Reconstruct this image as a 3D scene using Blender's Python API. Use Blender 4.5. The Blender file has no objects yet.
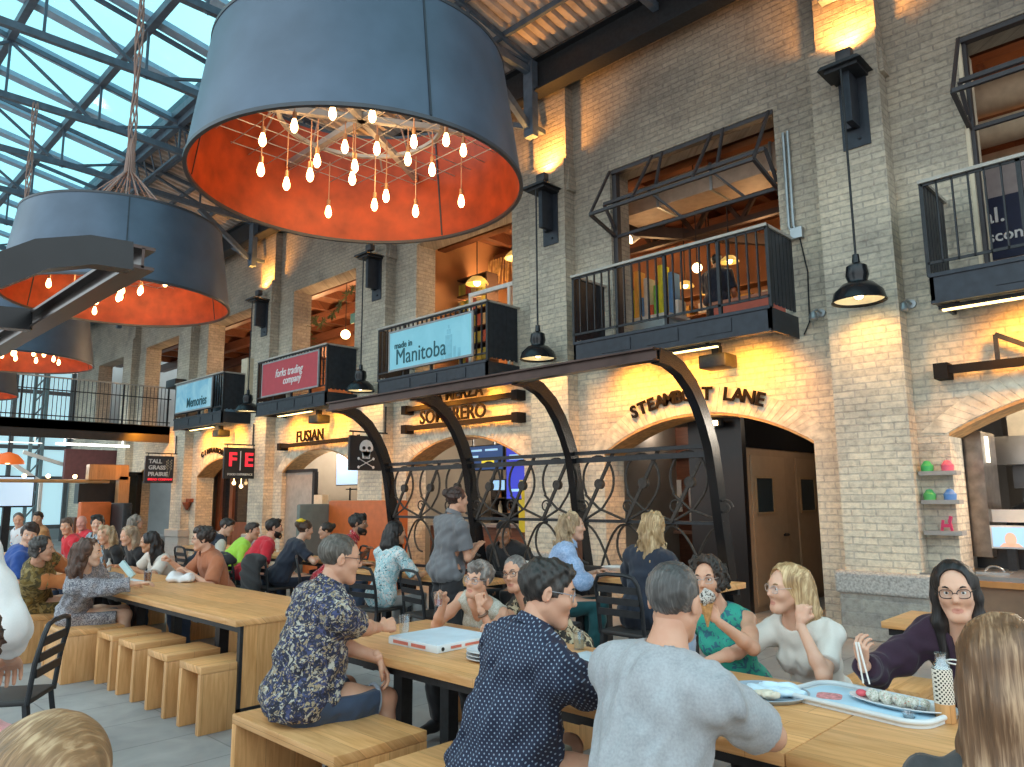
import bpy, bmesh, math, random
import numpy as np
from mathutils import Vector, Matrix
random.seed(11)
rng = np.random.default_rng(5)
sc = bpy.context.scene
col = sc.collection
PI = math.pi
WO = {}                                   # world origin of every parent without rotation

# ------------------------------------------------------------------ materials
def new_mat(name):
    m = bpy.data.materials.new(name); m.use_nodes = True
    nt = m.node_tree
    return m, nt, nt.nodes['Principled BSDF']
def node(nt, kind, **kw):
    n = nt.nodes.new(kind)
    for k, v in kw.items():
        if k.startswith('i_'): n.inputs[k[2:].replace('_', ' ')].default_value = v
        else: setattr(n, k, v)
    return n
def c4(c): return (c[0], c[1], c[2], 1.0)
def ramp(nt, stops, fac=None, interp='LINEAR'):
    r = nt.nodes.new('ShaderNodeValToRGB'); r.color_ramp.interpolation = interp
    el = r.color_ramp.elements
    while len(el) > 1: el.remove(el[-1])
    el[0].position, el[0].color = stops[0][0], c4(stops[0][1])
    for p, c in stops[1:]:
        e = el.new(p); e.color = c4(c)
    if fac is not None: nt.links.new(fac, r.inputs['Fac'])
    return r
def coords(nt, scale=(1, 1, 1), which='Object'):
    t = nt.nodes.new('ShaderNodeTexCoord'); mp = nt.nodes.new('ShaderNodeMapping')
    mp.inputs['Scale'].default_value = scale
    nt.links.new(t.outputs[which], mp.inputs['Vector'])
    return mp.outputs['Vector']
def noise_fac(nt, vec, scale=5, detail=3, rough=.5, dist=0):
    n = node(nt, 'ShaderNodeTexNoise', i_Scale=scale, i_Detail=detail, i_Roughness=rough, i_Distortion=dist)
    nt.links.new(vec, n.inputs['Vector'])
    return n.outputs['Fac']
def bump(nt, b, fac, strength=.3, dist=.01):
    n = node(nt, 'ShaderNodeBump', i_Strength=strength, i_Distance=dist)
    nt.links.new(fac, n.inputs['Height']); nt.links.new(n.outputs['Normal'], b.inputs['Normal'])
MATS = {}
def mat(name, color, rough=.6, metal=0., var=.12, scale=8, emit=None, estr=0, spec=None, bmp=0):
    """plain painted / metal / plastic surface with a little wear"""
    if name in MATS: return MATS[name]
    m, nt, b = new_mat(name)
    v = coords(nt)
    f = noise_fac(nt, v, scale, 4)
    lo = tuple(max(0, c * (1 - var)) for c in color); hi = tuple(min(1, c * (1 + var)) for c in color)
    r = ramp(nt, [(.3, lo), (.7, hi)], f)
    nt.links.new(r.outputs['Color'], b.inputs['Base Color'])
    b.inputs['Roughness'].default_value = rough; b.inputs['Metallic'].default_value = metal
    if spec is not None: b.inputs['Specular IOR Level'].default_value = spec
    if emit: b.inputs['Emission Color'].default_value = c4(emit); b.inputs['Emission Strength'].default_value = estr
    if bmp: bump(nt, b, f, bmp, .01)
    MATS[name] = m
    return m
def glow(name, color, strength):
    if name in MATS: return MATS[name]
    m, nt, b = new_mat(name)
    b.inputs['Base Color'].default_value = c4(color); b.inputs['Emission Color'].default_value = c4(color)
    b.inputs['Emission Strength'].default_value = strength
    MATS[name] = m
    return m
def glass(name, tint=(.9, .97, .98), alpha=.2, rough=.05):
    if name in MATS: return MATS[name]
    m, nt, b = new_mat(name)
    tr = node(nt, 'ShaderNodeBsdfTransparent'); tr.inputs['Color'].default_value = c4(tint)
    gl = node(nt, 'ShaderNodeBsdfGlossy'); gl.inputs['Roughness'].default_value = rough
    gl.inputs['Color'].default_value = (.9, .95, 1, 1)
    mx = node(nt, 'ShaderNodeMixShader'); mx.inputs['Fac'].default_value = alpha
    nt.links.new(tr.outputs[0], mx.inputs[1]); nt.links.new(gl.outputs[0], mx.inputs[2])
    nt.links.new(mx.outputs[0], nt.nodes['Material Output'].inputs['Surface'])
    MATS[name] = m
    return m
def brick_mat(name, c1, c2, mortar, bw=.27, bh=.08, aged=None, ms=.012):
    if name in MATS: return MATS[name]
    m, nt, b = new_mat(name)
    t = nt.nodes.new('ShaderNodeTexCoord'); sp = nt.nodes.new('ShaderNodeSeparateXYZ')
    nt.links.new(t.outputs['Object'], sp.inputs[0])
    ad = node(nt, 'ShaderNodeMath', operation='ADD'); nt.links.new(sp.outputs[0], ad.inputs[0]); nt.links.new(sp.outputs[1], ad.inputs[1])
    cb = nt.nodes.new('ShaderNodeCombineXYZ'); nt.links.new(ad.outputs[0], cb.inputs[0]); nt.links.new(sp.outputs[2], cb.inputs[1])
    nz = node(nt, 'ShaderNodeTexNoise', i_Scale=9., i_Detail=2.); nt.links.new(t.outputs['Object'], nz.inputs['Vector'])
    vm = node(nt, 'ShaderNodeVectorMath', operation='MULTIPLY_ADD'); nt.links.new(nz.outputs['Color'], vm.inputs[0])
    vm.inputs[1].default_value = (.03, .014, 0); nt.links.new(cb.outputs[0], vm.inputs[2])
    br = node(nt, 'ShaderNodeTexBrick', i_Scale=1., i_Mortar_Size=ms * .8, i_Mortar_Smooth=.25, i_Bias=-.1, i_Brick_Width=bw, i_Row_Height=bh)
    nt.links.new(vm.outputs[0], br.inputs['Vector'])
    br.inputs['Color1'].default_value = c4(c1); br.inputs['Color2'].default_value = c4(c2); br.inputs['Mortar'].default_value = c4(mortar)
    f1 = noise_fac(nt, t.outputs['Object'], 1.1, 5, .6)
    f2 = noise_fac(nt, cb.outputs[0], 14, 4, .7)
    mx = node(nt, 'ShaderNodeMix', data_type='RGBA', blend_type='MULTIPLY'); mx.inputs[0].default_value = 1
    rr = ramp(nt, [(.3, (.66, .66, .68)), (.5, (.97, .96, .95)), (.72, (1.1, 1.06, 1.0))], f1)
    nt.links.new(br.outputs['Color'], mx.inputs[6]); nt.links.new(rr.outputs[0], mx.inputs[7])
    m2 = node(nt, 'ShaderNodeMix', data_type='RGBA', blend_type='MULTIPLY'); m2.inputs[0].default_value = .8
    r2 = ramp(nt, [(.3, (.62, .62, .62)), (.55, (1, 1, 1)), (.75, (1.12, 1.1, 1.08))], f2)
    nt.links.new(mx.outputs[2], m2.inputs[6]); nt.links.new(r2.outputs[0], m2.inputs[7])
    out = m2.outputs[2]
    if aged:                                # old weathered brick above the first storey; tint also darkens against the sky light
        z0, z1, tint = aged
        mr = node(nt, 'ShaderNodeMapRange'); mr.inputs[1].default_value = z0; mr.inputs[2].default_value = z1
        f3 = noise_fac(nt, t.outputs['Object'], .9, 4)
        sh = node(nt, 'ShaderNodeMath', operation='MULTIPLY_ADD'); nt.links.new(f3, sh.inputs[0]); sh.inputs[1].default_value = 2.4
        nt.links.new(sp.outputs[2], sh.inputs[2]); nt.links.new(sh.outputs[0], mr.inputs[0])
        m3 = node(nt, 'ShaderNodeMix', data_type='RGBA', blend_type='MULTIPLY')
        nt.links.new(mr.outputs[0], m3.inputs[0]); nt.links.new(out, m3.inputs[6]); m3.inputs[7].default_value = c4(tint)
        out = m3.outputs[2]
    nt.links.new(out, b.inputs['Base Color']); b.inputs['Roughness'].default_value = .9
    inv = node(nt, 'ShaderNodeMath', operation='MULTIPLY_ADD'); nt.links.new(br.outputs['Fac'], inv.inputs[0]); inv.inputs[1].default_value = -1.
    nt.links.new(f2, inv.inputs[2])
    bump(nt, b, inv.outputs[0], .7, .02)
    MATS[name] = m
    return m
def wood_mat(name, c1, c2, rough=.42, axis=0, plank=.16, grain=1.):
    """planked boards running along the given axis with grain and knots"""
    if name in MATS: return MATS[name]
    m, nt, b = new_mat(name)
    t = nt.nodes.new('ShaderNodeTexCoord'); sp = nt.nodes.new('ShaderNodeSeparateXYZ'); nt.links.new(t.outputs['Object'], sp.inputs[0])
    al = sp.outputs[axis]
    others = [i for i in range(3) if i != axis]
    ad = node(nt, 'ShaderNodeMath', operation='ADD'); nt.links.new(sp.outputs[others[0]], ad.inputs[0]); nt.links.new(sp.outputs[others[1]], ad.inputs[1])
    cb = nt.nodes.new('ShaderNodeCombineXYZ'); nt.links.new(al, cb.inputs[0]); nt.links.new(ad.outputs[0], cb.inputs[1])
    br = node(nt, 'ShaderNodeTexBrick', i_Scale=1., i_Mortar_Size=.0012, i_Brick_Width=1.4, i_Row_Height=plank, i_Bias=0.)
    br.inputs['Color1'].default_value = (.82, .82, .82, 1); br.inputs['Color2'].default_value = (1.06, 1.04, 1.0, 1); br.inputs['Mortar'].default_value = (.5, .45, .4, 1)
    nt.links.new(cb.outputs[0], br.inputs['Vector'])
    mp = node(nt, 'ShaderNodeMapping'); mp.inputs['Scale'].default_value = (1.4, 16 * grain, 1); nt.links.new(cb.outputs[0], mp.inputs['Vector'])
    f = noise_fac(nt, mp.outputs[0], 2.2, 5, .6, .6)
    r = ramp(nt, [(.28, c1), (.5, tuple((a + d) / 2 for a, d in zip(c1, c2))), (.72, c2)], f)
    mp2 = node(nt, 'ShaderNodeMapping'); mp2.inputs['Scale'].default_value = (2.2, 5, 1); nt.links.new(cb.outputs[0], mp2.inputs['Vector'])
    vo = node(nt, 'ShaderNodeTexVoronoi', i_Scale=1.2); nt.links.new(mp2.outputs[0], vo.inputs['Vector'])
    kn = ramp(nt, [(.03, (.45, .3, .2)), (.09, (1, 1, 1))], vo.outputs['Distance'])
    mx = node(nt, 'ShaderNodeMix', data_type='RGBA', blend_type='MULTIPLY'); mx.inputs[0].default_value = 1
    nt.links.new(r.outputs[0], mx.inputs[6]); nt.links.new(br.outputs['Color'], mx.inputs[7])
    m2 = node(nt, 'ShaderNodeMix', data_type='RGBA', blend_type='MULTIPLY'); m2.inputs[0].default_value = .7
    nt.links.new(mx.outputs[2], m2.inputs[6]); nt.links.new(kn.outputs[0], m2.inputs[7])
    nt.links.new(m2.outputs[2], b.inputs['Base Color']); b.inputs['Roughness'].default_value = rough
    bump(nt, b, f, .08, .005)
    MATS[name] = m
    return m
def skin_mat(name, c):
    if name in MATS: return MATS[name]
    m, nt, b = new_mat(name)
    v = coords(nt); f = noise_fac(nt, v, 9, 4, .6); f2 = noise_fac(nt, v, 60, 2)
    r = ramp(nt, [(.3, (c[0] * .93, c[1] * .84, c[2] * .8)), (.55, c), (.75, (min(1, c[0] * 1.06), c[1] * 1.03, c[2]))], f)
    nt.links.new(r.outputs[0], b.inputs['Base Color'])
    b.inputs['Roughness'].default_value = .5
    b.inputs['Subsurface Weight'].default_value = .12; b.inputs['Subsurface Radius'].default_value = (.012, .005, .003)
    bump(nt, b, f2, .06, .002)
    MATS[name] = m
    return m
def hair_mat(name, c, c2=None, z=40, xy=160):
    """strands: fine vertical streaks of two tones"""
    if name in MATS: return MATS[name]
    m, nt, b = new_mat(name)
    c2 = c2 or tuple(min(1, x * 1.9 + .01) for x in c)
    v = coords(nt, (xy, xy * .12, z * .2)); f = noise_fac(nt, v, 1, 3, .6, .4)
    v2 = coords(nt, (14, 14, 4)); g = noise_fac(nt, v2, 1, 3)
    ad = node(nt, 'ShaderNodeMath', operation='ADD'); nt.links.new(f, ad.inputs[0]); nt.links.new(g, ad.inputs[1])
    hf = node(nt, 'ShaderNodeMath', operation='MULTIPLY'); nt.links.new(ad.outputs[0], hf.inputs[0]); hf.inputs[1].default_value = .5
    r = ramp(nt, [(.38, tuple(x * .6 for x in c)), (.5, c), (.64, c2)], hf.outputs[0])
    nt.links.new(r.outputs[0], b.inputs['Base Color'])
    b.inputs['Roughness'].default_value = .48
    bump(nt, b, f, .6, .006)
    MATS[name] = m
    return m
def cloth_mat(name, c, rough=.85, weave=240, var=.1):
    if name in MATS: return MATS[name]
    m, nt, b = new_mat(name)
    v = coords(nt); f = noise_fac(nt, v, weave, 2); g = noise_fac(nt, v, 12, 3)
    ad = node(nt, 'ShaderNodeMath', operation='ADD'); nt.links.new(f, ad.inputs[0]); nt.links.new(g, ad.inputs[1])
    hf = node(nt, 'ShaderNodeMath', operation='MULTIPLY'); nt.links.new(ad.outputs[0], hf.inputs[0]); hf.inputs[1].default_value = .5
    r = ramp(nt, [(.35, tuple(x * (1 - var) for x in c)), (.65, tuple(min(1, x * (1 + var)) for x in c))], hf.outputs[0])
    nt.links.new(r.outputs[0], b.inputs['Base Color']); b.inputs['Roughness'].default_value = rough
    b.inputs['Sheen Weight'].default_value = .15
    bump(nt, b, f, .15, .002)
    MATS[name] = m
    return m
def print_mat(name, base, spots, scale=22, thr=.5, dist=1.5, rough=.8):
    """printed fabric: blotches of several colours over a ground"""
    if name in MATS: return MATS[name]
    m, nt, b = new_mat(name)
    v = coords(nt); cur = None
    bn = node(nt, 'ShaderNodeRGB'); bn.outputs[0].default_value = c4(base); cur = bn.outputs[0]
    for i, (c, s, t) in enumerate(spots):
        mp = node(nt, 'ShaderNodeMapping'); mp.inputs['Location'].default_value = (3.1 * i + 1, 1.7 * i, 5.3 * i); nt.links.new(v, mp.inputs['Vector'])
        f = noise_fac(nt, mp.outputs[0], scale * s, 2, .5, dist)
        r = ramp(nt, [(t, (0, 0, 0)), (t + .02, (1, 1, 1))], f)
        mx = node(nt, 'ShaderNodeMix', data_type='RGBA'); nt.links.new(r.outputs[0], mx.inputs[0])
        nt.links.new(cur, mx.inputs[6]); mx.inputs[7].default_value = c4(c); cur = mx.outputs[2]
    nt.links.new(cur, b.inputs['Base Color']); b.inputs['Roughness'].default_value = rough
    MATS[name] = m
    return m
def dot_mat(name, base, dot, step=.022, r=.3, squash=.55):
    """small repeated marks in a diagonal grid"""
    if name in MATS: return MATS[name]
    m, nt, b = new_mat(name)
    t = nt.nodes.new('ShaderNodeTexCoord'); sp = nt.nodes.new('ShaderNodeSeparateXYZ'); nt.links.new(t.outputs['Object'], sp.inputs[0])
    ad = node(nt, 'ShaderNodeMath', operation='MULTIPLY_ADD'); nt.links.new(sp.outputs[1], ad.inputs[0]); ad.inputs[1].default_value = .8; nt.links.new(sp.outputs[0], ad.inputs[2])
    cb = nt.nodes.new('ShaderNodeCombineXYZ'); nt.links.new(ad.outputs[0], cb.inputs[0]); nt.links.new(sp.outputs[2], cb.inputs[1])
    mp = node(nt, 'ShaderNodeMapping'); mp.inputs['Scale'].default_value = (1 / step, 1 / step, 0); mp.inputs['Rotation'].default_value = (0, 0, PI / 4); nt.links.new(cb.outputs[0], mp.inputs['Vector'])
    fr = node(nt, 'ShaderNodeVectorMath', operation='FRACTION'); nt.links.new(mp.outputs[0], fr.inputs[0])
    sb = node(nt, 'ShaderNodeVectorMath', operation='SUBTRACT'); nt.links.new(fr.outputs[0], sb.inputs[0]); sb.inputs[1].default_value = (.5, .5, 0)
    ln = node(nt, 'ShaderNodeVectorMath', operation='LENGTH'); nt.links.new(sb.outputs[0], ln.inputs[0])
    rr = ramp(nt, [(r - .06, dot), (r, base)], ln.outputs['Value'])
    nt.links.new(rr.outputs[0], b.inputs['Base Color']); b.inputs['Roughness'].default_value = .8
    MATS[name] = m
    return m

# ------------------------------------------------------------------ mesh builder
class MB:
    def __init__(s): s.bm = bmesh.new()
    def box(s, x0, x1, y0, y1, z0, z1, bev=0):
        vs = [s.bm.verts.new(p) for p in ((x0, y0, z0), (x1, y0, z0), (x1, y1, z0), (x0, y1, z0), (x0, y0, z1), (x1, y0, z1), (x1, y1, z1), (x0, y1, z1))]
        fs = [s.bm.faces.new([vs[i] for i in q]) for q in ((3, 2, 1, 0), (4, 5, 6, 7), (0, 1, 5, 4), (1, 2, 6, 5), (2, 3, 7, 6), (3, 0, 4, 7))]
        if bev:
            es = list({e for f in fs for e in f.edges})
            bmesh.ops.bevel(s.bm, geom=es, offset=bev, segments=2, affect='EDGES', profile=.5)
        return s
    def bar(s, p0, p1, w, h=None, up=(0, 0, 1)):
        h = h or w; p0 = Vector(p0); p1 = Vector(p1); d = (p1 - p0).normalized(); up = Vector(up)
        if abs(d.dot(up)) > .99: up = Vector((0, 1, 0))
        sd = d.cross(up).normalized(); u = sd.cross(d)
        q = []
        for p in (p0, p1):
            for a, c in ((-1, -1), (1, -1), (1, 1), (-1, 1)): q.append(s.bm.verts.new(p + sd * a * w / 2 + u * c * h / 2))
        for f in ((3, 2, 1, 0), (4, 5, 6, 7), (0, 1, 5, 4), (1, 2, 6, 5), (2, 3, 7, 6), (3, 0, 4, 7)): s.bm.faces.new([q[i] for i in f])
        return s
    def tube(s, pts, r, n=8, closed=False, flat=None):
        """sweep a round (or flat: (width, height)) section along points"""
        P = [Vector(p) for p in pts]; N = len(P); rings = []
        rr = r if isinstance(r, (list, tuple)) else [r] * N
        prev = None
        for i in range(N):
            a = P[(i - 1) % N] if (closed or i > 0) else P[i]; b = P[(i + 1) % N] if (closed or i < N - 1) else P[i]
            d = (b - a)
            d = d.normalized() if d.length > 1e-9 else Vector((0, 0, 1))
            if prev is None:
                up = Vector((0, 0, 1)) if abs(d.z) < .9 else Vector((0, 1, 0))
                sd = d.cross(up).normalized()
            else:
                sd = (prev - d * prev.dot(d)); sd = sd.normalized() if sd.length > 1e-6 else d.orthogonal().normalized()
            prev = sd; u = sd.cross(d)
            ring = []
            for k in range(n):
                t = 2 * PI * k / n
                ring.append(s.bm.verts.new(P[i] + sd * math.cos(t) * rr[i] + u * math.sin(t) * rr[i]))
            rings.append(ring)
        for i in range(N if closed else N - 1):
            A, B = rings[i], rings[(i + 1) % N]
            for k in range(n): s.bm.faces.new((A[k], A[(k + 1) % n], B[(k + 1) % n], B[k]))
        if not closed:
            s.bm.faces.new(list(reversed(rings[0]))); s.bm.faces.new(rings[-1])
        return s
    def cyl(s, p0, p1, r0, r1=None, n=16):
        return s.tube([p0, p1], [r0, r0 if r1 is None else r1], n)
    def lathe(s, prof, c=(0, 0, 0), n=32, ang=2 * PI):
        c = Vector(c); rings = []
        for r, z in prof:
            if r < 1e-5: rings.append([s.bm.verts.new(c + Vector((0, 0, z)))])
            else: rings.append([s.bm.verts.new(c + Vector((r * math.cos(2 * PI * k / n), r * math.sin(2 * PI * k / n), z))) for k in range(n)])
        for A, B in zip(rings, rings[1:]):
            for k in range(n):
                k2 = (k + 1) % n
                if len(A) == 1 and len(B) == 1: continue
                if len(A) == 1: s.bm.faces.new((A[0], B[k2], B[k]))
                elif len(B) == 1: s.bm.faces.new((A[k], A[k2], B[0]))
                else: s.bm.faces.new((A[k], A[k2], B[k2], B[k]))
        return s
    def prism(s, poly, y0, y1, plane='xz'):
        """extrude a 2-D outline: xz along y, yz along x, xy along z"""
        def P(a, b, c): return {'xz': (a, c, b), 'yz': (c, a, b), 'xy': (a, b, c)}[plane]
        A = [s.bm.verts.new(P(a, b, y0)) for a, b in poly]; B = [s.bm.verts.new(P(a, b, y1)) for a, b in poly]
        n = len(poly)
        f1 = s.bm.faces.new(A); f2 = s.bm.faces.new(list(reversed(B)))
        for i in range(n): s.bm.faces.new((A[(i + 1) % n], A[i], B[i], B[(i + 1) % n]))
        return s
    def ball(s, c, r, sc3=(1, 1, 1), u=12, v=8):
        mtx = Matrix.Translation(c) @ Matrix.Diagonal((r * sc3[0], r * sc3[1], r * sc3[2], 1))
        bmesh.ops.create_uvsphere(s.bm, u_segments=u, v_segments=v, radius=1, matrix=mtx)
        return s
    def xf(s, m):
        bmesh.ops.transform(s.bm, matrix=m, verts=s.bm.verts); return s
    def build(s, name, mt, parent=None, smooth=35, **tags):
        bm = s.bm
        bmesh.ops.recalc_face_normals(bm, faces=bm.faces)
        off = Vector((0, 0, 0))
        if parent is not None: off = WO.get(parent.name, Vector((0, 0, 0)))
        elif tags.get('kind') != 'structure' and len(bm.verts):
            co = [v.co for v in bm.verts]
            off = Vector(((min(c.x for c in co) + max(c.x for c in co)) / 2, (min(c.y for c in co) + max(c.y for c in co)) / 2, min(c.z for c in co)))
        if off.length: bmesh.ops.translate(bm, vec=-off, verts=bm.verts)
        me = bpy.data.meshes.new(name); bm.to_mesh(me); bm.free()
        if smooth:
            me.shade_smooth(); me.set_sharp_from_angle(angle=math.radians(smooth))
        return link(name, me, mt, parent, off, **tags)
def link(name, me, mt, parent=None, off=Vector((0, 0, 0)), **tags):
    o = bpy.data.objects.new(name, me); col.objects.link(o)
    for x in (mt if isinstance(mt, (list, tuple)) else [mt]): me.materials.append(x)
    if parent is not None: o.parent = parent; WO[o.name] = WO.get(parent.name, Vector((0, 0, 0)))
    else: o.location = off; WO[o.name] = Vector(off)
    tag(o, **tags)
    return o
def tag(o, label=None, cat=None, group=None, kind=None):
    if label: o['label'] = label
    if cat: o['category'] = cat
    if group: o['group'] = group
    if kind: o['kind'] = kind
    return o
def thing(name, loc, label, cat, group=None, rz=0):
    o = bpy.data.objects.new(name, None); col.objects.link(o); o.empty_display_size = .1
    o.location = loc; o.rotation_euler = (0, 0, rz); WO[o.name] = Vector(loc)
    return tag(o, label, cat, group)
def dup(root, loc, rz=0, label=None, group=None, scale=None):
    r = root.copy(); col.objects.link(r); r.location = loc; r.rotation_euler = (0, 0, rz)
    if scale: r.scale = scale
    if label: r['label'] = label
    if group: r['group'] = group
    WO[r.name] = Vector(loc)
    for ch in list(root.children):
        c = ch.copy(); col.objects.link(c); c.parent = r
        for g in list(ch.children):
            d = g.copy(); col.objects.link(d); d.parent = c
    return r
def text(name, s, mt, parent, loc, size, rot=(PI / 2, 0, 0), ext=.008, align='CENTER', bold=0., shear=0., sx=1., **tags):
    cu = bpy.data.curves.new(name, 'FONT'); cu.body = s; cu.size = size; cu.extrude = ext; cu.align_x = align; cu.align_y = 'CENTER'
    cu.offset = bold; cu.shear = shear; cu.resolution_u = 3
    tmp = bpy.data.objects.new('tmp', cu); col.objects.link(tmp)
    dg = bpy.context.evaluated_depsgraph_get(); me = bpy.data.meshes.new_from_object(tmp.evaluated_get(dg))
    bpy.data.objects.remove(tmp); bpy.data.curves.remove(cu)
    me.name = name
    from mathutils import Euler
    M = Matrix.Translation(Vector(loc)) @ Euler(rot).to_matrix().to_4x4() @ Matrix.Diagonal((sx, 1, 1, 1))
    if parent is not None: M = Matrix.Translation(-WO.get(parent.name, Vector((0, 0, 0)))) @ M
    me.transform(M); me.materials.clear()
    return link(name, me, mt, parent, **tags)
# ------------------------------------------------------------------ smooth bodies: signed distance fields turned into one mesh
def V3(*a): return np.array(a if len(a) > 1 else a[0], float)
def nrm(v):
    v = np.asarray(v, float); l = np.linalg.norm(v)
    return v / l if l > 1e-9 else v
class SDF:
    def __init__(s): s.p = []; s.ops = []
    def cap(s, a, b, ra, rb=None, k=.03): s.p.append(('c', V3(a), V3(b), ra, ra if rb is None else rb, k)); return s
    def chain(s, pts, rs, k=.03):
        for i in range(len(pts) - 1): s.cap(pts[i], pts[i + 1], rs[i], rs[i + 1], k)
        return s
    def ell(s, c, r, R=None, k=.03): s.p.append(('e', V3(c), np.eye(3) if R is None else np.asarray(R), V3(r), 0, k)); return s
    def cut(s, a, b, ra, rb=None, k=.01): s.p.append(('x', V3(a), V3(b), ra, ra if rb is None else rb, k)); return s
    def clip(s, p, n): s.ops.append(('p', V3(p), nrm(n))); return s
    def clipin(s, a, b, r): s.ops.append(('i', V3(a), V3(b), r)); return s
    def noise(s, amp, freq, seed=0, stretch=(1, 1, 1), out=False, calm=()): s.ops.append(('n', amp, freq, seed, stretch) + ((1, calm) if out else ())); return s
def _capd(P, a, b, ra, rb):
    ab = b - a; L2 = max(float(ab @ ab), 1e-12)
    px = P[0] - a[0]; py = P[1] - a[1]; pz = P[2] - a[2]
    t = np.clip((px * ab[0] + py * ab[1] + pz * ab[2]) / L2, 0, 1)
    return np.sqrt((px - t * ab[0]) ** 2 + (py - t * ab[1]) ** 2 + (pz - t * ab[2]) ** 2) - (ra + (rb - ra) * t)
def mesh_sdf(S, h):
    lo = np.full(3, 1e9); hi = -lo
    for q in S.p:
        if q[0] == 'x': continue
        if q[0] == 'c':
            r = max(q[3], q[4]); lo = np.minimum(lo, np.minimum(q[1], q[2]) - r); hi = np.maximum(hi, np.maximum(q[1], q[2]) + r)
        else:
            e = np.sqrt(((q[2] * q[3][None, :]) ** 2).sum(1)); lo = np.minimum(lo, q[1] - e); hi = np.maximum(hi, q[1] + e)
    lo -= .03 + 2 * h; hi += .03 + 2 * h
    n = np.ceil((hi - lo) / h).astype(int) + 1
    ax = [(lo[i] + np.arange(n[i]) * h).astype(np.float32) for i in range(3)]
    D = np.full(n, .25, np.float32)
    for q in S.p:
        k = q[5]; mg = k + 3 * h
        if q[0] in 'cx':
            r = max(q[3], q[4]); a = np.minimum(q[1], q[2]) - r - mg; b = np.maximum(q[1], q[2]) + r + mg
        else:
            e = np.sqrt(((q[2] * q[3][None, :]) ** 2).sum(1)); a = q[1] - e - mg; b = q[1] + e + mg
        i0 = np.clip(((a - lo) / h).astype(int), 0, n - 1); i1 = np.clip(((b - lo) / h).astype(int) + 2, 1, n)
        if (i1 <= i0).any(): continue
        sl = tuple(slice(i0[j], i1[j]) for j in range(3))
        P = (ax[0][sl[0]][:, None, None], ax[1][sl[1]][None, :, None], ax[2][sl[2]][None, None, :])
        if q[0] == 'e':
            c, R, r = q[1], q[2], q[3]
            px, py, pz = P[0] - c[0], P[1] - c[1], P[2] - c[2]
            L = [(px * R[0, j] + py * R[1, j] + pz * R[2, j]) for j in range(3)]
            k0 = np.sqrt(sum((L[j] / r[j]) ** 2 for j in range(3))); k1 = np.sqrt(sum((L[j] / r[j] ** 2) ** 2 for j in range(3))) + 1e-6
            d = k0 * (k0 - 1) / k1
        else: d = _capd(P, q[1], q[2], q[3], q[4])
        A = D[sl]
        if q[0] == 'x':
            hh = np.maximum(k - np.abs(A + d), 0) / k
            D[sl] = np.maximum(A, -d) + hh * hh * k / 4
        else:
            hh = np.maximum(k - np.abs(A - d), 0) / k
            D[sl] = np.minimum(A, d) - hh * hh * k / 4
    P = (ax[0][:, None, None], ax[1][None, :, None], ax[2][None, None, :])
    for o in S.ops:
        if o[0] == 'n':
            g = np.random.default_rng(o[3]); acc = 0
            for i in range(6):
                w = nrm(g.normal(size=3)) * o[2] * (1 + .55 * i) * np.array(o[4])
                acc = acc + np.sin(P[0] * w[0] + P[1] * w[1] + P[2] * w[2] + g.uniform(0, 6) + 1.2 * np.sin(P[2] * o[2] * .5 + i)) / (1 + .45 * i)
            nzv = o[1] * (.5 * acc - (.75 if len(o) > 5 else 0))
            if len(o) > 6:                       # no folds close to the collar or the cuffs
                for cc, r0, r1 in o[6]:
                    dd = np.sqrt((P[0] - cc[0]) ** 2 + (P[1] - cc[1]) ** 2 + (P[2] - cc[2]) ** 2); nzv = nzv * np.clip((dd - r0) / (r1 - r0), .12, 1)
            D += nzv.astype(np.float32)
    for o in S.ops:
        if o[0] == 'p':
            D = np.maximum(D, ((P[0] - o[1][0]) * o[2][0] + (P[1] - o[1][1]) * o[2][1] + (P[2] - o[1][2]) * o[2][2]).astype(np.float32))
        elif o[0] == 'k':
            m_ = _capd(P, o[1] + o[2] * .12, o[1] + o[2] * .14, o[3] + .05, o[3] + .05) if False else _capd(P, o[1] + o[2] * .01, o[1] + o[2] * .13, o[3], o[3])
            pl = (P[0] - o[1][0]) * o[2][0] + (P[1] - o[1][1]) * o[2][1] + (P[2] - o[1][2]) * o[2][2]
            D = np.where((m_ < 0) & (pl > -.02), np.maximum(D, pl), D).astype(np.float32)
        elif o[0] == 'i':
            D = np.maximum(D, -_capd(P, o[1], o[2], o[3], o[3]).astype(np.float32))
    # surface nets
    s = D < 0
    cs = [s[i:n[0] - 1 + i, j:n[1] - 1 + j, l:n[2] - 1 + l] for i in (0, 1) for j in (0, 1) for l in (0, 1)]
    an = cs[0].copy(); al = cs[0].copy()
    for c in cs[1:]: an |= c; al &= c
    act = an & ~al
    I = np.argwhere(act)
    if len(I) == 0: return np.zeros((0, 3)), np.zeros((0, 4), int)
    idx = np.full(act.shape, -1, np.int64); idx[act] = np.arange(len(I))
    cor = np.array([(i, j, l) for i in (0, 1) for j in (0, 1) for l in (0, 1)])
    val = np.stack([D[I[:, 0] + c[0], I[:, 1] + c[1], I[:, 2] + c[2]] for c in cor], 1)
    acc = np.zeros((len(I), 3)); cnt = np.zeros(len(I))
    for a in range(8):
        for b in range(a + 1, 8):
            if np.abs(cor[a] - cor[b]).sum() != 1: continue
            m = (val[:, a] < 0) != (val[:, b] < 0)
            t = val[m, a] / (val[m, a] - val[m, b])
            acc[m] += cor[a] + t[:, None] * (cor[b] - cor[a]); cnt[m] += 1
    vert = lo + (I + acc / cnt[:, None]) * h
    quads = []
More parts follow.
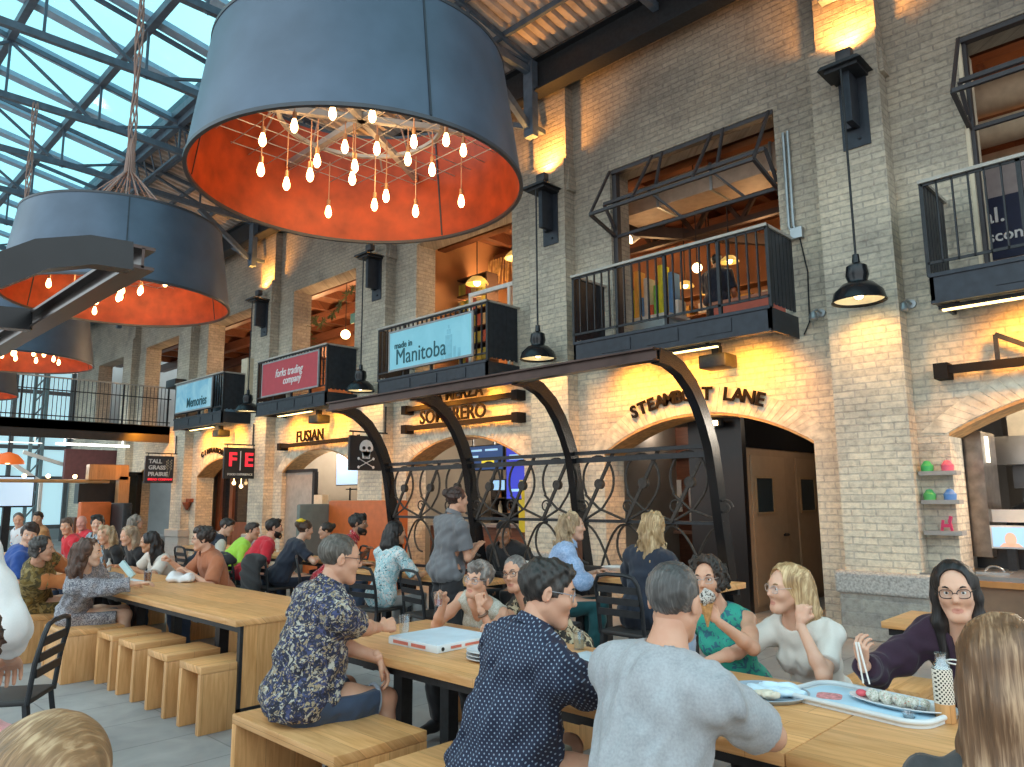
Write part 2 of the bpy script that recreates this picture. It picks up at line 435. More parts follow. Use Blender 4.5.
    for axn in range(3):
        u, w = (axn + 1) % 3, (axn + 2) % 3
        sa = [slice(0, n[i]) for i in range(3)]; sb = list(sa); sa[axn] = slice(0, n[axn] - 1); sb[axn] = slice(1, n[axn])
        ch = s[tuple(sa)] != s[tuple(sb)]
        E = np.argwhere(ch)
        ok = (E[:, u] > 0) & (E[:, w] > 0) & (E[:, u] < n[u] - 1) & (E[:, w] < n[w] - 1); E = E[ok]
        ins = s[E[:, 0], E[:, 1], E[:, 2]]
        def cell(du, dw):
            c = E.copy(); c[:, u] += du; c[:, w] += dw
            return idx[c[:, 0], c[:, 1], c[:, 2]]
        q = np.stack([cell(-1, -1), cell(0, -1), cell(0, 0), cell(-1, 0)], 1)
        q[~ins] = q[~ins][:, ::-1]
        quads.append(q)
    F = np.concatenate(quads); F = F[(F >= 0).all(1)]
    return vert, F
def np_mesh(name, parts):
    """parts: list of (verts, quads, material index) -> one mesh"""
    vs, fs, mi, o = [], [], [], 0
    for v, f, m in parts:
        if len(v) == 0: continue
        vs.append(v); fs.append(f + o); mi.append(m if isinstance(m, np.ndarray) else np.full(len(f), m)); o += len(v)
    v = np.concatenate(vs); f = np.concatenate(fs); mi = np.concatenate(mi)
    me = bpy.data.meshes.new(name)
    me.vertices.add(len(v)); me.vertices.foreach_set('co', v.astype(np.float32).ravel())
    me.loops.add(4 * len(f)); me.loops.foreach_set('vertex_index', f.astype(np.int32).ravel())
    me.polygons.add(len(f)); me.polygons.foreach_set('loop_start', (np.arange(len(f)) * 4).astype(np.int32))
    me.polygons.foreach_set('material_index', mi.astype(np.int32))
    me.polygons.foreach_set('use_smooth', np.ones(len(f), bool))
    me.update(calc_edges=True)
    return me

# ------------------------------------------------------------------ people
def rotv(v, ax, a):
    ax = nrm(ax); v = V3(v)
    return v * math.cos(a) + np.cross(ax, v) * math.sin(a) + ax * (ax @ v) * (1 - math.cos(a))
def frame(f, up):
    f = nrm(f); r = nrm(np.cross(f, up)); u = np.cross(r, f)
    return np.stack([r, f, u], 1)               # columns: right, forward, up
def ik(a, c, l1, l2, pole):
    d = c - a; L = np.linalg.norm(d); L2 = min(max(L, abs(l1 - l2) + .02), l1 + l2 - .003)
    dn = nrm(d); x = (l1 * l1 - l2 * l2 + L2 * L2) / (2 * L2); h = math.sqrt(max(l1 * l1 - x * x, 0))
    p = pole - dn * (pole @ dn); p = nrm(p)
    return a + dn * x + p * h, a + dn * L2
CURL = {'relax': ((25, 30, 20), .5), 'flat': ((6, 8, 5), .2), 'fist': ((78, 88, 55), 1.), 'grip': ((52, 58, 35), .85), 'pinch': ((45, 40, 20), .7)}
def hand_sdf(w, fw, nrmal, side, pose, s):
    """palm plus five fingers; fw = towards the fingers, nrmal = out of the back of the hand, side=+1 thumb towards +x"""
    f = nrm(fw); n = nrm(V3(nrmal) - f * (V3(nrmal) @ f)); x = np.cross(f, n) * side
    T = lambda a, b, c: w + (x * a + f * b + n * c) * s
    S = SDF(); ang, th = CURL[pose]
    mx = (.031, .0105, -.0105, -.030); ln = (.071, .079, .073, .057); rd = (.0092, .0095, .0090, .0080)
    S.ell(T(0, .05, -.004), V3(.036, .05, .0125) * s, np.stack([x, f, n], 1), .012)
    S.cap(T(0, -.03, 0), T(0, .02, 0), .0235 * s, .021 * s, .012)
    for i in range(4):
        a = T(mx[i] * .55, .015, 0); b = T(mx[i], .088 - abs(i - 1) * .004, 0); S.cap(a, b, .0105 * s, rd[i] * 1.05 * s, .01)
        d = nrm(f + x * mx[i] * 2.2); p = b; tot = 0
        for j, q in enumerate((.46, .30, .24)):
            tot += math.radians(ang[j] * (1 + .06 * (i - 1)))
            dd = d * math.cos(tot) - n * math.sin(tot)
            e = p + dd * ln[i] * q * s; S.cap(p, e, rd[i] * (1 - .08 * j) * s, rd[i] * (.92 - .08 * j) * s, .0035); p = e
    p = T(.022, .022, -.004); a = T(.046, .046, -.012 - .012 * th); b = T(.054 - .03 * th * th, .073, -.018 - .024 * th); c = T(.054 - .048 * th * th, .094 - .012 * th, -.02 - .03 * th)
    S.cap(p, a, .015 * s, .0125 * s, .01); S.cap(a, b, .0115 * s, .0100 * s, .004); S.cap(b, c, .0102 * s, .008 * s, .004)
    return S
def person(label, seat, face, head, seat_h=.45, s=1., build=1., female=False, skin=(.62, .36, .25), near=1, hands=None, poles=None,
           pose=('relax', 'relax'), hnorm=(None, None), twist=0., look=None, tilt=0., hair=None, tops=(), legs=None, glasses=None,
           shoes=(.03, .03, .035), sleeve=None, knees=None, stand=False, beard=None, cat='person', roll=0., feet=True, belly=0., group=None, hfwd=(None, None)):
    """seat (x, y) under the hips, face = heading in degrees from +Y counter-clockwise, head (x, y, z) centre, hands = world wrist targets (left, right)"""
    rz = math.radians(face)
    root = thing('person', (seat[0], seat[1], 0), label, cat, group, rz); WO[root.name] = Vector((0, 0, 0))
    cr, sr = math.cos(-rz), math.sin(-rz)
    def L(p):
        x, y = p[0] - seat[0], p[1] - seat[1]
        return V3(x * cr - y * sr, x * sr + y * cr, p[2])
    hb, hh, hd = ((.0075, .0034, .003), (.0105, .0055, .0045), (.014, .008, .007), (.018, .011, .009))[near]
    w = s * (.9 if female else 1.) ; bw = w * build
    hipz = seat_h + .095 * s
    H = V3(0, 0, hipz); Hd = L(head)
    # head frame
    if look is not None: fwd = nrm(L(look) - Hd)
    else: fwd = V3(0, 1, 0)
    up0 = nrm(V3(0, 0, 1) + .25 * nrm((Hd - H) * V3(1, 1, 0)) * min(1, np.linalg.norm((Hd - H)[:2]) / .4))
    HF = frame(fwd, up0)
    if tilt: HF = np.stack([rotv(HF[:, i], HF[:, 1], math.radians(tilt)) for i in range(3)], 1)
    hs = s * (.97 if female else 1.0)
    T = lambda x, y, z: Hd + HF @ (V3(x, y, z) * hs)
    N = Hd - nrm(HF[:, 2] * .6 + nrm(Hd - H) * .6) * .168 * s - HF[:, 1] * .022 * s      # base of the neck
    tl = .475 * s; d = N - H; dl = np.linalg.norm(d); back = V3(0, -1, 0)
    bow = math.sqrt(max(tl * tl - dl * dl, 0)) * .33
    mid = (H + N) / 2 + nrm(back - nrm(d) * (back @ nrm(d))) * bow
    B = lambda t: H * (1 - t) ** 2 + 2 * t * (1 - t) * (2 * mid - (H + N) / 2) + N * t * t
    up_c = nrm(B(.95) - B(.6))
    rt = rotv(V3(1, 0, 0), V3(0, 0, 1), math.radians(twist)); rt = nrm(rt - up_c * (rt @ up_c)); rt = rotv(rt, np.cross(rt, up_c), math.radians(roll)); fc = np.cross(up_c, rt)
    CF = np.stack([rt, fc, up_c], 1)
    PF = frame(V3(0, 1, 0), nrm(B(.3) - B(0)))
    shw = (.166 if female else .19) * s * (.7 + .3 * build)
    Sh = [N + rt * q * shw - up_c * .078 * s - fc * .005 for q in (-1, 1)]
    ch = B(.66); wa = B(.36)
    chr_ = V3(.150, .108, .19) * bw if not female else V3(.138, .10, .18) * bw
    def torso(S, g, full=True):
        S.ell(B(.04), V3(.165 * bw, .125 * bw, .115 * s) + g, PF, .05)
        S.ell(wa, V3((.138 if not female else .122) * bw, (.108 + belly * .5) * bw, .16 * s) + g, frame(PF[:, 1] + CF[:, 1], nrm(B(.5) - B(.2))), .06)
        if belly: S.ell(B(.25) + PF[:, 1] * (.05 + belly * .3), V3(.13 * bw, .09 + belly * .4, .12 * s) + g, PF, .06)
        S.ell(ch, chr_ + g, CF, .06)
        S.ell(B(.84) - fc * .012, V3(.15 * bw, .085 * bw, .095 * s) + g, CF, .05)
        if female:
            for q in (-1, 1): S.ell(ch + rt * q * .068 * w + fc * .078 * w - up_c * .015, V3(.06, .058, .062) * bw + g, CF, .035)
        for q in (0, 1):
            S.cap(N + (rt * (2 * q - 1)) * .03 * s - up_c * .018, Sh[q] + up_c * .004, .036 * s * (.6 + .4 * build) + g, .046 * s * (.6 + .4 * build) + g, .05)
    # arms
    ua, fa = .285 * s, .25 * s
    arms = []
    for q in (0, 1):
        sg = 2 * q - 1
        tgt = L(hands[q]) if hands and hands[q] is not None else V3(sg * .16 * s, .30 * s, hipz + .05)
        pl = poles[q] if poles and poles[q] is not None else (sg * .55, -.35, -.8)
        pl = V3(pl)
        E, W = ik(Sh[q], tgt, ua, fa, pl)
        arms.append((Sh[q], E, W))
    ar = (.047, .040, .036, .026) if not female else (.041, .034, .031, .0225)
    ar = [r * s * (.55 + .45 * build) for r in ar]
    # legs
    tha, shn = .43 * s, .42 * s
    lg = []
    for q in (0, 1):
        sg = 2 * q - 1
        hj = H + V3(sg * .085 * w, .02, -.02)
        if stand: kn = V3(sg * .095 * w, .03, hipz - .43 * s); an = V3(sg * .10 * w, -.02, hipz - .83 * s)
        else:
            kn = L(knees[q]) if knees and knees[q] is not None else hj + V3(sg * .075, .42 * s, -.005)
            kn = hj + nrm(kn - hj) * tha
            an = V3(kn[0] + sg * .01, kn[1] - .05, max(.085, kn[2] - shn))
        lg.append((hj, kn, an))
    # ---- body
    S = SDF(); torso(S, 0.)
    S.chain([N - up_c * .03, N + up_c * .03 - fc * .0, T(0, -.022, -.062)], [.068 * s, .056 * w, .053 * w], .035)
    for (a, e, wr) in arms:
        m = (a + e) / 2; S.chain([a, m, e], [ar[0], ar[0] * .98, ar[1]], .03)
        m = e + (wr - e) * .3; S.chain([e, m, wr], [ar[1], ar[2] * 1.07, ar[3]], .022)
    for (hj, kn, an) in lg:
        S.chain([hj, (hj + kn) / 2, kn], [.083 * bw, .076 * bw, .053 * s], .05)
        S.chain([kn, kn + (an - kn) * .3, an], [.053 * s, .056 * s, .036 * s], .03)
        S.cap(an + V3(0, -.02, -.04), an + V3(0, .13, -.055), .032 * s, .026 * s, .03)
    parts = [(*mesh_sdf(S, hb), 0)]
    # ---- head
    S = SDF(); Rh = HF
    E_ = lambda c, r, k=.02: S.ell(T(*c), V3(r) * hs, Rh, k * hs)
    jw = .051 if female else .058
    E_((0, -.018, .038), (.073, .094, .083)); E_((0, .03, .015), (.066, .066, .085)); E_((0, .034, -.045), (jw, .058, .07), .03)
    S.cap(T(-.012, .074, -.1), T(.012, .074, -.1), .02 * hs, .02 * hs, .03)
    for q in (-1, 1):
        S.cap(T(q * .048, .0, -.05), T(q * .02, .066, -.095), .018 * hs, .018 * hs, .03)
        E_((q * .038, .066, -.018), (.024, .024, .022), .03)
        S.cap(T(q * .014, .086, .036), T(q * .044, .074, .034), .009 * hs, .008 * hs, .016)
    S.cap(T(0, -.024, -.125), T(0, -.02, -.05), .052 * w, .05 * w, .03)
    for q in (-1, 1):
        S.cut(T(q * .032, .108, .013), T(q * .034, .098, .014), .017 * hs, .017 * hs, .014)
        S.chain([T(q * .0195, .0815, .0175), T(q * .032, .0855, .0245), T(q * .046, .0765, .0195)], [.0035 * hs, .0052 * hs, .0042 * hs], .005)
        S.chain([T(q * .0195, .0805, .008), T(q * .033, .0835, .0008), T(q * .046, .0755, .0065)], [.0035 * hs, .004 * hs, .0035 * hs], .005)
    S.cap(T(0, .088, .022), T(0, .108, -.018), .0085 * hs, .0125 * hs, .014)
    for q in (-1, 1): S.cap(T(q * .010, .094, -.024), T(q * .012, .09, -.026), .0085 * hs, .007 * hs, .008)
    S.cap(T(-.02, .083, -.0585), T(.02, .083, -.0585), .0065 * hs, .0065 * hs, .008); S.cap(T(0, .090, -.057), T(0, .0895, -.0585), .007 * hs, .007 * hs, .012)
    S.cap(T(-.015, .085, -.0705), T(.015, .085, -.0705), .0075 * hs, .0075 * hs, .008)
    S.cut(T(-.022, .099, -.0645), T(.022, .099, -.0645), .0035 * hs, .0035 * hs, .005)
    for q in (-1, 1):
        eR = np.stack([rotv(HF[:, i], HF[:, 2], -q * .35) for i in range(3)], 1)
        S.ell(T(q * .077, -.012, .004), V3(.010, .02, .033) * hs, eR, .008)
        S.cut(T(q * .09, -.004, .008), T(q * .088, -.004, -.008), .009 * hs, .007 * hs, .006)
    v, f = mesh_sdf(S, hh)
    loc = (v - Hd) @ HF / hs; fcen = loc[f].mean(1)
    lips = (((fcen[:, 0] / .024) ** 2 + ((fcen[:, 2] + .0645) / .0125) ** 2) < 1) & (fcen[:, 1] > .07)
    parts.append((v, f, lips.astype(int)))
    # ---- hands
    for q, (a, e, wr) in enumerate(arms):
        fd = nrm(wr - e)
        if hfwd[q] is not None: fd = nrm(V3(hfwd[q]))
        nn = V3(hnorm[q]) if hnorm[q] is not None else V3(0, 0, 1)
        if abs(nn @ fd) > .95: nn = V3(0, -1, .1)
        # back of hand and thumb side: right hand palm down has its thumb to the left
        sd = -1 if q == 1 else 1
        parts.append((*mesh_sdf(hand_sdf(wr + fd * .012, fd, nn, sd, pose[q], s * (.9 if female else 1)), hd), 0))
    sk = skin_mat('skin_%.2f_%.2f_%.2f' % skin, skin)
    lp = mat('lips_%.2f' % skin[0], (skin[0] * .84, skin[1] * .62, skin[2] * .66), .4, var=.05)
    link('body', np_mesh('body', parts), [sk, lp], root)
    off = lambda parts_: link(*parts_)
    # ---- eyes and brows
    if near <= 2:
        ew = mat('eye_white', (.8, .78, .76), .2, var=.03); ei = mat('eye_dark', (.035, .022, .016), .15, var=.05)
        for q in (-1, 1):
            m = MB(); c = T(q * .0325, .0765, .0128); m.ball(Vector(c), .0122 * hs, u=14, v=10)
            e = m.build('eye', ew, root, 0)
            m = MB(); c2 = T(q * .0325, .0832, .0128); m.ball(Vector(c2), .0068 * hs, u=10, v=8); m.build('iris', ei, e, 0)
    hm = None
    if hair:
        hm = hair_mat('hair_' + hair[0] + '_%.2f_%.2f' % (hair[1][0], hair[1][2]), hair[1], hair[2] if len(hair) > 2 else None)
        if near <= 1:
            bc = tuple(x * .6 for x in hair[1]); bm_ = mat('brow_%.2f_%.2f' % (hair[1][0], hair[1][2]), bc, .8)
            for q in (-1, 1):
                m = MB(); m.tube([T(q * .017, .0925, .0345), T(q * .034, .0905, .0405), T(q * .051, .077, .036)], [.0035 * hs, .0042 * hs, .0022 * hs], 6); m.build('eyebrow', bm_, root, 60)
        S = SDF(); kind = hair[0]; nz = None; hres = hh * 1.25
        sc_ = lambda g, y=-.022, z=.042: S.ell(T(0, y, z), V3(.076 + g, .097 + g, .085 + g) * hs, HF, .02)
        face_cut = lambda y=.075, z=.0, r=.085: S.clipin(T(0, y + .02, z - .13), T(0, y + .025, z - .0), r * hs)
        if kind == 'short':
            sc_(.009); S.ell(T(0, .04, .1), V3(.06, .045, .03) * hs, HF, .03)
            S.clip(T(0, -.03, -.052), HF @ V3(0, .25, -1)); S.clip(T(0, .045, -.0), HF @ V3(0, .75, -.62)); nz = (.006, 90)
        elif kind == 'crop':
            sc_(.004); S.clip(T(0, -.03, -.045), HF @ V3(0, .3, -1)); S.clip(T(0, .043, .0), HF @ V3(0, .72, -.66)); nz = (.003, 120)
        elif kind == 'bald':
            sc_(.0035); S.clip(T(0, -.03, -.05), HF @ V3(0, .3, -1)); S.clip(T(0, .02, .0), HF @ V3(0, .9, -.42)); S.clipin(T(0, .03, .18), T(0, -.055, .165), .062 * hs); nz = (.002, 150)
        elif kind == 'side':                 # fuller parted hair
            sc_(.014); S.ell(T(.012, .045, .105), V3(.062, .045, .03) * hs, HF, .03)
            S.clip(T(0, -.03, -.06), HF @ V3(0, .25, -1)); S.clip(T(0, .05, -.005), HF @ V3(0, .8, -.55)); nz = (.009, 70)
        elif kind == 'bob':
            sc_(.013); S.chain([T(-.07, -.03, .03), T(-.078, -.03, -.06)], [.03 * hs, .02 * hs], .03); S.chain([T(.07, -.03, .03), T(.078, -.03, -.06)], [.03 * hs, .02 * hs], .03)
            S.ell(T(0, -.07, -.02), V3(.075, .05, .08) * hs, HF, .03); face_cut(.06, .06, .07); nz = (.009, 80)
        elif kind == 'curly':
            sc_(.022)
            for q in range(22):
                a = q * 2.4; S.ell(T(.078 * math.cos(a), -.03 + .075 * math.sin(a), .055 - .105 * ((q * 7) % 11) / 11 + (.05 if q % 3 == 0 else 0)), V3(.034, .034, .034) * hs, HF, .012)
            face_cut(.075, .06, .066); nz = (.011, 130)
        elif kind == 'bun':
            sc_(.009); S.clip(T(0, .0, -.05), HF @ V3(0, .62, -.78)); S.clip(T(0, .052, .02), HF @ V3(0, .86, -.5)); S.ell(T(0, -.128, .062), V3(.042, .04, .042) * hs, HF, .02)
            nz = (.006, 90)
        else:                                 # long hair down to hair[3] below the head centre
            dn = hair[3] if len(hair) > 3 else .3; wav = hair[4] if len(hair) > 4 else .012
            sc_(.014)
            g = V3(0, 0, -1)
            upv = nrm(HF[:, 2] * .5 + V3(0, 0, 1))
            for q in (-1, 1):
                S.chain([T(q * .058, -.02, .05), T(q * .074, -.03, -.03), T(q * .080, -.035, -.03) - upv * dn * .35 * .9, T(q * .07, -.03, -.03) - upv * dn * .85], [.026 * hs, .024 * hs, .03 * hs, .016 * hs], .03)
            S.chain([T(0, -.07, .02), T(0, -.09, -.05), T(0, -.112, -.05) - upv * dn * .5, T(0, -.125, -.04) - upv * dn * .95], [.075 * hs, .07 * hs, .068 * hs, .03 * hs], .04)
            for q in (-.6, .6):
                S.chain([T(q * .075, -.07, -.02), T(q * .095, -.095, -.05) - upv * dn * .45, T(q * .09, -.105, -.04) - upv * dn * .92], [.05 * hs, .046 * hs, .018 * hs], .03)
            face_cut(.062, .062, .061); S.clip(T(0, .055, .02), HF @ V3(0, .92, -.38)) if False else None
            nz = (wav, 60)
        if nz: S.noise(nz[0] * hs, nz[1] / (1 if near < 2 else 1.5), hash(kind) % 7 if False else len(kind) * 3, (1, 1, .35 if kind == 'long' else .8))
        v, f = mesh_sdf(S, hres)
        if len(v): link('hair', np_mesh('hair', [(v, f, 0)]), hm, root)
    if beard:
        S = SDF(); S.ell(T(0, .036, -.050), V3(.074, .069, .080) * hs, HF, .02); S.cap(T(-.02, .086, -.05), T(.02, .086, -.05), .009 * hs, .009 * hs, .01); S.cap(T(0, .08, -.1), T(0, .08, -.115), .028 * hs, .02 * hs, .03)
        S.clip(T(0, 0, -.028), HF @ V3(0, .35, 1)); S.clipin(T(-.012, .1, -.066), T(.012, .1, -.066), .011 * hs); S.clip(T(0, .0, 0), HF @ V3(0, -1, 0)); S.noise(.003, 150, 2)
        v, f = mesh_sdf(S, hh); link('beard', np_mesh('beard', [(v, f, 0)]), hair_mat('beard_%.2f' % beard[0], beard), root)
    if glasses:
        gm = mat('spectacles_%.2f' % glasses[0], glasses, .25, var=.05); m = MB()
        for q in (-1, 1):
            m.tube([T(q * .034 + .026 * math.copysign(abs(math.cos(t)) ** .7, math.cos(t)), .1035 - .010 * abs(q * .034 + .026 * math.cos(t)) / .06, .010 + .0195 * math.copysign(abs(math.sin(t)) ** .7, math.sin(t))) for t in [2 * PI * k / 20 for k in range(20)]], .0019 * hs, 5, closed=True)
            m.tube([T(q * .06, .097, .017), T(q * .077, .05, .019), T(q * .081, -.008, .016), T(q * .08, -.022, .004)], .0018 * hs, 5)
        m.tube([T(-.009, .107, .014), T(0, .109, .0165), T(.009, .107, .014)], .0019 * hs, 5)
        go = m.build('glasses', gm, root, 60)
        lm = glass('lens_glass', (.93, .95, .96), .08); m = MB()
        for q in (-1, 1):
            ring = [m.bm.verts.new(T(q * .034 + .0255 * math.cos(t), .1025 - .010 * abs(q * .034 + .026 * math.cos(t)) / .06, .010 + .019 * math.sin(t))) for t in [2 * PI * k / 16 for k in range(16)]]
            m.bm.faces.new(ring)
        m.build('lens', lm, go, 0)
    # ---- clothes
    for t in tops:
        kind, mt = t['kind'], t['mat']; S = SDF(); g = t.get('g', .014) ; torso(S, g)
        S.ell(B(.03), V3(.172 * bw, .134 * bw, .12 * s) + g, PF, .05)
        hem = t.get('hem', -.04)
        sl = t.get('sleeve', .72)            # 0 none; 0..1 along the upper arm; 1..2 along the forearm
        for (a, e, wr) in arms:
            if sl <= 0: continue
            lo_ = t.get('loose', .015)
            if sl <= 1:
                c = a + (e - a) * sl; S.chain([a, c], [ar[0] + lo_ * .6, ar[0] + lo_ * 1.1], .03)
            else:
                c = e + (wr - e) * (sl - 1); S.chain([a, (a + e) / 2, e], [ar[0] + lo_ * .8, ar[0] + lo_, ar[1] + lo_ * 1.3], .035); S.chain([e, e + (c - e) * .3, c], [ar[1] + lo_ * 1.3, ar[2] * 1.07 + lo_ * 1.2, ar[2] + lo_ * (.5 if sl > 1.8 else 1.0)], .02)
        fold = t.get('fold', .013 if near == 0 else .009)
        S.noise(fold, t.get('ff', 38), t.get('seed', len(label)), (1, 1, .6), True, [(N, .06, .17)] + [(a + (e - a) * sl, .06, .15) for (a, e, wr) in arms if 0 < sl <= 1])
        for (a, e, wr) in arms:
            if sl <= 0: continue
            # flat cuff: remove everything beyond the end of the sleeve around the arm
            if sl <= 1: c = a + (e - a) * sl; dr = nrm(e - a)
            else: c = e + (wr - e) * (sl - 1); dr = nrm(wr - e)
            S.ops.append(('cuff', c, dr, .115 * s))
        if sl <= 0:
            for q in (0, 1): S.clipin(Sh[q] + rt * (2 * q - 1) * .075 * s + up_c * .10, Sh[q] + rt * (2 * q - 1) * .075 * s - up_c * .12, .085 * s)
        nk = t.get('neck', 'crew')
        nr = {'crew': .078, 'collar': .07, 'vee': .074, 'scoop': .105}[nk] * s
        S.clipin(N + up_c * .03 + fc * .012, N + up_c * .2 + fc * .03, nr)
        if nk in ('vee', 'scoop'): S.clipin(N + fc * .06 + up_c * .03, N + fc * .13 - up_c * (.10 if nk == 'scoop' else .14), (.062 if nk == 'scoop' else .038) * s)
        S.clip(H + V3(0, 0, hem), (0, 0, -1))
        if t.get('back_cut'): S.clipin(B(.4) - fc * .2, B(.4) - fc * .06, .09)
        v, f = mesh_sdf2(S, hb * 1.05)
        o = link(t.get('name', 'shirt'), np_mesh('shirt', [(v, f, 0)]), mt, root)
        if nk == 'collar':
            m = MB(); ring = []
            cc = N + up_c * .045 + fc * .006
            pts = [cc + rt * math.cos(a) * .071 * s + fc * math.sin(a) * .075 * s - up_c * (.02 * math.sin(a)) for a in [PI * .62 + 2 * PI * .88 * k / 18 for k in range(19)]]
            inn = [p + up_c * .022 * s - (p - cc) * .05 for p in pts]; out = [p + nrm(p - cc) * .018 * s - up_c * .02 * s for p in pts]
            A = [m.bm.verts.new(p) for p in out]; Bv = [m.bm.verts.new(p) for p in inn]; Cv = [m.bm.verts.new(p - nrm(p - cc) * .008 - up_c * .02 * s) for p in pts]
            for i in range(18):
                m.bm.faces.new((A[i], A[i + 1], Bv[i + 1], Bv[i])); m.bm.faces.new((Bv[i], Bv[i + 1], Cv[i + 1], Cv[i]))
            m.build('collar', mt, o, 60)
    if legs:
        S = SDF(); g = legs.get('g', .012)
        S.ell(B(.04), V3(.165 * bw, .128 * bw, .115 * s) + g * .6, PF, .05); S.ell(B(.2), V3(.14 * bw, .11 * bw, .1 * s) + g * .4, PF, .05)
        ln = legs.get('len', 1.)
        for (hj, kn, an) in lg:
            S.chain([hj, (hj + kn) / 2, kn], [.088 * bw + g, .08 * bw + g, .056 * s + g], .05)
            if ln > .5: S.chain([kn, kn + (an - kn) * .3, kn + (an - kn) * (.95 if ln >= 1 else (ln - .5) * 2)], [.056 * s + g, .058 * s + g, .045 * s + g], .03)
        S.noise(.008, 34, 4, (1, 1, 1), True)
        S.clip(H + V3(0, 0, legs.get('rise', .02) * s), (0, 0, 1))
        if ln <= .5:
            for (hj, kn, an) in lg: S.ops.append(('cuff', hj + (kn - hj) * ln * 2 * .9, nrm(kn - hj), .13))
        v, f = mesh_sdf2(S, hb * 1.1)
        tr = link(legs.get('name', 'trousers'), np_mesh('trousers', [(v, f, 0)]), legs['mat'], root)
        if ln <= .5 and legs.get('cuff'):
            for (hj, kn, an) in lg:
                c = hj + (kn - hj) * ln * 1.8; dr = nrm(kn - hj); m = MB(); fr = frame(dr, V3(0, 0, 1))
                r0 = .056 * s + g + .002
                m.tube([c + (fr[:, 0] * math.cos(t) + fr[:, 2] * math.sin(t)) * r0 for t in [2 * PI * k / 20 for k in range(20)]], .011, 6, closed=True); m.build('turned_up_cuff', legs['cuff'], tr, 60)
    if feet and shoes:
        for (hj, kn, an) in lg:
            S = SDF(); S.cap(an + V3(0, -.035, -.045), an + V3(0, .05, -.045), .04 * s, .042 * s, .03); S.cap(an + V3(0, .05, -.047), an + V3(0, .15, -.055), .042 * s, .034 * s, .03); S.clip(an + V3(0, 0, -.083), (0, 0, -1)); S.clip(an + V3(0, 0, .01), (0, 0, 1))
            v, f = mesh_sdf(S, hb * 1.2); link('shoe', np_mesh('shoe', [(v, f, 0)]), mat('shoe_%.2f' % shoes[0], shoes, .5), root)
    inv = lambda p: Vector((p[0] * math.cos(rz) - p[1] * math.sin(rz) + seat[0], p[0] * math.sin(rz) + p[1] * math.cos(rz) + seat[1], p[2]))
    root_info = dict(root=root, arms=[[inv(p) for p in a] for a in arms], T=T, N=N, B=B, CF=CF, H=H, inv=inv, Hd=Hd, HF=HF, Sh=Sh, lg=lg, L=L)
    return root_info
def mesh_sdf2(S, h):
    """mesh_sdf with flat sleeve ends: a 'cuff' clips only near the limb it ends"""
    cuffs = [o for o in S.ops if o[0] == 'cuff']; S.ops = [o for o in S.ops if o[0] != 'cuff']
    for o in cuffs: S.ops.append(('k', o[1], o[2], o[3]))
    return mesh_sdf(S, h)
# ------------------------------------------------------------------ palette
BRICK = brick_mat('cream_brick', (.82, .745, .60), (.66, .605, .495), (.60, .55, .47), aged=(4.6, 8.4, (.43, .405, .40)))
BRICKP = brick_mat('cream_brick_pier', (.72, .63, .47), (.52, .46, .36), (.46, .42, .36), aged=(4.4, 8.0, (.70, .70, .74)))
SOFFIT = mat('arch_brick_tan', (.50, .30, .13), .8, var=.3, scale=12)
STONE = mat('granite_block', (.42, .41, .39), .85, var=.35, scale=40, bmp=.4)
STEEL = mat('black_steel', (.022, .024, .028), .45, .3, var=.25, scale=20)
STEELB = mat('blue_black_steel', (.030, .036, .048), .42, .35, var=.2, scale=10)
ROOFST = mat('grey_blue_roof_steel', (.085, .115, .155), .55, .2, var=.2)
RAFT = mat('pale_blue_rafter', (.30, .42, .54), .6, .0, var=.1)
DECK = mat('roof_deck_tan_grey', (.44, .38, .34), .75, var=.25, scale=3)
GALV = mat('galvanised_pipe', (.40, .43, .45), .4, .7)
DRUM = mat('drum_blue_grey', (.072, .10, .145), .42, .35, var=.18, scale=2.5)
COPPER = mat('orange_lining', (.36, .046, .008), .40, .2, var=.3, scale=6)
OAK = wood_mat('oak_boards', (.59, .285, .095), (.85, .48, .215), axis=0, plank=.155)
OAKY = wood_mat('oak_boards_cross', (.59, .285, .095), (.85, .48, .215), axis=1, plank=.18)
OAKZ = wood_mat('oak_boards_upright', (.53, .255, .085), (.78, .435, .19), axis=2, plank=.18)
REDWOOD = wood_mat('dark_red_timber', (.10, .035, .02), (.19, .075, .04), axis=0, plank=.3)
WHITE = mat('white_paint', (.74, .73, .70), .6, var=.06)
CREAM = mat('cream_plaster', (.66, .57, .43), .8, var=.1)
STAIN = mat('stainless_steel', (.42, .41, .40), .32, .85, var=.12, scale=4)
DARK = mat('dark_interior', (.028, .022, .020), .8, var=.3)
BEIGE = mat('beige_panel', (.30, .20, .125), .7, var=.08)
ORANGE = mat('orange_vinyl', (.62, .13, .025), .5, var=.1)
LETTER = mat('dark_bronze_letters', (.010, .007, .006), .85, 0, spec=.15)
SIGNBAR = mat('matte_sign_steel', (.016, .014, .014), .8, 0, spec=.15)
BULB = glow('warm_filament', (1., .60, .24), 13.)
BULBG = glow('warm_shop_lamp', (1., .66, .30), 9.)
TUBE = glow('white_tube_light', (1., .97, .88), 5.)
WARMT = glow('amber_strip_light', (1., .74, .30), 4.)
YW, YP, YB = 9.2, 8.95, 8.41                     # wall face, pier face, balcony front
XC = lambda k: -5.39 - 4.93 * k                   # bay centre
XP = lambda k: -3.0 - 4.9 * k                     # pier centre right of bay k
HW, ZS, ZA = 1.62, 2.26, 2.74
HK = lambda k: 1.82 if k == -1 else HW                     # shop arch: half width, spring, crown
WW, WZ0, WZ1 = 1.37, 3.86, 6.76                   # upper opening
BAYS = range(-1, 6)
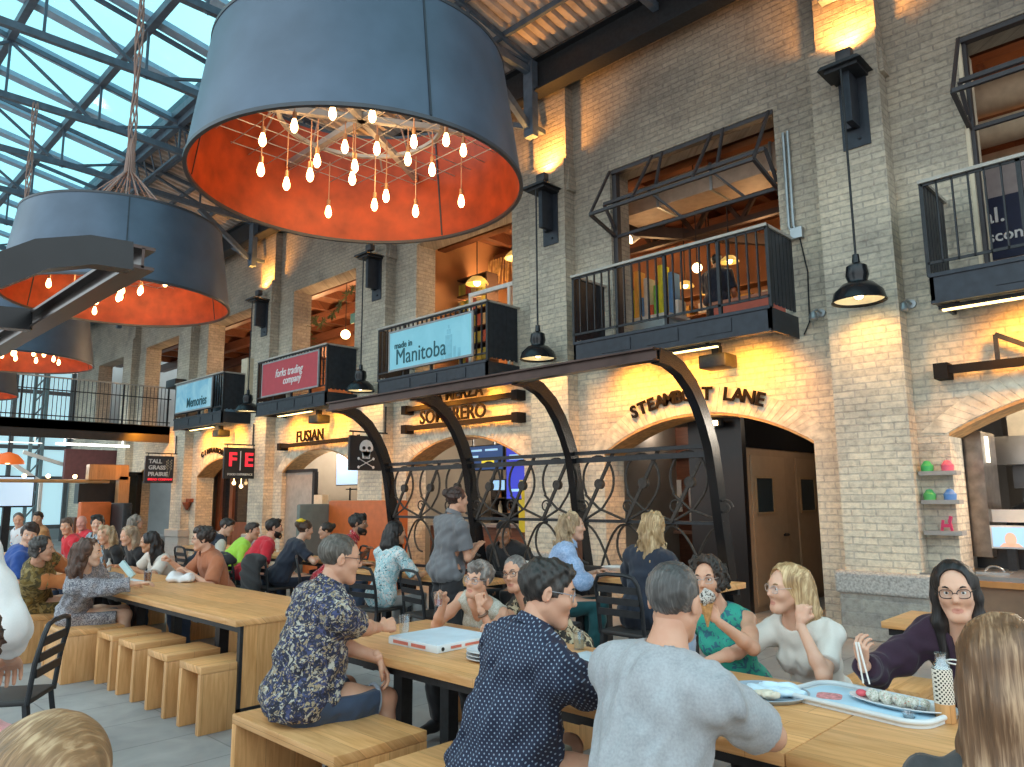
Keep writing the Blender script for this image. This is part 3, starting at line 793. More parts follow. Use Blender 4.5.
# ------------------------------------------------------------------ floor
def floor_mat():
    m, nt, b = new_mat('grey_stone_tiles')
    t = coords(nt)
    br = node(nt, 'ShaderNodeTexBrick', i_Scale=1., i_Mortar_Size=.006, i_Brick_Width=1.2, i_Row_Height=.6, i_Bias=.0)
    mp = node(nt, 'ShaderNodeMapping'); mp.inputs['Rotation'].default_value = (0, 0, PI / 2); nt.links.new(t, mp.inputs['Vector'])
    nt.links.new(mp.outputs[0], br.inputs['Vector'])
    br.inputs['Color1'].default_value = (.27, .27, .272, 1); br.inputs['Color2'].default_value = (.365, .365, .365, 1); br.inputs['Mortar'].default_value = (.2, .2, .2, 1)
    f = noise_fac(nt, t, 2.4, 6, .6, .5); r = ramp(nt, [(.3, (.74, .74, .75)), (.7, (1.12, 1.1, 1.08))], f)
    mx = node(nt, 'ShaderNodeMix', data_type='RGBA', blend_type='MULTIPLY'); mx.inputs[0].default_value = 1
    nt.links.new(br.outputs['Color'], mx.inputs[6]); nt.links.new(r.outputs[0], mx.inputs[7]); nt.links.new(mx.outputs[2], b.inputs['Base Color'])
    b.inputs['Roughness'].default_value = .55
    return m
MB().box(-40, 8, -4, 16, -.12, 0).build('floor', floor_mat(), kind='structure', smooth=0)
# ------------------------------------------------------------------ the long brick wall
def arc(k, n=20, hw=HW, zs=ZS, za=ZA):
    h = za - zs; R = (hw * hw + h * h) / (2 * h); zc = za - R; a0 = math.asin(hw / R)
    return [(XC(k) + R * math.sin(-a0 + 2 * a0 * i / n), zc + R * math.cos(-a0 + 2 * a0 * i / n)) for i in range(n + 1)]
w = MB(); tn = MB()
edges = [XC(k) for k in BAYS]
for k in BAYS:
    x0, x1 = XC(k) - 2.465, XC(k) + 2.465
    if k == -1: x1 = 4.5
    if k == 5: x0 = -34.
    w.box(x0, XC(k) - HK(k), YW, YW + .5, 0, ZS); w.box(XC(k) + HK(k), x1, YW, YW + .5, 0, ZS)
    a = arc(k, hw=HK(k))
    for i in range(20):
        (xa, za), (xb, zb) = a[i], a[i + 1]
        w.prism([(xa, za), (xb, zb), (xb, 3.5), (xa, 3.5)], YW, YW + .5)
    w.box(x0, XC(k) - HK(k), YW, YW + .5, ZS, 3.5); w.box(XC(k) + HK(k), x1, YW, YW + .5, ZS, 3.5)
    w.box(x0, x1, YW, YW + .5, 3.5, WZ0); 
    w.box(x0, XC(k) - WW, YW, YW + .5, WZ0, WZ1); w.box(XC(k) + WW, x1, YW, YW + .5, WZ0, WZ1)
    w.box(x0, x1, YW, YW + .5, WZ1, 9.3)
for k in BAYS:
    if k == -1: continue
    w.box(XP(k) - .40, XP(k) + .40, YP, YW, 0, 7.15); w.box(XP(k) - .33, XP(k) + .40, YP + .06, YW, 7.15, 8.45)
    for j in range(4): w.box(XP(k) + .40 - .015 * j, XP(k) + .40 + .05 - .015 * j, YP + .05 + .03 * j, YW, 6.6 + .14 * j, 6.74 + .14 * j)
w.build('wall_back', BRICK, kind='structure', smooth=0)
# radiating voussoir course and tan soffit of each arch
for i, k in enumerate(BAYS):
    a = arc(k, 44, hw=HK(k)); b = arc(k, 44, hw=HK(k) + .30, za=ZA + .36, zs=ZS + .02); m = MB(); s2 = MB()
    for j in range(44):
        p = [(a[j][0], a[j][1]), (a[j + 1][0], a[j + 1][1]), (b[j + 1][0], b[j + 1][1]), (b[j][0], b[j][1])]
        cx = sum(q[0] for q in p) / 4; cz = sum(q[1] for q in p) / 4
        m.prism([(cx + (q[0] - cx) * .88, cz + (q[1] - cz) * .98) for q in p], YW - .008, YW + .02)
    m.build('trim_%d' % (2 * i + 1), mat('voussoir_brick', (.68, .62, .50), .9, var=.3, scale=9), kind='structure', smooth=0)
    for j in range(44): s2.prism([a[j], a[j + 1], (a[j + 1][0], a[j + 1][1] - .035), (a[j][0], a[j][1] - .035)], YW + .0, YW + .5)
    s2.build('trim_%d' % (2 * i + 2), SOFFIT, kind='structure', smooth=0)
for i, k in enumerate(range(0, 5)):
    m = MB(); m.box(XP(k) - .47, XP(k) + .47, YP - .07, YW, 0, .52, .015); m.box(XP(k) - .50, XP(k) + .50, YP - .10, YW, .52, .74, .03)
    m.build('trim_%d' % (20 + i), STONE if k else brick_mat('grey_base_stones', (.46, .43, .38), (.36, .34, .31), (.40, .38, .35), .42, .15), kind='structure', smooth=0)
    if k == 0: MB().box(XP(k) - .505, XP(k) + .505, YP - .105, YW, .50, .745, .03).build('trim_30', STONE, kind='structure', smooth=0)
# ------------------------------------------------------------------ roof: dark eave beam, ribbed deck, trusses and skylight
RY0, RZ0, RS = 9.2, 8.98, .175                       # roof plane: z = RZ0 + RS * (RY0 - y)
rz_ = lambda y: RZ0 + RS * (RY0 - y)
m = MB(); m.box(-34, 6, 8.72, 8.76, 8.36, 8.93); m.box(-34, 6, 8.60, 8.88, 8.34, 8.38); m.box(-34, 6, 8.60, 8.88, 8.90, 8.94); m.box(-34, 6, 8.94, 9.0, 8.45, 8.9)
m.build('ceiling_eave_beam', STEEL, kind='structure', smooth=0)
m = MB(); ye = 5.75; n = 190
for i in range(n):                                   # ribs of the steel deck run up the slope
    x0 = -34 + i * .21
    for a, b, h in ((0, .09, 0), (.09, .12, .5), (.12, .18, 1), (.18, .21, .5)):
        hz0 = {0: 0, .5: 0, 1: .05}[h]; 
        za = .0 if h in (0,) else .05
        xs0, xs1 = x0 + a, x0 + b
        zl, zr = {(0): (0, 0), (.5): ((0, .08) if a == .09 else (.08, 0)), (1): (.08, .08)}[h]
        vs = [m.bm.verts.new(p) for p in ((xs0, 9.3, rz_(9.3) + zl), (xs1, 9.3, rz_(9.3) + zr), (xs1, ye, rz_(ye) + zr), (xs0, ye, rz_(ye) + zl))]
        m.bm.faces.new(vs)
bmesh.ops.remove_doubles(m.bm, verts=m.bm.verts, dist=.001)
bmesh.ops.solidify(m.bm, geom=m.bm.faces[:], thickness=.02)
m.build('ceiling_deck', DECK, kind='structure', smooth=0)
m = MB()
for x in np.arange(-34, 4, 2.465): pass
PUR = (5.7, 4.15, 2.6, 1.05, -.5, -2.0)
for y in PUR:
    m.bar((-34, y, rz_(y) - .10), (6, y, rz_(y) - .10), .12, .16)
for y in (8.0, 7.1, 6.3): m.bar((-34, y, rz_(y) - .07), (6, y, rz_(y) - .07), .06, .10)
m.bar((-34, 5.95, rz_(5.9) - .45), (6, 5.95, rz_(5.9) - .45), .06, .06); m.bar((-34, 5.6, rz_(5.6) + .1), (6, 5.6, rz_(5.6) + .1), .12, .3)
for i in range(90): m.bar((-34 + i * .45, 5.95, rz_(5.9) - .45), (-33.775 + i * .45, 5.75, rz_(5.7) - .12), .03, .03)
m.build('ceiling_purlins', ROOFST, kind='structure', smooth=0)
m = MB()
for i in range(29):
    x = -33.6 + 1.39 * i
    m.bar((x, 5.7, rz_(5.7) + .02), (x, -2.4, rz_(-2.4) + .02), .22, .10)
m.build('ceiling_rafters', RAFT, kind='structure', smooth=0)
glz = glass('skylight_glass', (.31, .58, .62), .05, .1)
for i in range(28):
    x = -33.6 + 1.39 * i
    for j in range(5):
        if i % 4 == 0 and j == 0: pass
m = MB()
for i in range(28):
    x = -33.6 + 1.39 * i
    vs = [m.bm.verts.new(p) for p in ((x, 5.7, rz_(5.7) + .09), (x + 1.39, 5.7, rz_(5.7) + .09), (x + 1.39, -2.4, rz_(-2.4) + .09), (x, -2.4, rz_(-2.4) + .09))]
    m.bm.faces.new(vs)
m.build('ceiling_skylight', glz, kind='structure', smooth=0)
for i in range(13):                                  # one truss per half bay
    x = -3.0 + 2.465 - 2.465 * i; m = MB()
    zb = 8.78
    m.bar((x, 8.7, zb - .05), (x, 4.4, zb + .12), .10, .12); m.bar((x, 4.4, zb + .12), (x, -2.4, zb + .02), .10, .12)
    m.bar((x, 8.8, rz_(8.8) - .12), (x, -2.4, rz_(-2.4) - .12), .05, .08)
    ys = [8.6, 7.2, 5.7, 4.15, 2.6, 1.05, -.5, -2.0]
    for j, y in enumerate(ys):
        m.bar((x, y, zb + .05), (x, y, rz_(y) - .14), .04, .04)
        if j: m.bar((x, ys[j - 1], rz_(ys[j - 1]) - .2) if j % 2 else (x, ys[j - 1], zb + .05), (x, y, zb + .05) if j % 2 else (x, y, rz_(y) - .2), .05, .05)
    if i % 2 == 1:                                   # brackets where a truss lands on a pier
        m.box(x - .10, x + .10, 8.56, 8.70, 7.55, 8.9); m.bar((x - .02, 8.62, 7.7), (x - .02, 7.2, 8.72), .10, .12); m.bar((x - 1.3, 8.66, 8.4), (x, 8.66, 7.72), .08, .08); m.bar((x, 8.62, 7.75), (x, 8.95, 7.75), .08, .08)
    m.build('ceiling_truss', ROOFST, kind='structure', smooth=0)
# ------------------------------------------------------------------ rooms behind the wall
UPC = mat('warm_brown_ceiling', (.20, .085, .045), .8, var=.25, scale=3)
m = MB(); m.box(-34, 6, YW + .5, 15, 3.62, 3.86); m.build('floor_upper', mat('upper_floor', (.16, .11, .08), .7), kind='structure', smooth=0)
m = MB(); m.box(-34, 6, YW + .45, 15, 3.4, 3.62); m.build('ceiling_shops', mat('shop_ceiling', (.35, .30, .25), .8), kind='structure', smooth=0)
m = MB(); m.box(-34, 6, 15, 15.2, 0, 3.62); m.build('wall_shops_back', mat('shop_wall', (.38, .33, .28), .8, var=.2, scale=1), kind='structure', smooth=0)
m = MB(); m.box(-34, 6, 15, 15.2, 3.86, 8.4); m.build('wall_upper_back', mat('upper_wall', (.30, .13, .06), .8, var=.4, scale=1.), kind='structure', smooth=0)
m = MB(); m.box(-34, 6, YW + .5, 15, 7.75, 7.9); m.build('ceiling_upper', UPC, kind='structure', smooth=0)
m = MB()
for i in range(28): m.box(-33 + 1.4 * i, -32.86 + 1.4 * i, YW + .5, 15, 7.5, 7.75)
for y in (10.6, 12.4, 14.): m.box(-34, 6, y, y + .22, 7.2, 7.5)
m.build('ceiling_timber_joists', REDWOOD, kind='structure', smooth=0)
for i, k in enumerate(range(0, 5)):
    MB().box(XP(k) - .1, XP(k) + .1, YW + .5, 15, 0, 3.4).build('wall_partition_%d' % i, mat('partition', (.30, .26, .22), .8, var=.2, scale=1), kind='structure', smooth=0)
for i, k in enumerate((0, 2)): MB().box(XP(k) - .1, XP(k) + .1, YW + .5, 15, 3.86, 7.75).build('wall_upper_partition_%d' % i, mat('upper_partition', (.40, .20, .09), .8, var=.25, scale=1), kind='structure', smooth=0)
# far end of the hall
m = MB(); m.box(-36.2, -36, -6, 16, 0, 10.5); m.build('wall_left', mat('far_end_wall', (.36, .38, .38), .8, var=.25, scale=.7), kind='structure', smooth=0)
# ------------------------------------------------------------------ balconies
def balcony(k, label, last=False):
    x0, x1 = XC(k) - 1.53, XC(k) + 1.53
    if k == -1: x0, x1 = -2.13, 1.2
    t = thing('balcony', ((x0 + x1) / 2, YB, 3.55), label, 'balcony', 'shop balconies along the brick wall')
    m = MB(); m.box(x0, x1, YB, YB + .04, 3.56, 3.84); m.box(x0, x0 + .04, YB, YW - .001, 3.56, 3.84); m.box(x1 - .04, x1, YB, YW - .001, 3.56, 3.84); m.box(x0, x1, YB - .02, YB + .06, 3.82, 3.86); m.box(x0, x1, YB - .02, YB + .06, 3.54, 3.57)
    for q in (.25, .5, .75): m.box(x0 + (x1 - x0) * q - .25, x0 + (x1 - x0) * q + .25, YB - .012, YB, 3.62, 3.79)
    m.build('fascia', STEELB, t, 0)
    MB().box(x0 + .04, x1 - .04, YB + .04, YW - .001, 3.74, 3.82).build('deck', STEELB, t, 0)
    m = MB(); m.box(x0 - .02, x1 + .02, YB - .03, YB + .04, 4.85, 4.885); m.box(x0 - .02, x0 + .05, YB, YW - .001, 4.85, 4.885); m.box(x1 - .05, x1 + .02, YB, YW - .001, 4.85, 4.885)
    m.build('handrail', mat('worn_rail_cap', (.42, .39, .35), .5, .3), t, 0)
    m = MB(); m.box(x0, x1, YB, YB + .015, 3.96, 3.99); m.box(x0, x1, YB, YB + .015, 4.82, 4.85)
    m.build('bottom_rail', STEEL, t, 0)
    n = 23; dt = (x1 - x0) / n; proto = None
    for i in range(n + 1):
        x = x0 + i * dt
        if i % 6 == 0 or i == n: MB().box(x - .02, x + .02, YB, YB + .05, 3.84, 4.85).build('post', STEEL, t, 0); continue
        if proto is None: proto = MB().box(-.008, .008, YB + WO[t.name].y * 0, YB + .03, 3.96, 4.85).build('baluster', STEEL, t, 0); base = x; proto.location.x = x; pd = proto
        else:
            o = pd.copy(); col.objects.link(o); o.location.x = x
    for x in (x0, x1 - .03):
        m = MB()
        for j in range(7): m.box(x + .006, x + .024, YB + .06 + j * .105, YB + .12 + j * .105, 3.9, 4.85)
        m.box(x + .010, x + .020, YB + .05, YW - .05, 3.92, 4.85)
        m.build('side_panel', STEELB, t, 0)
    return t
BL = {-1: 'steel balcony at the right edge of the picture with a navy banner behind its bars', 0: 'steel balcony with open bars above the arched dark passage', 1: 'steel balcony carrying the larger pale blue banner with a printed tower',
      2: 'steel balcony carrying the red banner', 3: 'steel balcony carrying the smaller pale blue banner by the footbridge'}
for k in (-1, 0, 1, 2, 3): balcony(k, BL[k])
# ------------------------------------------------------------------ banners hung on the balconies
def skyb(name, c1, c2):
    m, nt, b = new_mat(name); v = coords(nt, (1, 1, 1)); f = noise_fac(nt, v, 1.6, 4, .6, 1.); r = ramp(nt, [(.3, c1), (.7, c2)], f); nt.links.new(r.outputs[0], b.inputs['Base Color']); b.inputs['Roughness'].default_value = .6
    return m
def banner(x0, x1, z0, z1, face, label, frame_c):
    t = thing('banner', ((x0 + x1) / 2, YB - .045, z0), label, 'banner')
    MB().box(x0, x1, YB - .055, YB - .035, z0, z1).build('banner_panel', face, t, 0)
    m = MB(); e = .035
    m.box(x0 - e, x1 + e, YB - .062, YB - .03, z0 - e, z0); m.box(x0 - e, x1 + e, YB - .062, YB - .03, z1, z1 + e); m.box(x0 - e, x0, YB - .062, YB - .03, z0, z1); m.box(x1, x1 + e, YB - .062, YB - .03, z0, z1)
    m.build('banner_frame', frame_c, t, 0)
    return t
frm = mat('banner_frame_grey', (.30, .30, .31), .5)
TEALT = mat('deep_teal_lettering', (.012, .10, .13), .6); NAVYT = mat('navy_lettering', (.015, .04, .09), .6); WHT = mat('white_lettering', (.8, .8, .8), .6)
t = banner(-11.40, -9.10, 3.99, 4.70, skyb('pale_blue_print', (.28, .66, .80), (.36, .76, .90)), 'larger pale blue banner with a printed tower on a balcony', frm)
text('lettering', 'Manitoba', TEALT, t, (-10.48, YB - .06, 4.20), .42, ext=.004, sx=.93); text('lettering', 'made in', TEALT, t, (-10.98, YB - .06, 4.43), .17, ext=.004, bold=.002)
m = MB()
for a, b, z0, h in ((-9.78, -9.60, 0, .42), (-9.74, -9.64, .43, .52), (-9.71, -9.67, .53, .6), (-9.56, -9.5, 0, .2), (-9.45, -9.38, 0, .16), (-9.9, -9.82, 0, .2)): m.box(a, b, YB - .058, YB - .052, 3.995 + z0, 3.99 + h)
m.build('printed_tower', mat('faint_blue_print', (.24, .58, .72), .6), t, 0)
t = banner(-16.42, -13.97, 3.99, 4.74, mat('red_print', (.50, .055, .075), .6, var=.05), 'red banner with white script lettering on a balcony', frm)
text('lettering', 'forks trading', WHT, t, (-15.2, YB - .06, 4.45), .27, ext=.004, bold=.002, shear=.25, sx=.86); text('lettering', 'company', WHT, t, (-15.05, YB - .06, 4.25), .24, ext=.004, bold=.002, shear=.25, sx=.9)
t = banner(-21.50, -19.20, 4.02, 4.78, skyb('pale_blue_sky_print', (.20, .52, .72), (.50, .78, .88)), 'smaller pale blue banner on the balcony beside the footbridge', frm)
text('lettering', 'Memories', TEALT, t, (-20.1, YB - .06, 4.22), .37, ext=.004, bold=.006, sx=.85)
t = thing('banner', (-.75, 10.4, 4.4), 'navy banner with white words inside the right hand window', 'banner')
MB().box(-2.0, .9, 10.4, 10.42, 4.42, 5.2).build('banner_panel', mat('navy_print', (.012, .018, .055), .6), t, 0)
text('lettering', 'al.', WHT, t, (-1.86, 10.39, 4.96), .27, ext=.004, bold=.004); text('lettering', 'scon.', WHT, t, (-1.74, 10.39, 4.70), .20, ext=.004, bold=.003); text('lettering', 'open', WHT, t, (-1.05, 10.39, 4.70), .20, ext=.004, bold=.003)
# ------------------------------------------------------------------ pier lamps: bracket, rod and bell shade
def pier_lamp():
    t = thing('pendant_lamp', (0, 0, 0), 'x', 'lamp', 'bell pendants on the brick piers')
    m = MB(); m.box(-.16, .16, -.02, .0, 5.72, 6.62); m.box(-.11, .02, -.09, -.02, 5.95, 6.35, .01); m.box(-.02, .06, -.28, -.02, 5.95, 6.62); m.ball((.04, -.03, 5.82), .02)
    m.build('bracket', STEELB, t)
    m = MB(); m.prism([(-.25, 6.62), (.25, 6.62), (.21, 6.66), (-.21, 6.66)], -.44, 0); m.box(-.19, .19, -.38, 0, 6.58, 6.62)
    m.build('shelf_plate', STEEL, t, 0)
    m = MB(); m.box(-.09, .09, -.26, -.14, 6.76, 6.89, .01); m.cyl((0, -.2, 6.66), (0, -.2, 6.78), .025); m.box(-.07, .07, -.15, -.13, 6.78, 6.87)
    m.build('uplight', mat('grey_floodlight', (.05, .05, .055), .5, .3), t)
    m = MB(); m.cyl((0, -.36, 6.60), (0, -.36, 4.25), .014, n=8); m.build('rod', STEEL, t)
    m = MB(); m.lathe([(.0, 4.30), (.035, 4.30), (.045, 4.20), (.11, 4.16), (.125, 4.05), (.105, 3.99), (.11, 3.97), (.17, 3.95), (.26, 3.86), (.285, 3.77), (.295, 3.75), (.285, 3.745), (.27, 3.77), (.245, 3.85), (.15, 3.935), (.09, 3.96)], (0, -.36, 0), 36)
    s = m.build('shade', mat('black_enamel', (.02, .022, .026), .22, .3), t, 50)
    m = MB(); m.lathe([(.26, 3.775), (.235, 3.85), (.145, 3.925), (.03, 3.945)], (0, -.36, 0), 32); m.build('reflector', mat('white_enamel', (.75, .70, .60), .4), s, 50)
    m = MB(); m.ball((0, -.36, 3.84), .055, (1, 1, 1.2)); m.build('bulb', glow('lamp_warm_white', (1., .80, .42), 14.), s)
    return t
plab = ['bell pendant lamp on the pier beside the stone base', 'bell pendant lamp on the pier between the open balcony and the blue tower banner',
        'bell pendant lamp on the pier between the blue tower banner and red banner', 'bell pendant lamp on the pier between the red banner and the far blue banner']
pl0 = pier_lamp()
for i in range(4):
    loc = (XP(i) + .10, YP - .001, 0)
    if i == 0: pl0.location = loc; pl0['label'] = plab[0]; WO[pl0.name] = Vector(loc)
    else: dup(pl0, loc, 0, plab[i])
# ------------------------------------------------------------------ drum chandeliers
DZ0, DZ1, DR0, DR1 = 4.0, 4.98, 1.27, 1.13
def drum():
    t = thing('drum_chandelier', (0, 0, DZ0), 'x', 'chandelier', 'drum chandeliers over the communal tables')
    WO[t.name] = Vector((0, 0, DZ0))
    m = MB(); m.lathe([(DR0, DZ0), (DR1, DZ1), (DR1 - .012, DZ1), (DR0 - .012, DZ0), (DR0, DZ0)], n=96); sh = m.build('shade', DRUM, t, 60)
    m = MB(); m.lathe([(DR1 - .014, DZ1 - .002), (DR1 - .02, DZ1 - .002), (DR0 - .02, DZ0 + .002), (DR0 - .014, DZ0 + .002), (DR1 - .014, DZ1 - .002)], n=96); m.build('lining', COPPER, t, 60)
    m = MB()
    for z, r in ((DZ0, DR0), (DZ1, DR1)): m.lathe([(r + .007, z - .012), (r + .007, z + .014), (r - .022, z + .014), (r - .022, z - .012), (r + .007, z - .012)], n=96)
    m.build('rim', mat('drum_rim', (.05, .055, .065), .4, .4), t, 50)
    for a, rr, rs in [(a, r1, r2) for a in (-.24, 1.9, 4.1) for r1, r2 in ((DR0 + .004, DR1 + .004), (DR0 - .024, DR1 - .024))]:
        m = MB(); m.bar((rr * math.cos(a), rr * math.sin(a), DZ0 + .02), (rs * math.cos(a), rs * math.sin(a), DZ1 - .02), .014, .008, up=(math.cos(a), math.sin(a), 0)); m.build('seam_strip', STEELB, t, 0)
    m = MB(); zg = DZ0 + .52; R = 1.17
    for i in range(-5, 6):
        h = math.sqrt(max(R * R - (i * .2) ** 2, 0)); m.tube([(-h, i * .2, zg), (h, i * .2, zg)], .004, 5); m.tube([(i * .2, -h, zg + .01), (i * .2, h, zg + .01)], .004, 5)
    for a in (0, PI / 3, 2 * PI / 3): m.bar((-1.15 * math.cos(a), -1.15 * math.sin(a), zg + .06), (1.15 * math.cos(a), 1.15 * math.sin(a), zg + .06), .05, .05)
    m.lathe([(.62, zg + .03), (.65, zg + .03), (.65, zg + .06), (.62, zg + .06), (.62, zg + .03)], n=40)
    m.build('wire_grid', mat('galvanised_wire', (.36, .33, .31), .5, .4), t)
    return t
def at(px, py, Y=None, X=None, Z=None, D=None):
    """point where a line of sight of the photograph meets a plane"""
    f = 745.; p = math.radians(8.66); yw = math.radians(44.3); rl = math.radians(.43)
    F = np.array([-math.sin(yw) * math.cos(p), math.cos(yw) * math.cos(p), math.sin(p)]); R0 = np.array([math.cos(yw), math.sin(yw), 0]); U0 = np.cross(R0, F)
    U = U0 * math.cos(rl) + R0 * math.sin(rl); R = R0 * math.cos(rl) - U0 * math.sin(rl)
    d = F + R * (px - 512) / f - U * (py - 383.5) / f; C = np.array([0, 0, 1.6])
    if D is not None: return C + d * D
    t = Y / d[1] if Y is not None else X / d[0] if X is not None else (Z - 1.6) / d[2]
    return C + d * t
d0 = drum(); DC = [(-4.71, 3.14), (-9.7, 3.02), (-15.2, 3.05), (-20.6, 3.05)]
bz = [(235, 395), (230, 480), (325, 355), (434, 318), (547, 326), (303, 520), (390, 455), (370, 495), (469, 415), (422, 600), (490, 505), (497, 470), (553, 580), (586, 555), (648, 450), (665, 400), (670, 598), (717, 480), (757, 395), (806, 425), (800, 570), (560, 420)]
dist = math.hypot(4.71, 3.14); axd = nrm(V3(-4.71, 3.14, 0))
cord_m = mat('copper_cord', (.50, .28, .18), .5)
b0 = None
for i, (zx, zy) in enumerate(bz):
    P = at(180 + zx / 2.844, zy / 2.844, D=1.); d = P - V3(0, 0, 1.6); d = d / (d @ axd)
    best = None
    for j in (0, .25, -.25, .5, -.5, .75, -.75):
        q = V3(0, 0, 1.6) + d * (dist + j * (1 if i % 2 else -1)); c = q - V3(-4.71, 3.14, 0)
        if math.hypot(c[0], c[1]) < .98 and 4.02 < c[2] < 4.42: best = c; break
    if best is None:
        q = V3(0, 0, 1.6) + d * dist; best = q - V3(-4.71, 3.14, 0); best[2] = min(max(best[2], 4.05), 4.45)
        r = math.hypot(best[0], best[1]); 
        if r > 1.0: best[:2] *= 1. / r
    if b0 is None:
        m = MB(); m.lathe([(.0, -.062), (.014, -.058), (.027, -.035), (.028, -.01), (.018, .03), (.013, .045), (.013, .05)], n=12); b0 = m.build('light_bulb', BULB, d0, 60); b0.location = (0, 0, 0); bm_ = b0
        m = MB(); m.cyl((0, 0, .045), (0, 0, .10), .016, n=10); so = m.build('socket', mat('brass_socket', (.45, .26, .14), .4, .5), bm_)
        # socket coordinates were shifted by the chandelier height: bulb meshes are modelled about their own centre
        for o in (b0, so):
            for v in o.data.vertices: v.co.z += DZ0
        ob = b0; so_ = so
    else:
        ob = b0.copy(); col.objects.link(ob); s2 = so_.copy(); col.objects.link(s2); s2.parent = ob
    ob.location = Vector((best[0], best[1], best[2] - DZ0))
    m = MB(); m.tube([(best[0], best[1], best[2] + .09), (best[0], best[1], DZ0 + .54)], .0045, 5); m.build('cord', cord_m, d0)
# twisted suspension cable fanning out to the rim
m = MB(); ap = 6.15; ztop = 8.85
for i in range(16):
    a = 2 * PI * i / 16; r = .75 + .25 * (i % 3 == 0)
    m.tube([(r * math.cos(a), r * math.sin(a), DZ0 + .6), (r * .55 * math.cos(a + .1), r * .55 * math.sin(a + .1), DZ1 + .22), (.06 * math.cos(a), .06 * math.sin(a), ap - .45), (.03 * math.cos(a), .03 * math.sin(a), ap)], .009, 5)
for i in range(5):
    m.tube([(.035 * math.cos(1.26 * i + z * 4) * (1 + .5 * math.sin(z * 5)), .035 * math.sin(1.26 * i + z * 4), ap - .2 + z) for z in np.linspace(0, ztop - ap + .2, 28)], .011, 5)
m.build('hanging_cable', mat('brown_cable', (.30, .20, .17), .7), d0)
dl = ['large drum chandelier nearest the camera, at the top of the picture', 'second nearest drum chandelier, partly hidden by the steel frame corner', 'third drum chandelier away, low at the left edge', 'farthest drum chandelier in front of the footbridge']
d0.location = (*DC[0], DZ0); d0['label'] = dl[0]; WO[d0.name] = d0.location.copy()
for i in (1, 2, 3): dup(d0, (*DC[i], DZ0), 1.9 * i, dl[i])
# ------------------------------------------------------------------ curved steel canopy frames
RIB = [(5.04, 2.72), (5.20, 2.71), (5.38, 2.65), (5.55, 2.53), (5.68, 2.38), (5.78, 2.22), (5.86, 2.05), (5.92, 1.75), (5.98, 1.36), (6.06, .95), (6.14, .6), (6.25, .0)]
def scroll(m, u, z0=1.36):
    Y = 5.93
    m.tube([(u + .19 * math.sin(t) - .02, Y, z0 + .40 + .235 * math.cos(t)) for t in np.linspace(-2.2, 2.3, 18)] + [(u + .02, Y, z0 + .12), (u - .18, Y, z0 + .02)], .013, 6)
    m.tube([(u - .19, Y, z0 + .26), (u - .02, Y, z0 + .12), (u + .30, Y, z0 + .01)], .013, 6)
    m.bar((u + .17, Y, z0 + .66), (u - .22, Y, z0 + .0), .022, .03)
    m.cyl((u - .005, Y - .025, z0 + .36), (u - .005, Y + .025, z0 + .36), .05, n=16)
    m.tube([(u - .2 + .16 * math.cos(t), Y + .04, z0 - .22 + .2 * math.sin(t)) for t in np.linspace(1.5, 4.7, 12)], .012, 6)
    m.tube([(u + .25 - .30 * t, Y + .04, z0 - .03 - .45 * t * t) for t in np.linspace(0, 1, 8)], .012, 6); m.tube([(u - .25 + .35 * t, Y + .04, z0 - .03 - .5 * t * t) for t in np.linspace(0, 1, 8)], .012, 6)
    m.tube([(u + .33 + .07 * (1 - s / 26) * math.cos(s * .5), Y, z0 + .14 + .07 * (1 - s / 26) * math.sin(s * .5)) for s in range(16)], .009, 5)
def canopy(xs, yc, sgn, label, rails, dz=0.):
    t = thing('canopy_frame', ((xs[0] + xs[-1]) / 2, yc + sgn * 3.0, 0), label, 'canopy frame')
    Yf = lambda y: yc + sgn * (y - 3.06)
    m = MB(); y = Yf(5.0)
    x0, x1 = min(xs) - .04, max(xs) + .04
    m.box(x0, x1, y - .05, y + .05, 2.715 + dz, 2.73 + dz); m.box(x0, x1, y - .05, y + .05, 2.625 + dz, 2.64 + dz); m.box(x0, x1, y - .006, y + .006, 2.63 + dz, 2.72 + dz)
    m.build('beam', mat('brown_black_steel', (.05, .032, .028), .28, .6, var=.3, scale=5), t, 0)
    for x in xs:
        m = MB()
        P = [Vector((0, Yf(a), b - .045 + dz * min(1, max(0, (b - 2.) / .5)))) for a, b in RIB]
        rings = []
        for i, p in enumerate(P):
            dd = (P[min(i + 1, len(P) - 1)] - P[max(i - 1, 0)]).normalized(); nn = Vector((1, 0, 0)).cross(dd)
            rings.append([m.bm.verts.new((x + sx * .042, p.y + nn.y * sn * .062, p.z + nn.z * sn * .062)) for sx, sn in ((-1, -1), (1, -1), (1, 1), (-1, 1))])
        for A, B in zip(rings, rings[1:]):
            for k in range(4): m.bm.faces.new((A[k], A[(k + 1) % 4], B[(k + 1) % 4], B[k]))
        m.bm.faces.new(rings[0]); m.bm.faces.new(list(reversed(rings[-1])))
        m.build('rib', mat('gloss_black_steel', (.016, .016, .018), .25, .4), t, 40)
    if rails:
        m = MB(); m.bar((x0, 5.89, 2.03), (x1, 5.89, 2.03), .06, .035); m.bar((x0, 5.91, 1.96), (x1, 5.91, 1.96), .05, .05); m.bar((x0, 5.96, 1.36), (x1, 5.96, 1.36), .05, .03); m.bar((x0, 6.1, .75), (x1, 6.1, .75), .05, .03); m.build('rail', STEEL, t, 0)
        for a, b in zip(xs, xs[1:]):
            lo = min(a, b); m = MB()
            for u in (.3, .82, 1.32): scroll(m, lo + u)
            m.build('ironwork_scrolls', mat('rusty_black_iron', (.045, .037, .032), .6, .3, var=.4, scale=30), t)
    return t
canopy([-3.3, -4.88, -6.45, -8.02], 3.06, 1, 'black curved steel canopy frame with ironwork scrolls between the tables', True, .045)
canopy([-3.38, -5.0, -6.62, -8.24], 3.06, -1, 'dark steel canopy frame corner hanging into the view at upper left', False, -.03)
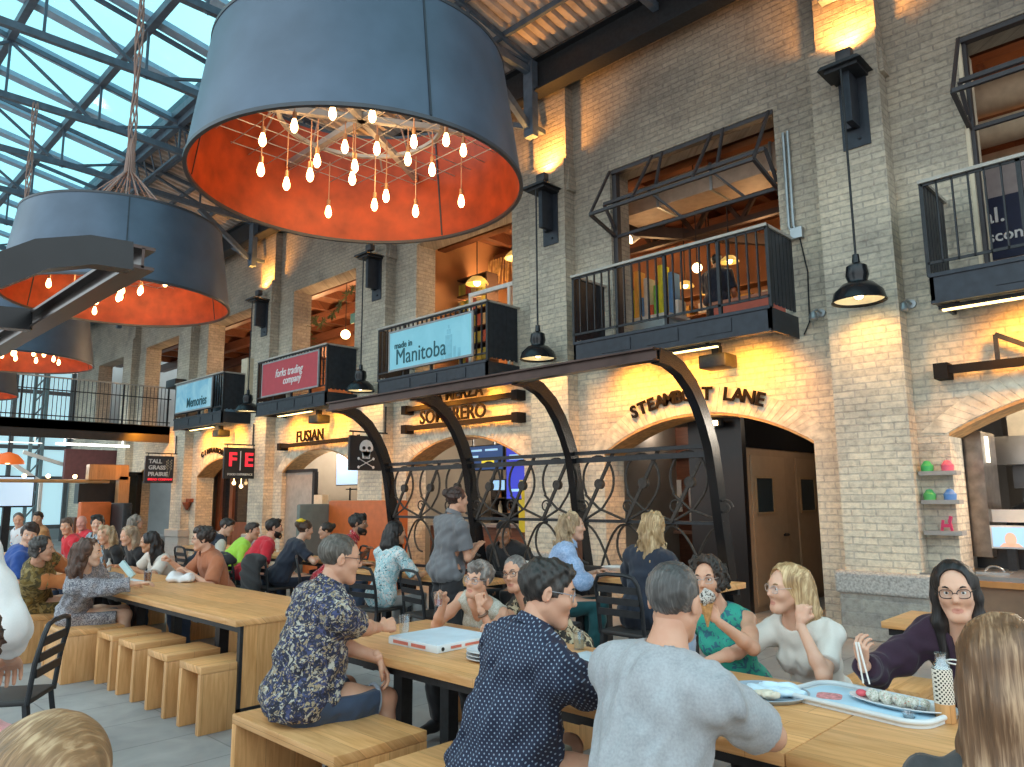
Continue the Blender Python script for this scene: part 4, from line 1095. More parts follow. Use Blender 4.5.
# ------------------------------------------------------------------ pivoting window frames, swung open
def open_window(k, label, n):
    x0, x1 = XC(k) - 1.33, XC(k) + 1.33
    t = thing('window_frame', (XC(k), YW, 5.6), label, 'window frame')
    st = mat('grey_window_steel', (.055, .05, .055), .5, .3); zo, yo, zi, yi = 5.86, 8.62, 5.66, 9.28; zt = 6.72
    m = MB(); m.bar((x0, yo, zo), (x1, yo, zo), .045); m.bar((x0, yi, zi), (x1, yi, zi), .045); m.bar((x0, yo, zo), (x0, yi, zi), .045); m.bar((x1, yo, zo), (x1, yi, zi), .045)
    m.bar((x0, 8.98, 6.12), (x1, 8.98, 6.12), .05, .05)
    m.build('sash', st, t, 0)
    m = MB()
    for x in (x0, x1): m.bar((x, 9.15, zt), (x, yo, zo), .035); m.bar((x, 8.98, 6.12), (x, yi, zi + .1), .04)
    for q in (.30, .68):
        x = x0 + (x1 - x0) * q; m.bar((x, 9.15, zt), (x - .05, yo, zo), .035); m.bar((x + .18, 9.15, zt), (x + .15, 8.98, 6.12), .035); m.bar((x, 8.98, 6.12), (x + .4, yi, zi), .03)
    m.build('stay_bar', st, t, 0)
    m = MB(); m.box(x0 - .02, x1 + .02, YW + .02, YW + .12, 6.70, 6.76); m.box(x0 - .04, x0 + .04, YW + .06, YW + .16, 3.86, 6.72); m.build('fixed_frame', st, t, 0)
    return t
open_window(0, 'dark steel pivot window frame swung out over the open balcony', 0)
open_window(-1, 'dark steel pivot window frame swung out at the right edge', 1)
# grey pipes by the window, small lamps on the wall
m = MB()
for dx in (0, .06): m.tube([(XC(0) + 1.5 + dx, YW - .03, 6.35), (XC(0) + 1.5 + dx, YW - .03, 5.05), (XC(0) + 1.56 + dx, YW - .03, 4.9)], .02, 8)
m.box(XC(0) + 1.53, XC(0) + 1.68, YW - .08, YW, 4.86, 5.0)
tag(m.build('conduit', GALV), 'pair of galvanised conduits beside the open window frame', 'pipe')
m = MB(); m.tube([(XC(0) + 1.63, YW - .03, 4.86), (XC(0) + 1.70, YW - .03, 4.4), (XC(0) + 1.68, YW - .03, 3.75), (XC(0) + 1.60, YW - .03, 3.6)], .009, 6)
tag(m.build('cable', STEEL), 'black cable looping down the brick beside the open balcony', 'cable')
for x, z, l in ((-3.56, 3.84, 'small silver wall lamp left of the right hand pier'), (-2.53, 3.76, 'small silver wall lamp right of the right hand pier')):
    t = thing('wall_lamp', (x, YW, z), l, 'lamp', 'small silver lamps either side of the pier'); m = MB(); m.cyl((x, YW, z), (x, YW - .03, z), .05); m.tube([(x, YW - .03, z), (x - .02, YW - .11, z + .03), (x - .05, YW - .15, z)], .014, 8); m.build('arm', GALV, t)
    m = MB(); m.lathe([(.0, .05), (.035, .045), (.06, -.03), (.05, -.05), (.0, -.05)], (x - .05, YW - .15, z - .05), 16); m.build('head', GALV, t)
# ------------------------------------------------------------------ writing on the wall
def arc_text(k, s, x0, x1, zc, rise, size, label):
    t = thing('wall_sign', (XC(k), YW - .05, zc), label, 'sign')
    n = len(s)
    for i, ch in enumerate(s):
        if ch == ' ': continue
        u = i / (n - 1); x = x0 + (x1 - x0) * u; z = zc + rise * (1 - (2 * u - 1) ** 2); ang = -math.atan2(4 * rise * (2 * u - 1), (x1 - x0))
        text('letter', ch, LETTER, t, (x, YW - .05, z), size, (PI / 2, -ang, 0) if False else (PI / 2, -ang, 0), .012, bold=.008)
    return t
arc_text(0, 'STEAMBOAT LANE', -6.40, -4.42, 2.83, .16, .25, 'dark raised letters curving over the arch of the dark passage')
arc_text(3, 'CINNAMON', -21.4, -20.1, 2.86, .10, .2, 'small dark letters above the far timber door arch')
def bar_sign(k, s, z, x0, x1, tx, size, label):
    t = thing('wall_sign', ((x0 + x1) / 2, YW - .2, z), label, 'sign')
    m = MB(); m.box(x0, x1, YW - .19, YW - .13, z - .05, z + .04); 
    for x in (x0, x1): m.box(x - .07, x + .07, YW - .22, YW - .001, z - .10, z + .07)
    m.build('steel_bar', SIGNBAR, t, 0)
    if s: text('lettering', s, LETTER, t, (tx, YW - .2, z + .16), size, ext=.012, bold=.006)
    return t
bar_sign(1, 'SOMBRERO', 2.95, -11.78, -8.72, -10.35, .36, 'lower lettered steel bar over the arch with blue menu screens')
bar_sign(1, 'LA MERZA', 3.33, -11.78, -8.72, -10.25, .32, 'upper lettered steel bar partly hidden by the canopy beam')
bar_sign(2, 'FUSIAN', 2.86, -16.7, -13.3, -15.3, .36, 'lettered steel bar over the arch left of the skull sign')
bar_sign(-1, '', 2.94, -2.25, .6, 0, .3, 'bare dark steel sign bar above the right hand kitchen arch')
m = MB(); m.bar((-1.72, YW - .16, 2.98), (-1.72, YW - .16, 3.25), .04); m.bar((-1.72, YW - .16, 3.25), (-1.3, YW - .16, 3.0), .05); tag(m.build('steel_bracket', STEEL), 'small triangular bracket on the bare sign bar at right', 'bracket')
# ------------------------------------------------------------------ blade signs on arms
def blade(k, x, y0, y1, z0, z1, panel, label):
    t = thing('hanging_sign', (x, (y0 + y1) / 2, z0), label, 'sign')
    MB().box(x - .03, x + .03, y0, y1, z0, z1).build('sign_panel', panel, t, 0)
    m = MB(); m.bar((x, y0 + .0, z1 + .08), (x, YP, z1 + .08), .03); m.bar((x, YP - .05, z1 + .08), (x, YP - .05, z1 + .62), .03); m.bar((x, y0 + .08, z1 + .08), (x, y0 + .08, z1), .015); m.bar((x, y1 - .08, z1 + .08), (x, y1 - .08, z1), .015)
    m.build('sign_arm', STEEL, t, 0)
    return t
SR = (PI / 2, 0, PI / 2)
blk = mat('matte_black_panel', (.018, .018, .02), .5)
t = blade(2, -12.25, 8.06, 8.80, 2.13, 2.80, blk, 'black hanging sign with a white skull and crossed bones')
m = MB(); cy, cz, X = 8.43, 2.56, -12.215
m.prism([(cy + .155 * math.cos(a) * (1. if math.sin(a) > -.3 else .72), cz + .165 * math.sin(a)) for a in np.linspace(0, 2 * PI, 28, endpoint=False)], X, X + .01, 'yz'); m.prism([(cy - .085, cz - .2), (cy + .085, cz - .2), (cy + .095, cz - .06), (cy - .095, cz - .06)], X, X + .01, 'yz')
for a in (.45, -.45):
    c, s = math.cos(a), math.sin(a); m.bar((X + .004, cy - .19 * c, cz - .285 - .19 * s), (X + .004, cy + .19 * c, cz - .285 + .19 * s), .035, .01)
    for q in (-1, 1): m.ball((X + .004, cy + q * .19 * c, cz - .285 + q * .19 * s), .03, (.3, 1, 1))
m.build('skull_emblem', WHT, t, 0)
m = MB()
for q in (-1, 1): m.prism([(cy + q * .062 + .038 * math.cos(a), cz + .005 + .034 * math.sin(a)) for a in np.linspace(0, 2 * PI, 12, endpoint=False)], X + .008, X + .016, 'yz')
m.prism([(cy - .016, cz - .07), (cy + .016, cz - .07), (cy, cz - .04)], X + .008, X + .016, 'yz')
for q in (-.05, -.017, .017, .05): m.prism([(cy + q - .004, cz - .19), (cy + q + .004, cz - .19), (cy + q + .004, cz - .13), (cy + q - .004, cz - .13)], X + .008, X + .016, 'yz')
m.build('skull_hollows', blk, t, 0)
t = blade(3, -17.85, 8.16, 9.0, 2.10, 2.86, blk, 'black hanging sign with large red letters F and E')
RED = glow('lit_red_lettering', (.85, .03, .05), .8)
text('lettering', 'F', RED, t, (-17.81, 8.37, 2.55), .47, SR, bold=.012); text('lettering', 'E', RED, t, (-17.81, 8.79, 2.55), .47, SR, bold=.012)
MB().box(-17.82, -17.80, 8.565, 8.58, 2.3, 2.78).build('divider_line', WHT, t, 0)
text('lettering', 'FOOD EXPERIENCE', WHT, t, (-17.81, 8.58, 2.2), .075, SR)
t = blade(4, -22.7, 8.05, 8.86, 2.08, 2.86, mat('charcoal_panel', (.035, .035, .045), .5), 'dark hanging sign with pale words and a wheat stalk')
for s, z in (('TALL', 2.70), ('GRASS', 2.52), ('PRAIRIE', 2.33)): text('lettering', s, WHT, t, (-22.66, 8.14, z), .165, SR, align='LEFT', bold=.004)
text('lettering', 'BREAD COMPANY', RED, t, (-22.66, 8.14, 2.18), .085, SR, align='LEFT', bold=.003)
m = MB()
for q in (-.05, .05):
    for j in range(7): m.ball((-22.665, 8.72 + q + .02 * (-1) ** j, 2.5 + .04 * j), .02, (.3, .8, 1.3), 8, 6)
    m.bar((-22.665, 8.70 + q * .4, 2.25), (-22.665, 8.72 + q, 2.5), .008)
m.build('wheat_emblem', mat('pale_wheat', (.5, .42, .3), .6), t, 0)
# floodlights and strips under the balconies
for k in (-1, 0, 1, 2, 3):
    l = {-1: 'strip light under the right hand balcony', 0: 'black floodlight and strip under the open balcony', 1: 'strip light under the blue tower banner', 2: 'black floodlight and strip under the red banner balcony', 3: 'black floodlight under the far blue banner balcony'}[k]
    t = thing('strip_light', (XC(k), YB + .25, 3.5), l, 'light', 'amber strip lights under the balconies')
    x = XC(k) if k >= 0 else -1.35
    m = MB(); m.box(x - .75, x + .75, YB + .12, YB + .2, 3.50, 3.54); m.box(x - .6, x - .56, YB + .14, YB + .18, 3.54, 3.745); m.box(x + .56, x + .6, YB + .14, YB + .18, 3.54, 3.745); m.build('housing', STEEL, t, 0)
    m = MB(); m.box(x - .72, x + .72, YB + .13, YB + .19, 3.485, 3.50); m.build('diffuser', WARMT, t, 0)
    if k in (0, 2, 3):
        m = MB(); m.box(x + .35, x + .75, YB + .3, YB + .62, 3.26, 3.44, .02); m.box(x + .5, x + .6, YB + .4, YB + .5, 3.42, 3.56); m.build('floodlight', STEEL, t)
        m = MB(); m.box(x + .39, x + .71, YB + .60, YB + .625, 3.28, 3.36); m.build('flood_lens', WARMT, t, 0)
# ------------------------------------------------------------------ Steamboat passage
t = thing('vestibule', (-5.2, 10.2, 0), 'beige panelled vestibule with black end inside the passage', 'vestibule')
m = MB(); m.box(-5.86, -5.06, 9.74, 9.82, 0, 3.3); m.box(-5.10, -5.0, 9.72, 9.84, 0, 3.3); m.build('black_end_panel', mat('black_laminate', (.010, .009, .010), .3), t, 0)
MB().box(-5.3, -5.01, 9.84, 14.2, 0, 2.27).build('beige_wall', BEIGE, t, 0)
MB().box(-5.3, -4.99, 9.84, 14.2, 2.27, 3.3).build('transom', mat('black_glass_transom', (.010, .010, .012), .12), t, 0)
for j, y in enumerate((9.95, 11.42)):
    d = MB().box(-5.02, -4.985, y, y + 1.05, .08, 2.16).build('door', mat('beige_door', (.33, .22, .135), .6, var=.05), t, 0)
    MB().box(-4.984, -4.978, y + .10, y + .60, 1.36, 1.84).build('door_window', mat('dark_glass_pane', (.03, .04, .045), .08), d, 0)
    m = MB(); m.box(-4.984, -4.968, y + .08, y + .62, 1.33, 1.36); m.box(-4.984, -4.968, y + .08, y + .62, 1.84, 1.87); m.box(-4.984, -4.968, y + .07, y + .10, 1.33, 1.87); m.box(-4.984, -4.968, y + .60, y + .63, 1.33, 1.87); m.build('window_bead', mat('beige_bead', (.33, .21, .11), .6), d, 0)
    m = MB(); m.cyl((-4.985, y + .94, 1.02), (-4.93, y + .94, 1.02), .02); m.bar((-4.93, y + .96, 1.02), (-4.93, y + .80, 1.02), .025); m.build('door_handle', STEEL, d)
t = thing('ceiling_lamp', (-5.4, 9.55, 2.6), 'small lit bulkhead lamp at the crown of the passage arch', 'lamp'); m = MB(); m.box(-5.55, -5.2, 9.5, 9.62, 2.56, 2.66, .01); m.build('housing', STEEL, t); m = MB(); m.box(-5.52, -5.23, 9.49, 9.5, 2.575, 2.645); m.build('diffuser', BULBG, t, 0)
t = thing('display_cabinet', (-8.1, 12.5, 0), 'dark cabinet with pinned white notices seen through the passage arch', 'cabinet')
m = MB(); m.box(-9.2, -6.9, 12.5, 12.9, 0, 2.9); m.build('carcass', REDWOOD, t, 0)
for j, (a, b, c, d) in enumerate(((-8.55, -8.15, 1.2, 1.75), (-8.0, -7.7, 1.3, 1.9), (-7.55, -7.3, 1.1, 1.8), (-8.5, -8.1, 1.95, 2.25))): MB().box(a, b, 12.48, 12.5, c, d).build('notice', WHITE, t, 0)
for z in (.9, 2.35): MB().box(-9.2, -6.9, 12.3, 12.5, z, z + .05).build('shelf', mat('pink_brown_shelf', (.40, .22, .16), .6), t, 0)
# ------------------------------------------------------------------ Sombrero counter
def screen(x0, x1, y, z0, z1, face, label, parts=()):
    t = thing('menu_screen', ((x0 + x1) / 2, y, z0), label, 'screen')
    MB().box(x0, x1, y, y + .06, z0, z1).build('housing', STEEL, t, 0); MB().box(x0 + .02, x1 - .02, y - .008, y, z0 + .02, z1 - .02).build('display', face, t, 0)
    if y > 9: m = MB(); m.box(x0 + .1, x0 + .13, y + .01, y + .04, z1, 3.42); m.box(x1 - .13, x1 - .1, y + .01, y + .04, z1, 3.42); m.build('hanger', STEEL, t, 0)
    for (a, b, c, d, mm) in parts: MB().box(x0 + a, x0 + b, y - .014, y - .008, z0 + c, z0 + d).build('menu_panel', mm, t, 0)
    return t
BLU = glow('screen_blue', (.02, .05, .14), 1.); LBL = glow('screen_pale_blue', (.30, .52, .74), .8); YEL = glow('screen_yellow', (.75, .60, .05), .9); IND = glow('screen_indigo', (.03, .04, .40), 1.)
screen(-11.2, -10.2, 10.2, 2.12, 2.62, BLU, 'left blue menu screen under the arch with the lettered bars', ((.1, .4, .38, .42, LBL), (.5, .85, .38, .42, LBL), (.4, .75, .1, .22, YEL), (.1, .3, .2, .3, LBL)))
screen(-10.13, -9.3, 10.2, 1.55, 2.55, IND, 'tall indigo menu screen under the arch with the lettered bars', ((.1, .5, .75, .85, LBL), (.15, .6, .15, .2, LBL), (.5, .75, .5, .7, mat('screen_red', (.5, .05, .1), .5))))
screen(-10.9, -10.45, 10.5, 1.72, 1.95, LBL, 'small pale screen below the blue menus')
def shelving(x0, x1, y, z0, z1, n, label, mt, depth=.35):
    t = thing('shelf_unit', ((x0 + x1) / 2, y, 0), label, 'shelf'); m = MB(); zb = 3.86 if z1 > 4 else 0; m.box(x0, x0 + .04, y, y + depth, zb, z1); m.box(x1 - .04, x1, y, y + depth, zb, z1); m.box(x0, x1, y + depth, y + depth + .02, zb, z1); m.build('frame', mt, t, 0)
    zs = [z0 + (z1 - z0) * i / n for i in range(n + 1)]
    for z in zs: MB().box(x0, x1, y, y + depth, z, z + .03).build('shelf_board', mt, t, 0)
    return zs
def bottle(t_, x, y, z, h, r, c, name='bottle', label='', group=''):
    m = MB(); m.lathe([(.0, 0), (r, 0), (r, h * .6), (r * .4, h * .78), (r * .36, h), (0, h)], (x, y, z), 10); tag(m.build(name, mat('bottle_%.2f_%.2f_%.2f' % c, c, .25)), label, 'bottle', group)
zs = shelving(-11.9, -9.2, 11.5, .9, 1.9, 3, 'shelf of bottles and tins behind the counter with blue menus', DARK)
bc = [(.5, .06, .04), (.6, .5, .35), (.12, .3, .1), (.55, .32, .06), (.5, .5, .48), (.2, .08, .03)]
for i in range(26):
    z = zs[i % 3] + .03; x = -11.75 + (i // 3) * .29 + random.uniform(-.04, .04); bottle(0, x, 11.65, z, random.uniform(.18, .27), .05, bc[random.randrange(6)], 'bottle', 'small bottle on the shelves behind the counter with blue menus', 'bottles behind the counter with blue menus')
t = thing('service_counter', (-10.4, 9.9, 0), 'dark service counter under the blue menu screens', 'counter'); MB().box(-11.9, -8.9, 9.8, 10.3, 0, 1.05).build('counter_base', REDWOOD, t, 0); MB().box(-11.95, -8.85, 9.72, 10.35, 1.05, 1.1).build('counter_top', STAIN, t, 0)
m = MB(); m.lathe([(.09, 0), (.13, .32), (.13, .34), (0, .34)], (-8.98, 9.55, 1.55), 14); m.box(-9.08, -8.88, 9.45, 9.65, 1.0, 1.55); tag(m.build('juice_dispenser', mat('yellow_green_tank', (.55, .50, .04), .3)), 'yellow and green drink dispenser right of the menu screens', 'dispenser')
# ------------------------------------------------------------------ Fusian bay
t = thing('steel_hood', (-17., 10, 0), 'tall stainless steel partition inside the arch beside the skull sign', 'partition'); MB().box(-16.84, -15.6, 9.3, 9.36, 0, 2.22).build('panel', mat('brushed_brown_steel', (.44, .38, .33), .38, .55), t, 0); MB().box(-16.84, -15.55, 9.27, 9.39, 2.22, 2.29).build('head_rail', STEEL, t, 0); MB().box(-15.6, -15.5, 9.28, 9.38, 0, 2.22).build('end_post', STEEL, t, 0)
screen(-15.72, -14.75, 10., 1.9, 2.68, glow('screen_white_blue', (.44, .60, .76), .75), 'large pale blue menu screen inside the arch beside the skull sign')
t = thing('pot_rack', (-15.1, 10.3, 0), 'black wire rack under the pale menu screen', 'rack'); m = MB()
for x in (-15.6, -15.2, -14.8): m.box(x, x + .03, 10.3, 10.33, 0, 1.85)
for z in (.9, 1.2, 1.5, 1.8): m.box(-15.6, -14.77, 10.2, 10.5, z, z + .025)
m.build('frame', STEEL, t, 0)
MB().box(-16.1, -15.2, 9.6, 10., 0, 1.25).box(-16.12, -15.18, 9.55, 10.02, 1.25, 1.29) and None
t = thing('bain_cabinet', (-15.7, 9.7, 0), 'glass fronted food cabinet beside the orange booth', 'cabinet'); MB().box(-15.35, -14.5, 9.05, 9.3, 0, 1.05).build('base', STAIN, t, 0); MB().box(-15.3, -14.55, 9.08, 9.28, 1.05, 1.42).build('glass_case', mat('grey_green_glass', (.22, .28, .26), .1), t, 0)
MB().box(-15.2, -14.85, 9.1, 9.26, 1.42, 1.68).build('cream_box', CREAM, t, 0)
# ------------------------------------------------------------------ far timber doorway
t = thing('timber_door', (-20.9, 9.9, 0), 'dark red timber door with glazing inside the far arch', 'door')
m = MB(); m.box(-22.0, -21.75, 9.9, 10.1, 0, 2.75); m.box(-21.15, -20.95, 9.9, 10.1, 0, 2.75); m.box(-20.0, -19.7, 9.9, 10.1, 0, 2.75); m.box(-22, -18.6, 9.9, 10.1, 2.6, 2.8); m.box(-21, -19.8, 9.92, 10.08, 0, .95); m.box(-21, -19.8, 9.92, 10.08, 2.25, 2.4); m.build('frame', wood_mat('red_door_wood', (.13, .045, .025), (.24, .09, .045), axis=2), t, 0)
MB().box(-20.95, -20.0, 9.98, 10.02, .95, 2.25).build('door_glass', mat('dark_door_glass', (.02, .02, .022), .1), t, 0); MB().box(-21.75, -21.15, 9.98, 10.02, 0, 2.6).build('side_glass', mat('dark_door_glass', (.02, .02, .022), .1), t, 0)
for j, (x, z) in enumerate(((-20.7, 2.05), (-20.25, 1.95))): m = MB(); m.ball((x, 9.8, z), .05); m.tube([(x, 9.8, z + .05), (x, 9.8, 2.6)], .008, 5); tag(m.build('hanging_bulb', BULBG), ('left' if j == 0 else 'right') + ' glowing globe bulb in front of the far timber door', 'bulb')
t = thing('wall_planter', (-22.05, 9.2, 1.4), 'small rusty red bracket fixed beside the far arch', 'bracket'); m = MB(); m.box(-22.35, -21.95, 9.08, 9.2, 1.52, 1.62); m.lathe([(.03, 0), (.13, .2), (.12, .22), (0, .2)], (-22.15, 9.1, 1.3), 10); m.build('bracket_body', mat('rust_red', (.28, .07, .03), .7), t)
# ------------------------------------------------------------------ right hand kitchen
t = thing('kitchen_hood', (-1.6, 10.6, 0), 'stainless steel kitchen wall and hood inside the right arch', 'hood')
MB().box(-2.5, -2.1, 9.75, 10.4, .9, 2.3).build('steel_column', mat('brown_steel_reflective', (.26, .22, .19), .3, .85, var=.3), t, 0); MB().box(-2.1, 1.5, 11.6, 11.7, .0, 2.2).build('back_panel', STAIN, t, 0); MB().box(-2.2, 1.5, 10.9, 11.6, 1.95, 2.3).build('canopy', STAIN, t, 0)
MB().box(-2.2, 2.5, 11.7, 11.78, 2.2, 3.39).build('cream_wall', CREAM, t, 0); MB().box(-2.0, 1.5, 11.3, 11.6, 1.62, 1.66).build('shelf', STAIN, t, 0)
MB().box(-2.18, -2.08, 9.9, 10.0, 1.95, 2.25).build('lamp_panel', glow('cream_lit_panel', (1, .92, .75), 1.4), t, 0)
m = MB(); m.box(-2.1, -1.7, 11.2, 11.59, 1.66, 1.95); tag(m.build('steel_container', mat('grey_bin', (.25, .25, .26), .4, .6)), 'grey container on the kitchen shelf', 'container')
t = thing('kitchen_counter', (-1., 9.0, 0), 'orange edged serving counter under the right arch', 'counter')
MB().box(-2.5, 1.8, 8.96, 9.9, 0, .66).build('base', mat('brown_counter_front', (.22, .13, .08), .6), t, 0); MB().box(-2.55, 1.85, 8.9, 9.95, .66, .72).build('wood_edge', mat('orange_wood_edge', (.45, .20, .06), .5), t, 0); MB().box(-2.62, 1.85, 8.93, 9.95, .72, .765).build('counter_top', STAIN, t, 0)
MB().box(-2.3, 1.5, 9.95, 10.6, .3, .98).build('cooking_range', mat('black_range', (.02, .02, .022), .35), t, 0)
t = thing('till_screen', (-1.95, 9.75, .76), 'till screen showing a smiling face in the right kitchen', 'screen')
MB().box(-2.10, -1.72, 9.74, 9.78, 1.0, 1.25).build('housing', WHITE, t, 0); MB().box(-2.08, -1.74, 9.73, 9.74, 1.02, 1.23).build('display', glow('screen_sky', (.30, .52, .72), .8), t, 0)
m = MB(); m.prism([(-1.91 + .055 * math.cos(a), 1.10 + .075 * math.sin(a)) for a in np.linspace(0, 2 * PI, 18, endpoint=False)], 9.724, 9.73); m.prism([(-2.02, 1.02), (-1.80, 1.02), (-1.84, 1.06), (-1.98, 1.06)], 9.724, 9.73); m.build('displayed_face', glow('screen_skin', (.62, .36, .26), .9), t, 0); MB().box(-1.96, -1.88, 9.75, 9.85, .76, 1.0).build('stand', STEEL, t, 0)
tag(MB().box(-2.2, -1.75, 9.9, 9.93, 1.28, 1.42).build('order_slip', WHITE), 'white order sheet behind the till screen', 'paper'); tag(MB().box(-1.75, -1.45, 10.0, 10.02, 1.45, 1.8).build('menu_board', CREAM), 'cream notice board in the right kitchen', 'notice')
m = MB(); m.tube([(-2.0 + .09 * math.cos(a), 9.3, .77 + .07 * math.sin(a)) for a in np.linspace(0, PI, 10)], .01, 6); m.box(-2.15, -1.85, 9.2, 9.4, .766, .785); tag(m.build('bell_stand', STAIN), 'small chrome handle stand on the right counter', 'stand')
# three little shelves with pots
pc = [((.05, .42, .12), (.75, .12, .2)), ((.08, .40, .12), (.10, .24, .55)), ((.62, .04, .12),)]
for j, z in enumerate((1.80, 1.49, 1.16)):
    tag(MB().box(-2.57, -2.20, 9.02, 9.2, z, z + .045).build('wall_shelf', mat('grey_shelf', (.30, .29, .28), .6)), ('highest', 'middle', 'lowest')[j] + ' of three small shelves beside the right arch', 'shelf', 'three small wall shelves')
    for q, c in enumerate(pc[j]):
        x = -2.5 + q * .2 + (.14 if j == 2 else 0); m = MB()
        if j < 2: m.lathe([(0, 0), (.06, 0), (.065, .06), (.045, .085), (.03, .11), (.0, .12)], (x, 9.1, z + .045), 14)
        else: m.bar((x - .05, 9.1, z + .045), (x - .03, 9.1, z + .16), .025); m.bar((x + .05, 9.1, z + .045), (x + .03, 9.1, z + .16), .025); m.bar((x - .05, 9.1, z + .1), (x + .05, 9.1, z + .1), .035); m.bar((x + .03, 9.1, z + .13), (x + .05, 9.1, z + .2), .03)
        tag(m.build('ornament', mat('pot_%.2f_%.2f' % (c[0], c[1]), c, .4)), [['green pot on the highest small shelf', 'pink pot on the highest small shelf'], ['green pot on the middle small shelf', 'blue pot on the middle small shelf'], ['red figure on the lowest small shelf']][j][q], 'ornament')
# ------------------------------------------------------------------ rooms upstairs
def dome_lamp(x, y, z, r, label, up=7.4, shade=(.62, .44, .12)):
    t = thing('dome_lamp', (x, y, z), label, 'lamp', 'lamps hanging in the upstairs shops'); m = MB(); m.lathe([(.02, r * .75), (r * .5, r * .62), (r * .88, r * .25), (r, 0), (r * .96, 0), (r * .8, r * .2), (.02, r * .6)], (x, y, z), 24); m.build('shade', mat('amber_enamel', shade, .4, emit=(1, .6, .15), estr=.5), t, 50)
    m = MB(); m.ball((x, y, z + r * .15), r * .32); m.build('bulb', BULBG, t); m = MB(); m.cyl((x, y, z + r * .7), (x, y, up), .012, n=6); m.build('cord', STEEL, t)
def globe(x, y, z, r, label, up=7.4):
    t = thing('globe_bulb', (x, y, z), label, 'bulb', 'bare bulbs in the upstairs shops'); m = MB(); m.ball((x, y, z), r); m.build('bulb', BULBG, t); m = MB(); m.cyl((x, y, z + r), (x, y, up), .01, n=6); m.build('cord', STEEL, t)
def spot(x, y, z, label):
    t = thing('track_spot', (x, y, z), label, 'lamp', 'track spots upstairs'); m = MB(); m.cyl((x, y, z), (x - .12, y - .16, z - .1), .07, .11); m.cyl((x, y, z), (x, y, z + .4), .015); m.build('can', WHITE, t); m = MB(); m.cyl((x - .121, y - .161, z - .101), (x - .127, y - .169, z - .106), .095); m.build('lens', BULBG, t)
spot(-8.0, 11., 6.36, 'left white track spot above the open balcony'); spot(-7.5, 11.1, 6.38, 'right white track spot above the open balcony')
globe(-6.3, 11., 5.44, .085, 'glowing bare bulb behind the open balcony bars', 7.3)
for j, (x, y, z) in enumerate(((-5.7, 11, 5.4), (-6.9, 11.6, 5.35), (-6.6, 12., 5.3), (-7.1, 12.8, 5.5))): dome_lamp(x, y, z, .16, 'small amber lamp %s behind the open balcony' % ('right of the person', 'left of the bare bulb', 'close by the bare bulb', 'farthest')[j], 7.2)
t = thing('air_duct', (-5.8, 10.6, 6.4), 'long pale rectangular duct under the ceiling above the open balcony', 'duct'); MB().box(-7.4, -4.0, 10.3, 10.9, 6.42, 6.85).build('duct_body', mat('pale_duct', (.44, .33, .25), .6, .1), t, 0)
for x in (-6.6, -5.6, -4.6): MB().box(x, x + .04, 10.28, 10.92, 6.40, 6.87).build('flange', GALV, t, 0)
t = thing('steel_truss', (-6.5, 11.5, 6), 'dark steel roof truss inside the room above the open balcony', 'truss'); m = MB(); m.bar((-9.5, 11.5, 6.9), (-3.2, 11.5, 6.9), .12); m.bar((-9.5, 11.5, 6.25), (-3.2, 11.5, 6.25), .1)
for j in range(7): m.bar((-9.3 + j * .9, 11.5, 6.25), (-8.85 + j * .9, 11.5, 6.9), .07); m.bar((-8.85 + j * .9, 11.5, 6.9), (-8.4 + j * .9, 11.5, 6.25), .07)
m.bar((-8.8, 10.0, 6.6), (-4.2, 13.5, 5.9), .1, .2); m.build('truss_bars', mat('brown_steel', (.05, .03, .025), .6), t, 0)
t = thing('shop_counter', (-7, 10.6, 3.86), 'pale blue and white shop counter behind the open balcony', 'counter'); MB().box(-8.2, -6.6, 10.4, 11., 3.86, 4.55).build('base', mat('pale_blue_counter', (.42, .55, .62), .5), t, 0); MB().box(-8.25, -6.5, 10.35, 11.05, 4.55, 4.6).build('top', WHITE, t, 0)
t = thing('display_stand', (-5., 10.6, 3.86), 'red lit display stand at the right of the open balcony', 'stand'); MB().box(-5.7, -4.3, 10.4, 11., 3.86, 4.55).build('base', mat('red_light_base', (.55, .10, .05), .5), t, 0); MB().box(-5.75, -4.25, 10.35, 11.05, 4.55, 4.6).build('top', mat('red_brown_top', (.40, .14, .07), .5), t, 0)  # red light on the stand is put into its base and top colours
gl = [(.75, .72, .05), (.20, .55, .10), (.65, .12, .06), (.70, .66, .60), (.10, .25, .5), (.8, .45, .1)]
for i in range(16):
    x = -8.1 + i * .1; c = gl[(i * 5) % 6]; h = .2 + .12 * ((i * 7) % 5)
    tag(MB().box(x, x + .085, 10.7, 10.95, 4.6, 4.6 + h * (1.4 if i > 3 else 2.2), .01).build('gift_box', mat('gift_%.2f_%.2f' % c[:2], c, .5)), 'bright gift box on the counter behind the open balcony', 'box', 'gift boxes upstairs')
zs = shelving(-9., -3.4, 14.4, 4.2, 6., 4, 'wall shelves at the back of the room above the passage', mat('orange_brown_shelf', (.36, .17, .07), .6))
for i in range(44):
    z = zs[i % 4] + .03; x = -8.8 + (i // 4) * .5; c = gl[(i * 7 + 2) % 6]; tag(MB().box(x, x + .28, 14.45, 14.7, z, z + .25, .01).build('packed_goods', mat('goods_%.2f_%.2f' % c[:2], tuple(q * .8 for q in c), .6)), 'packed goods on the back shelves above the passage', 'goods', 'goods on the upstairs back shelves')
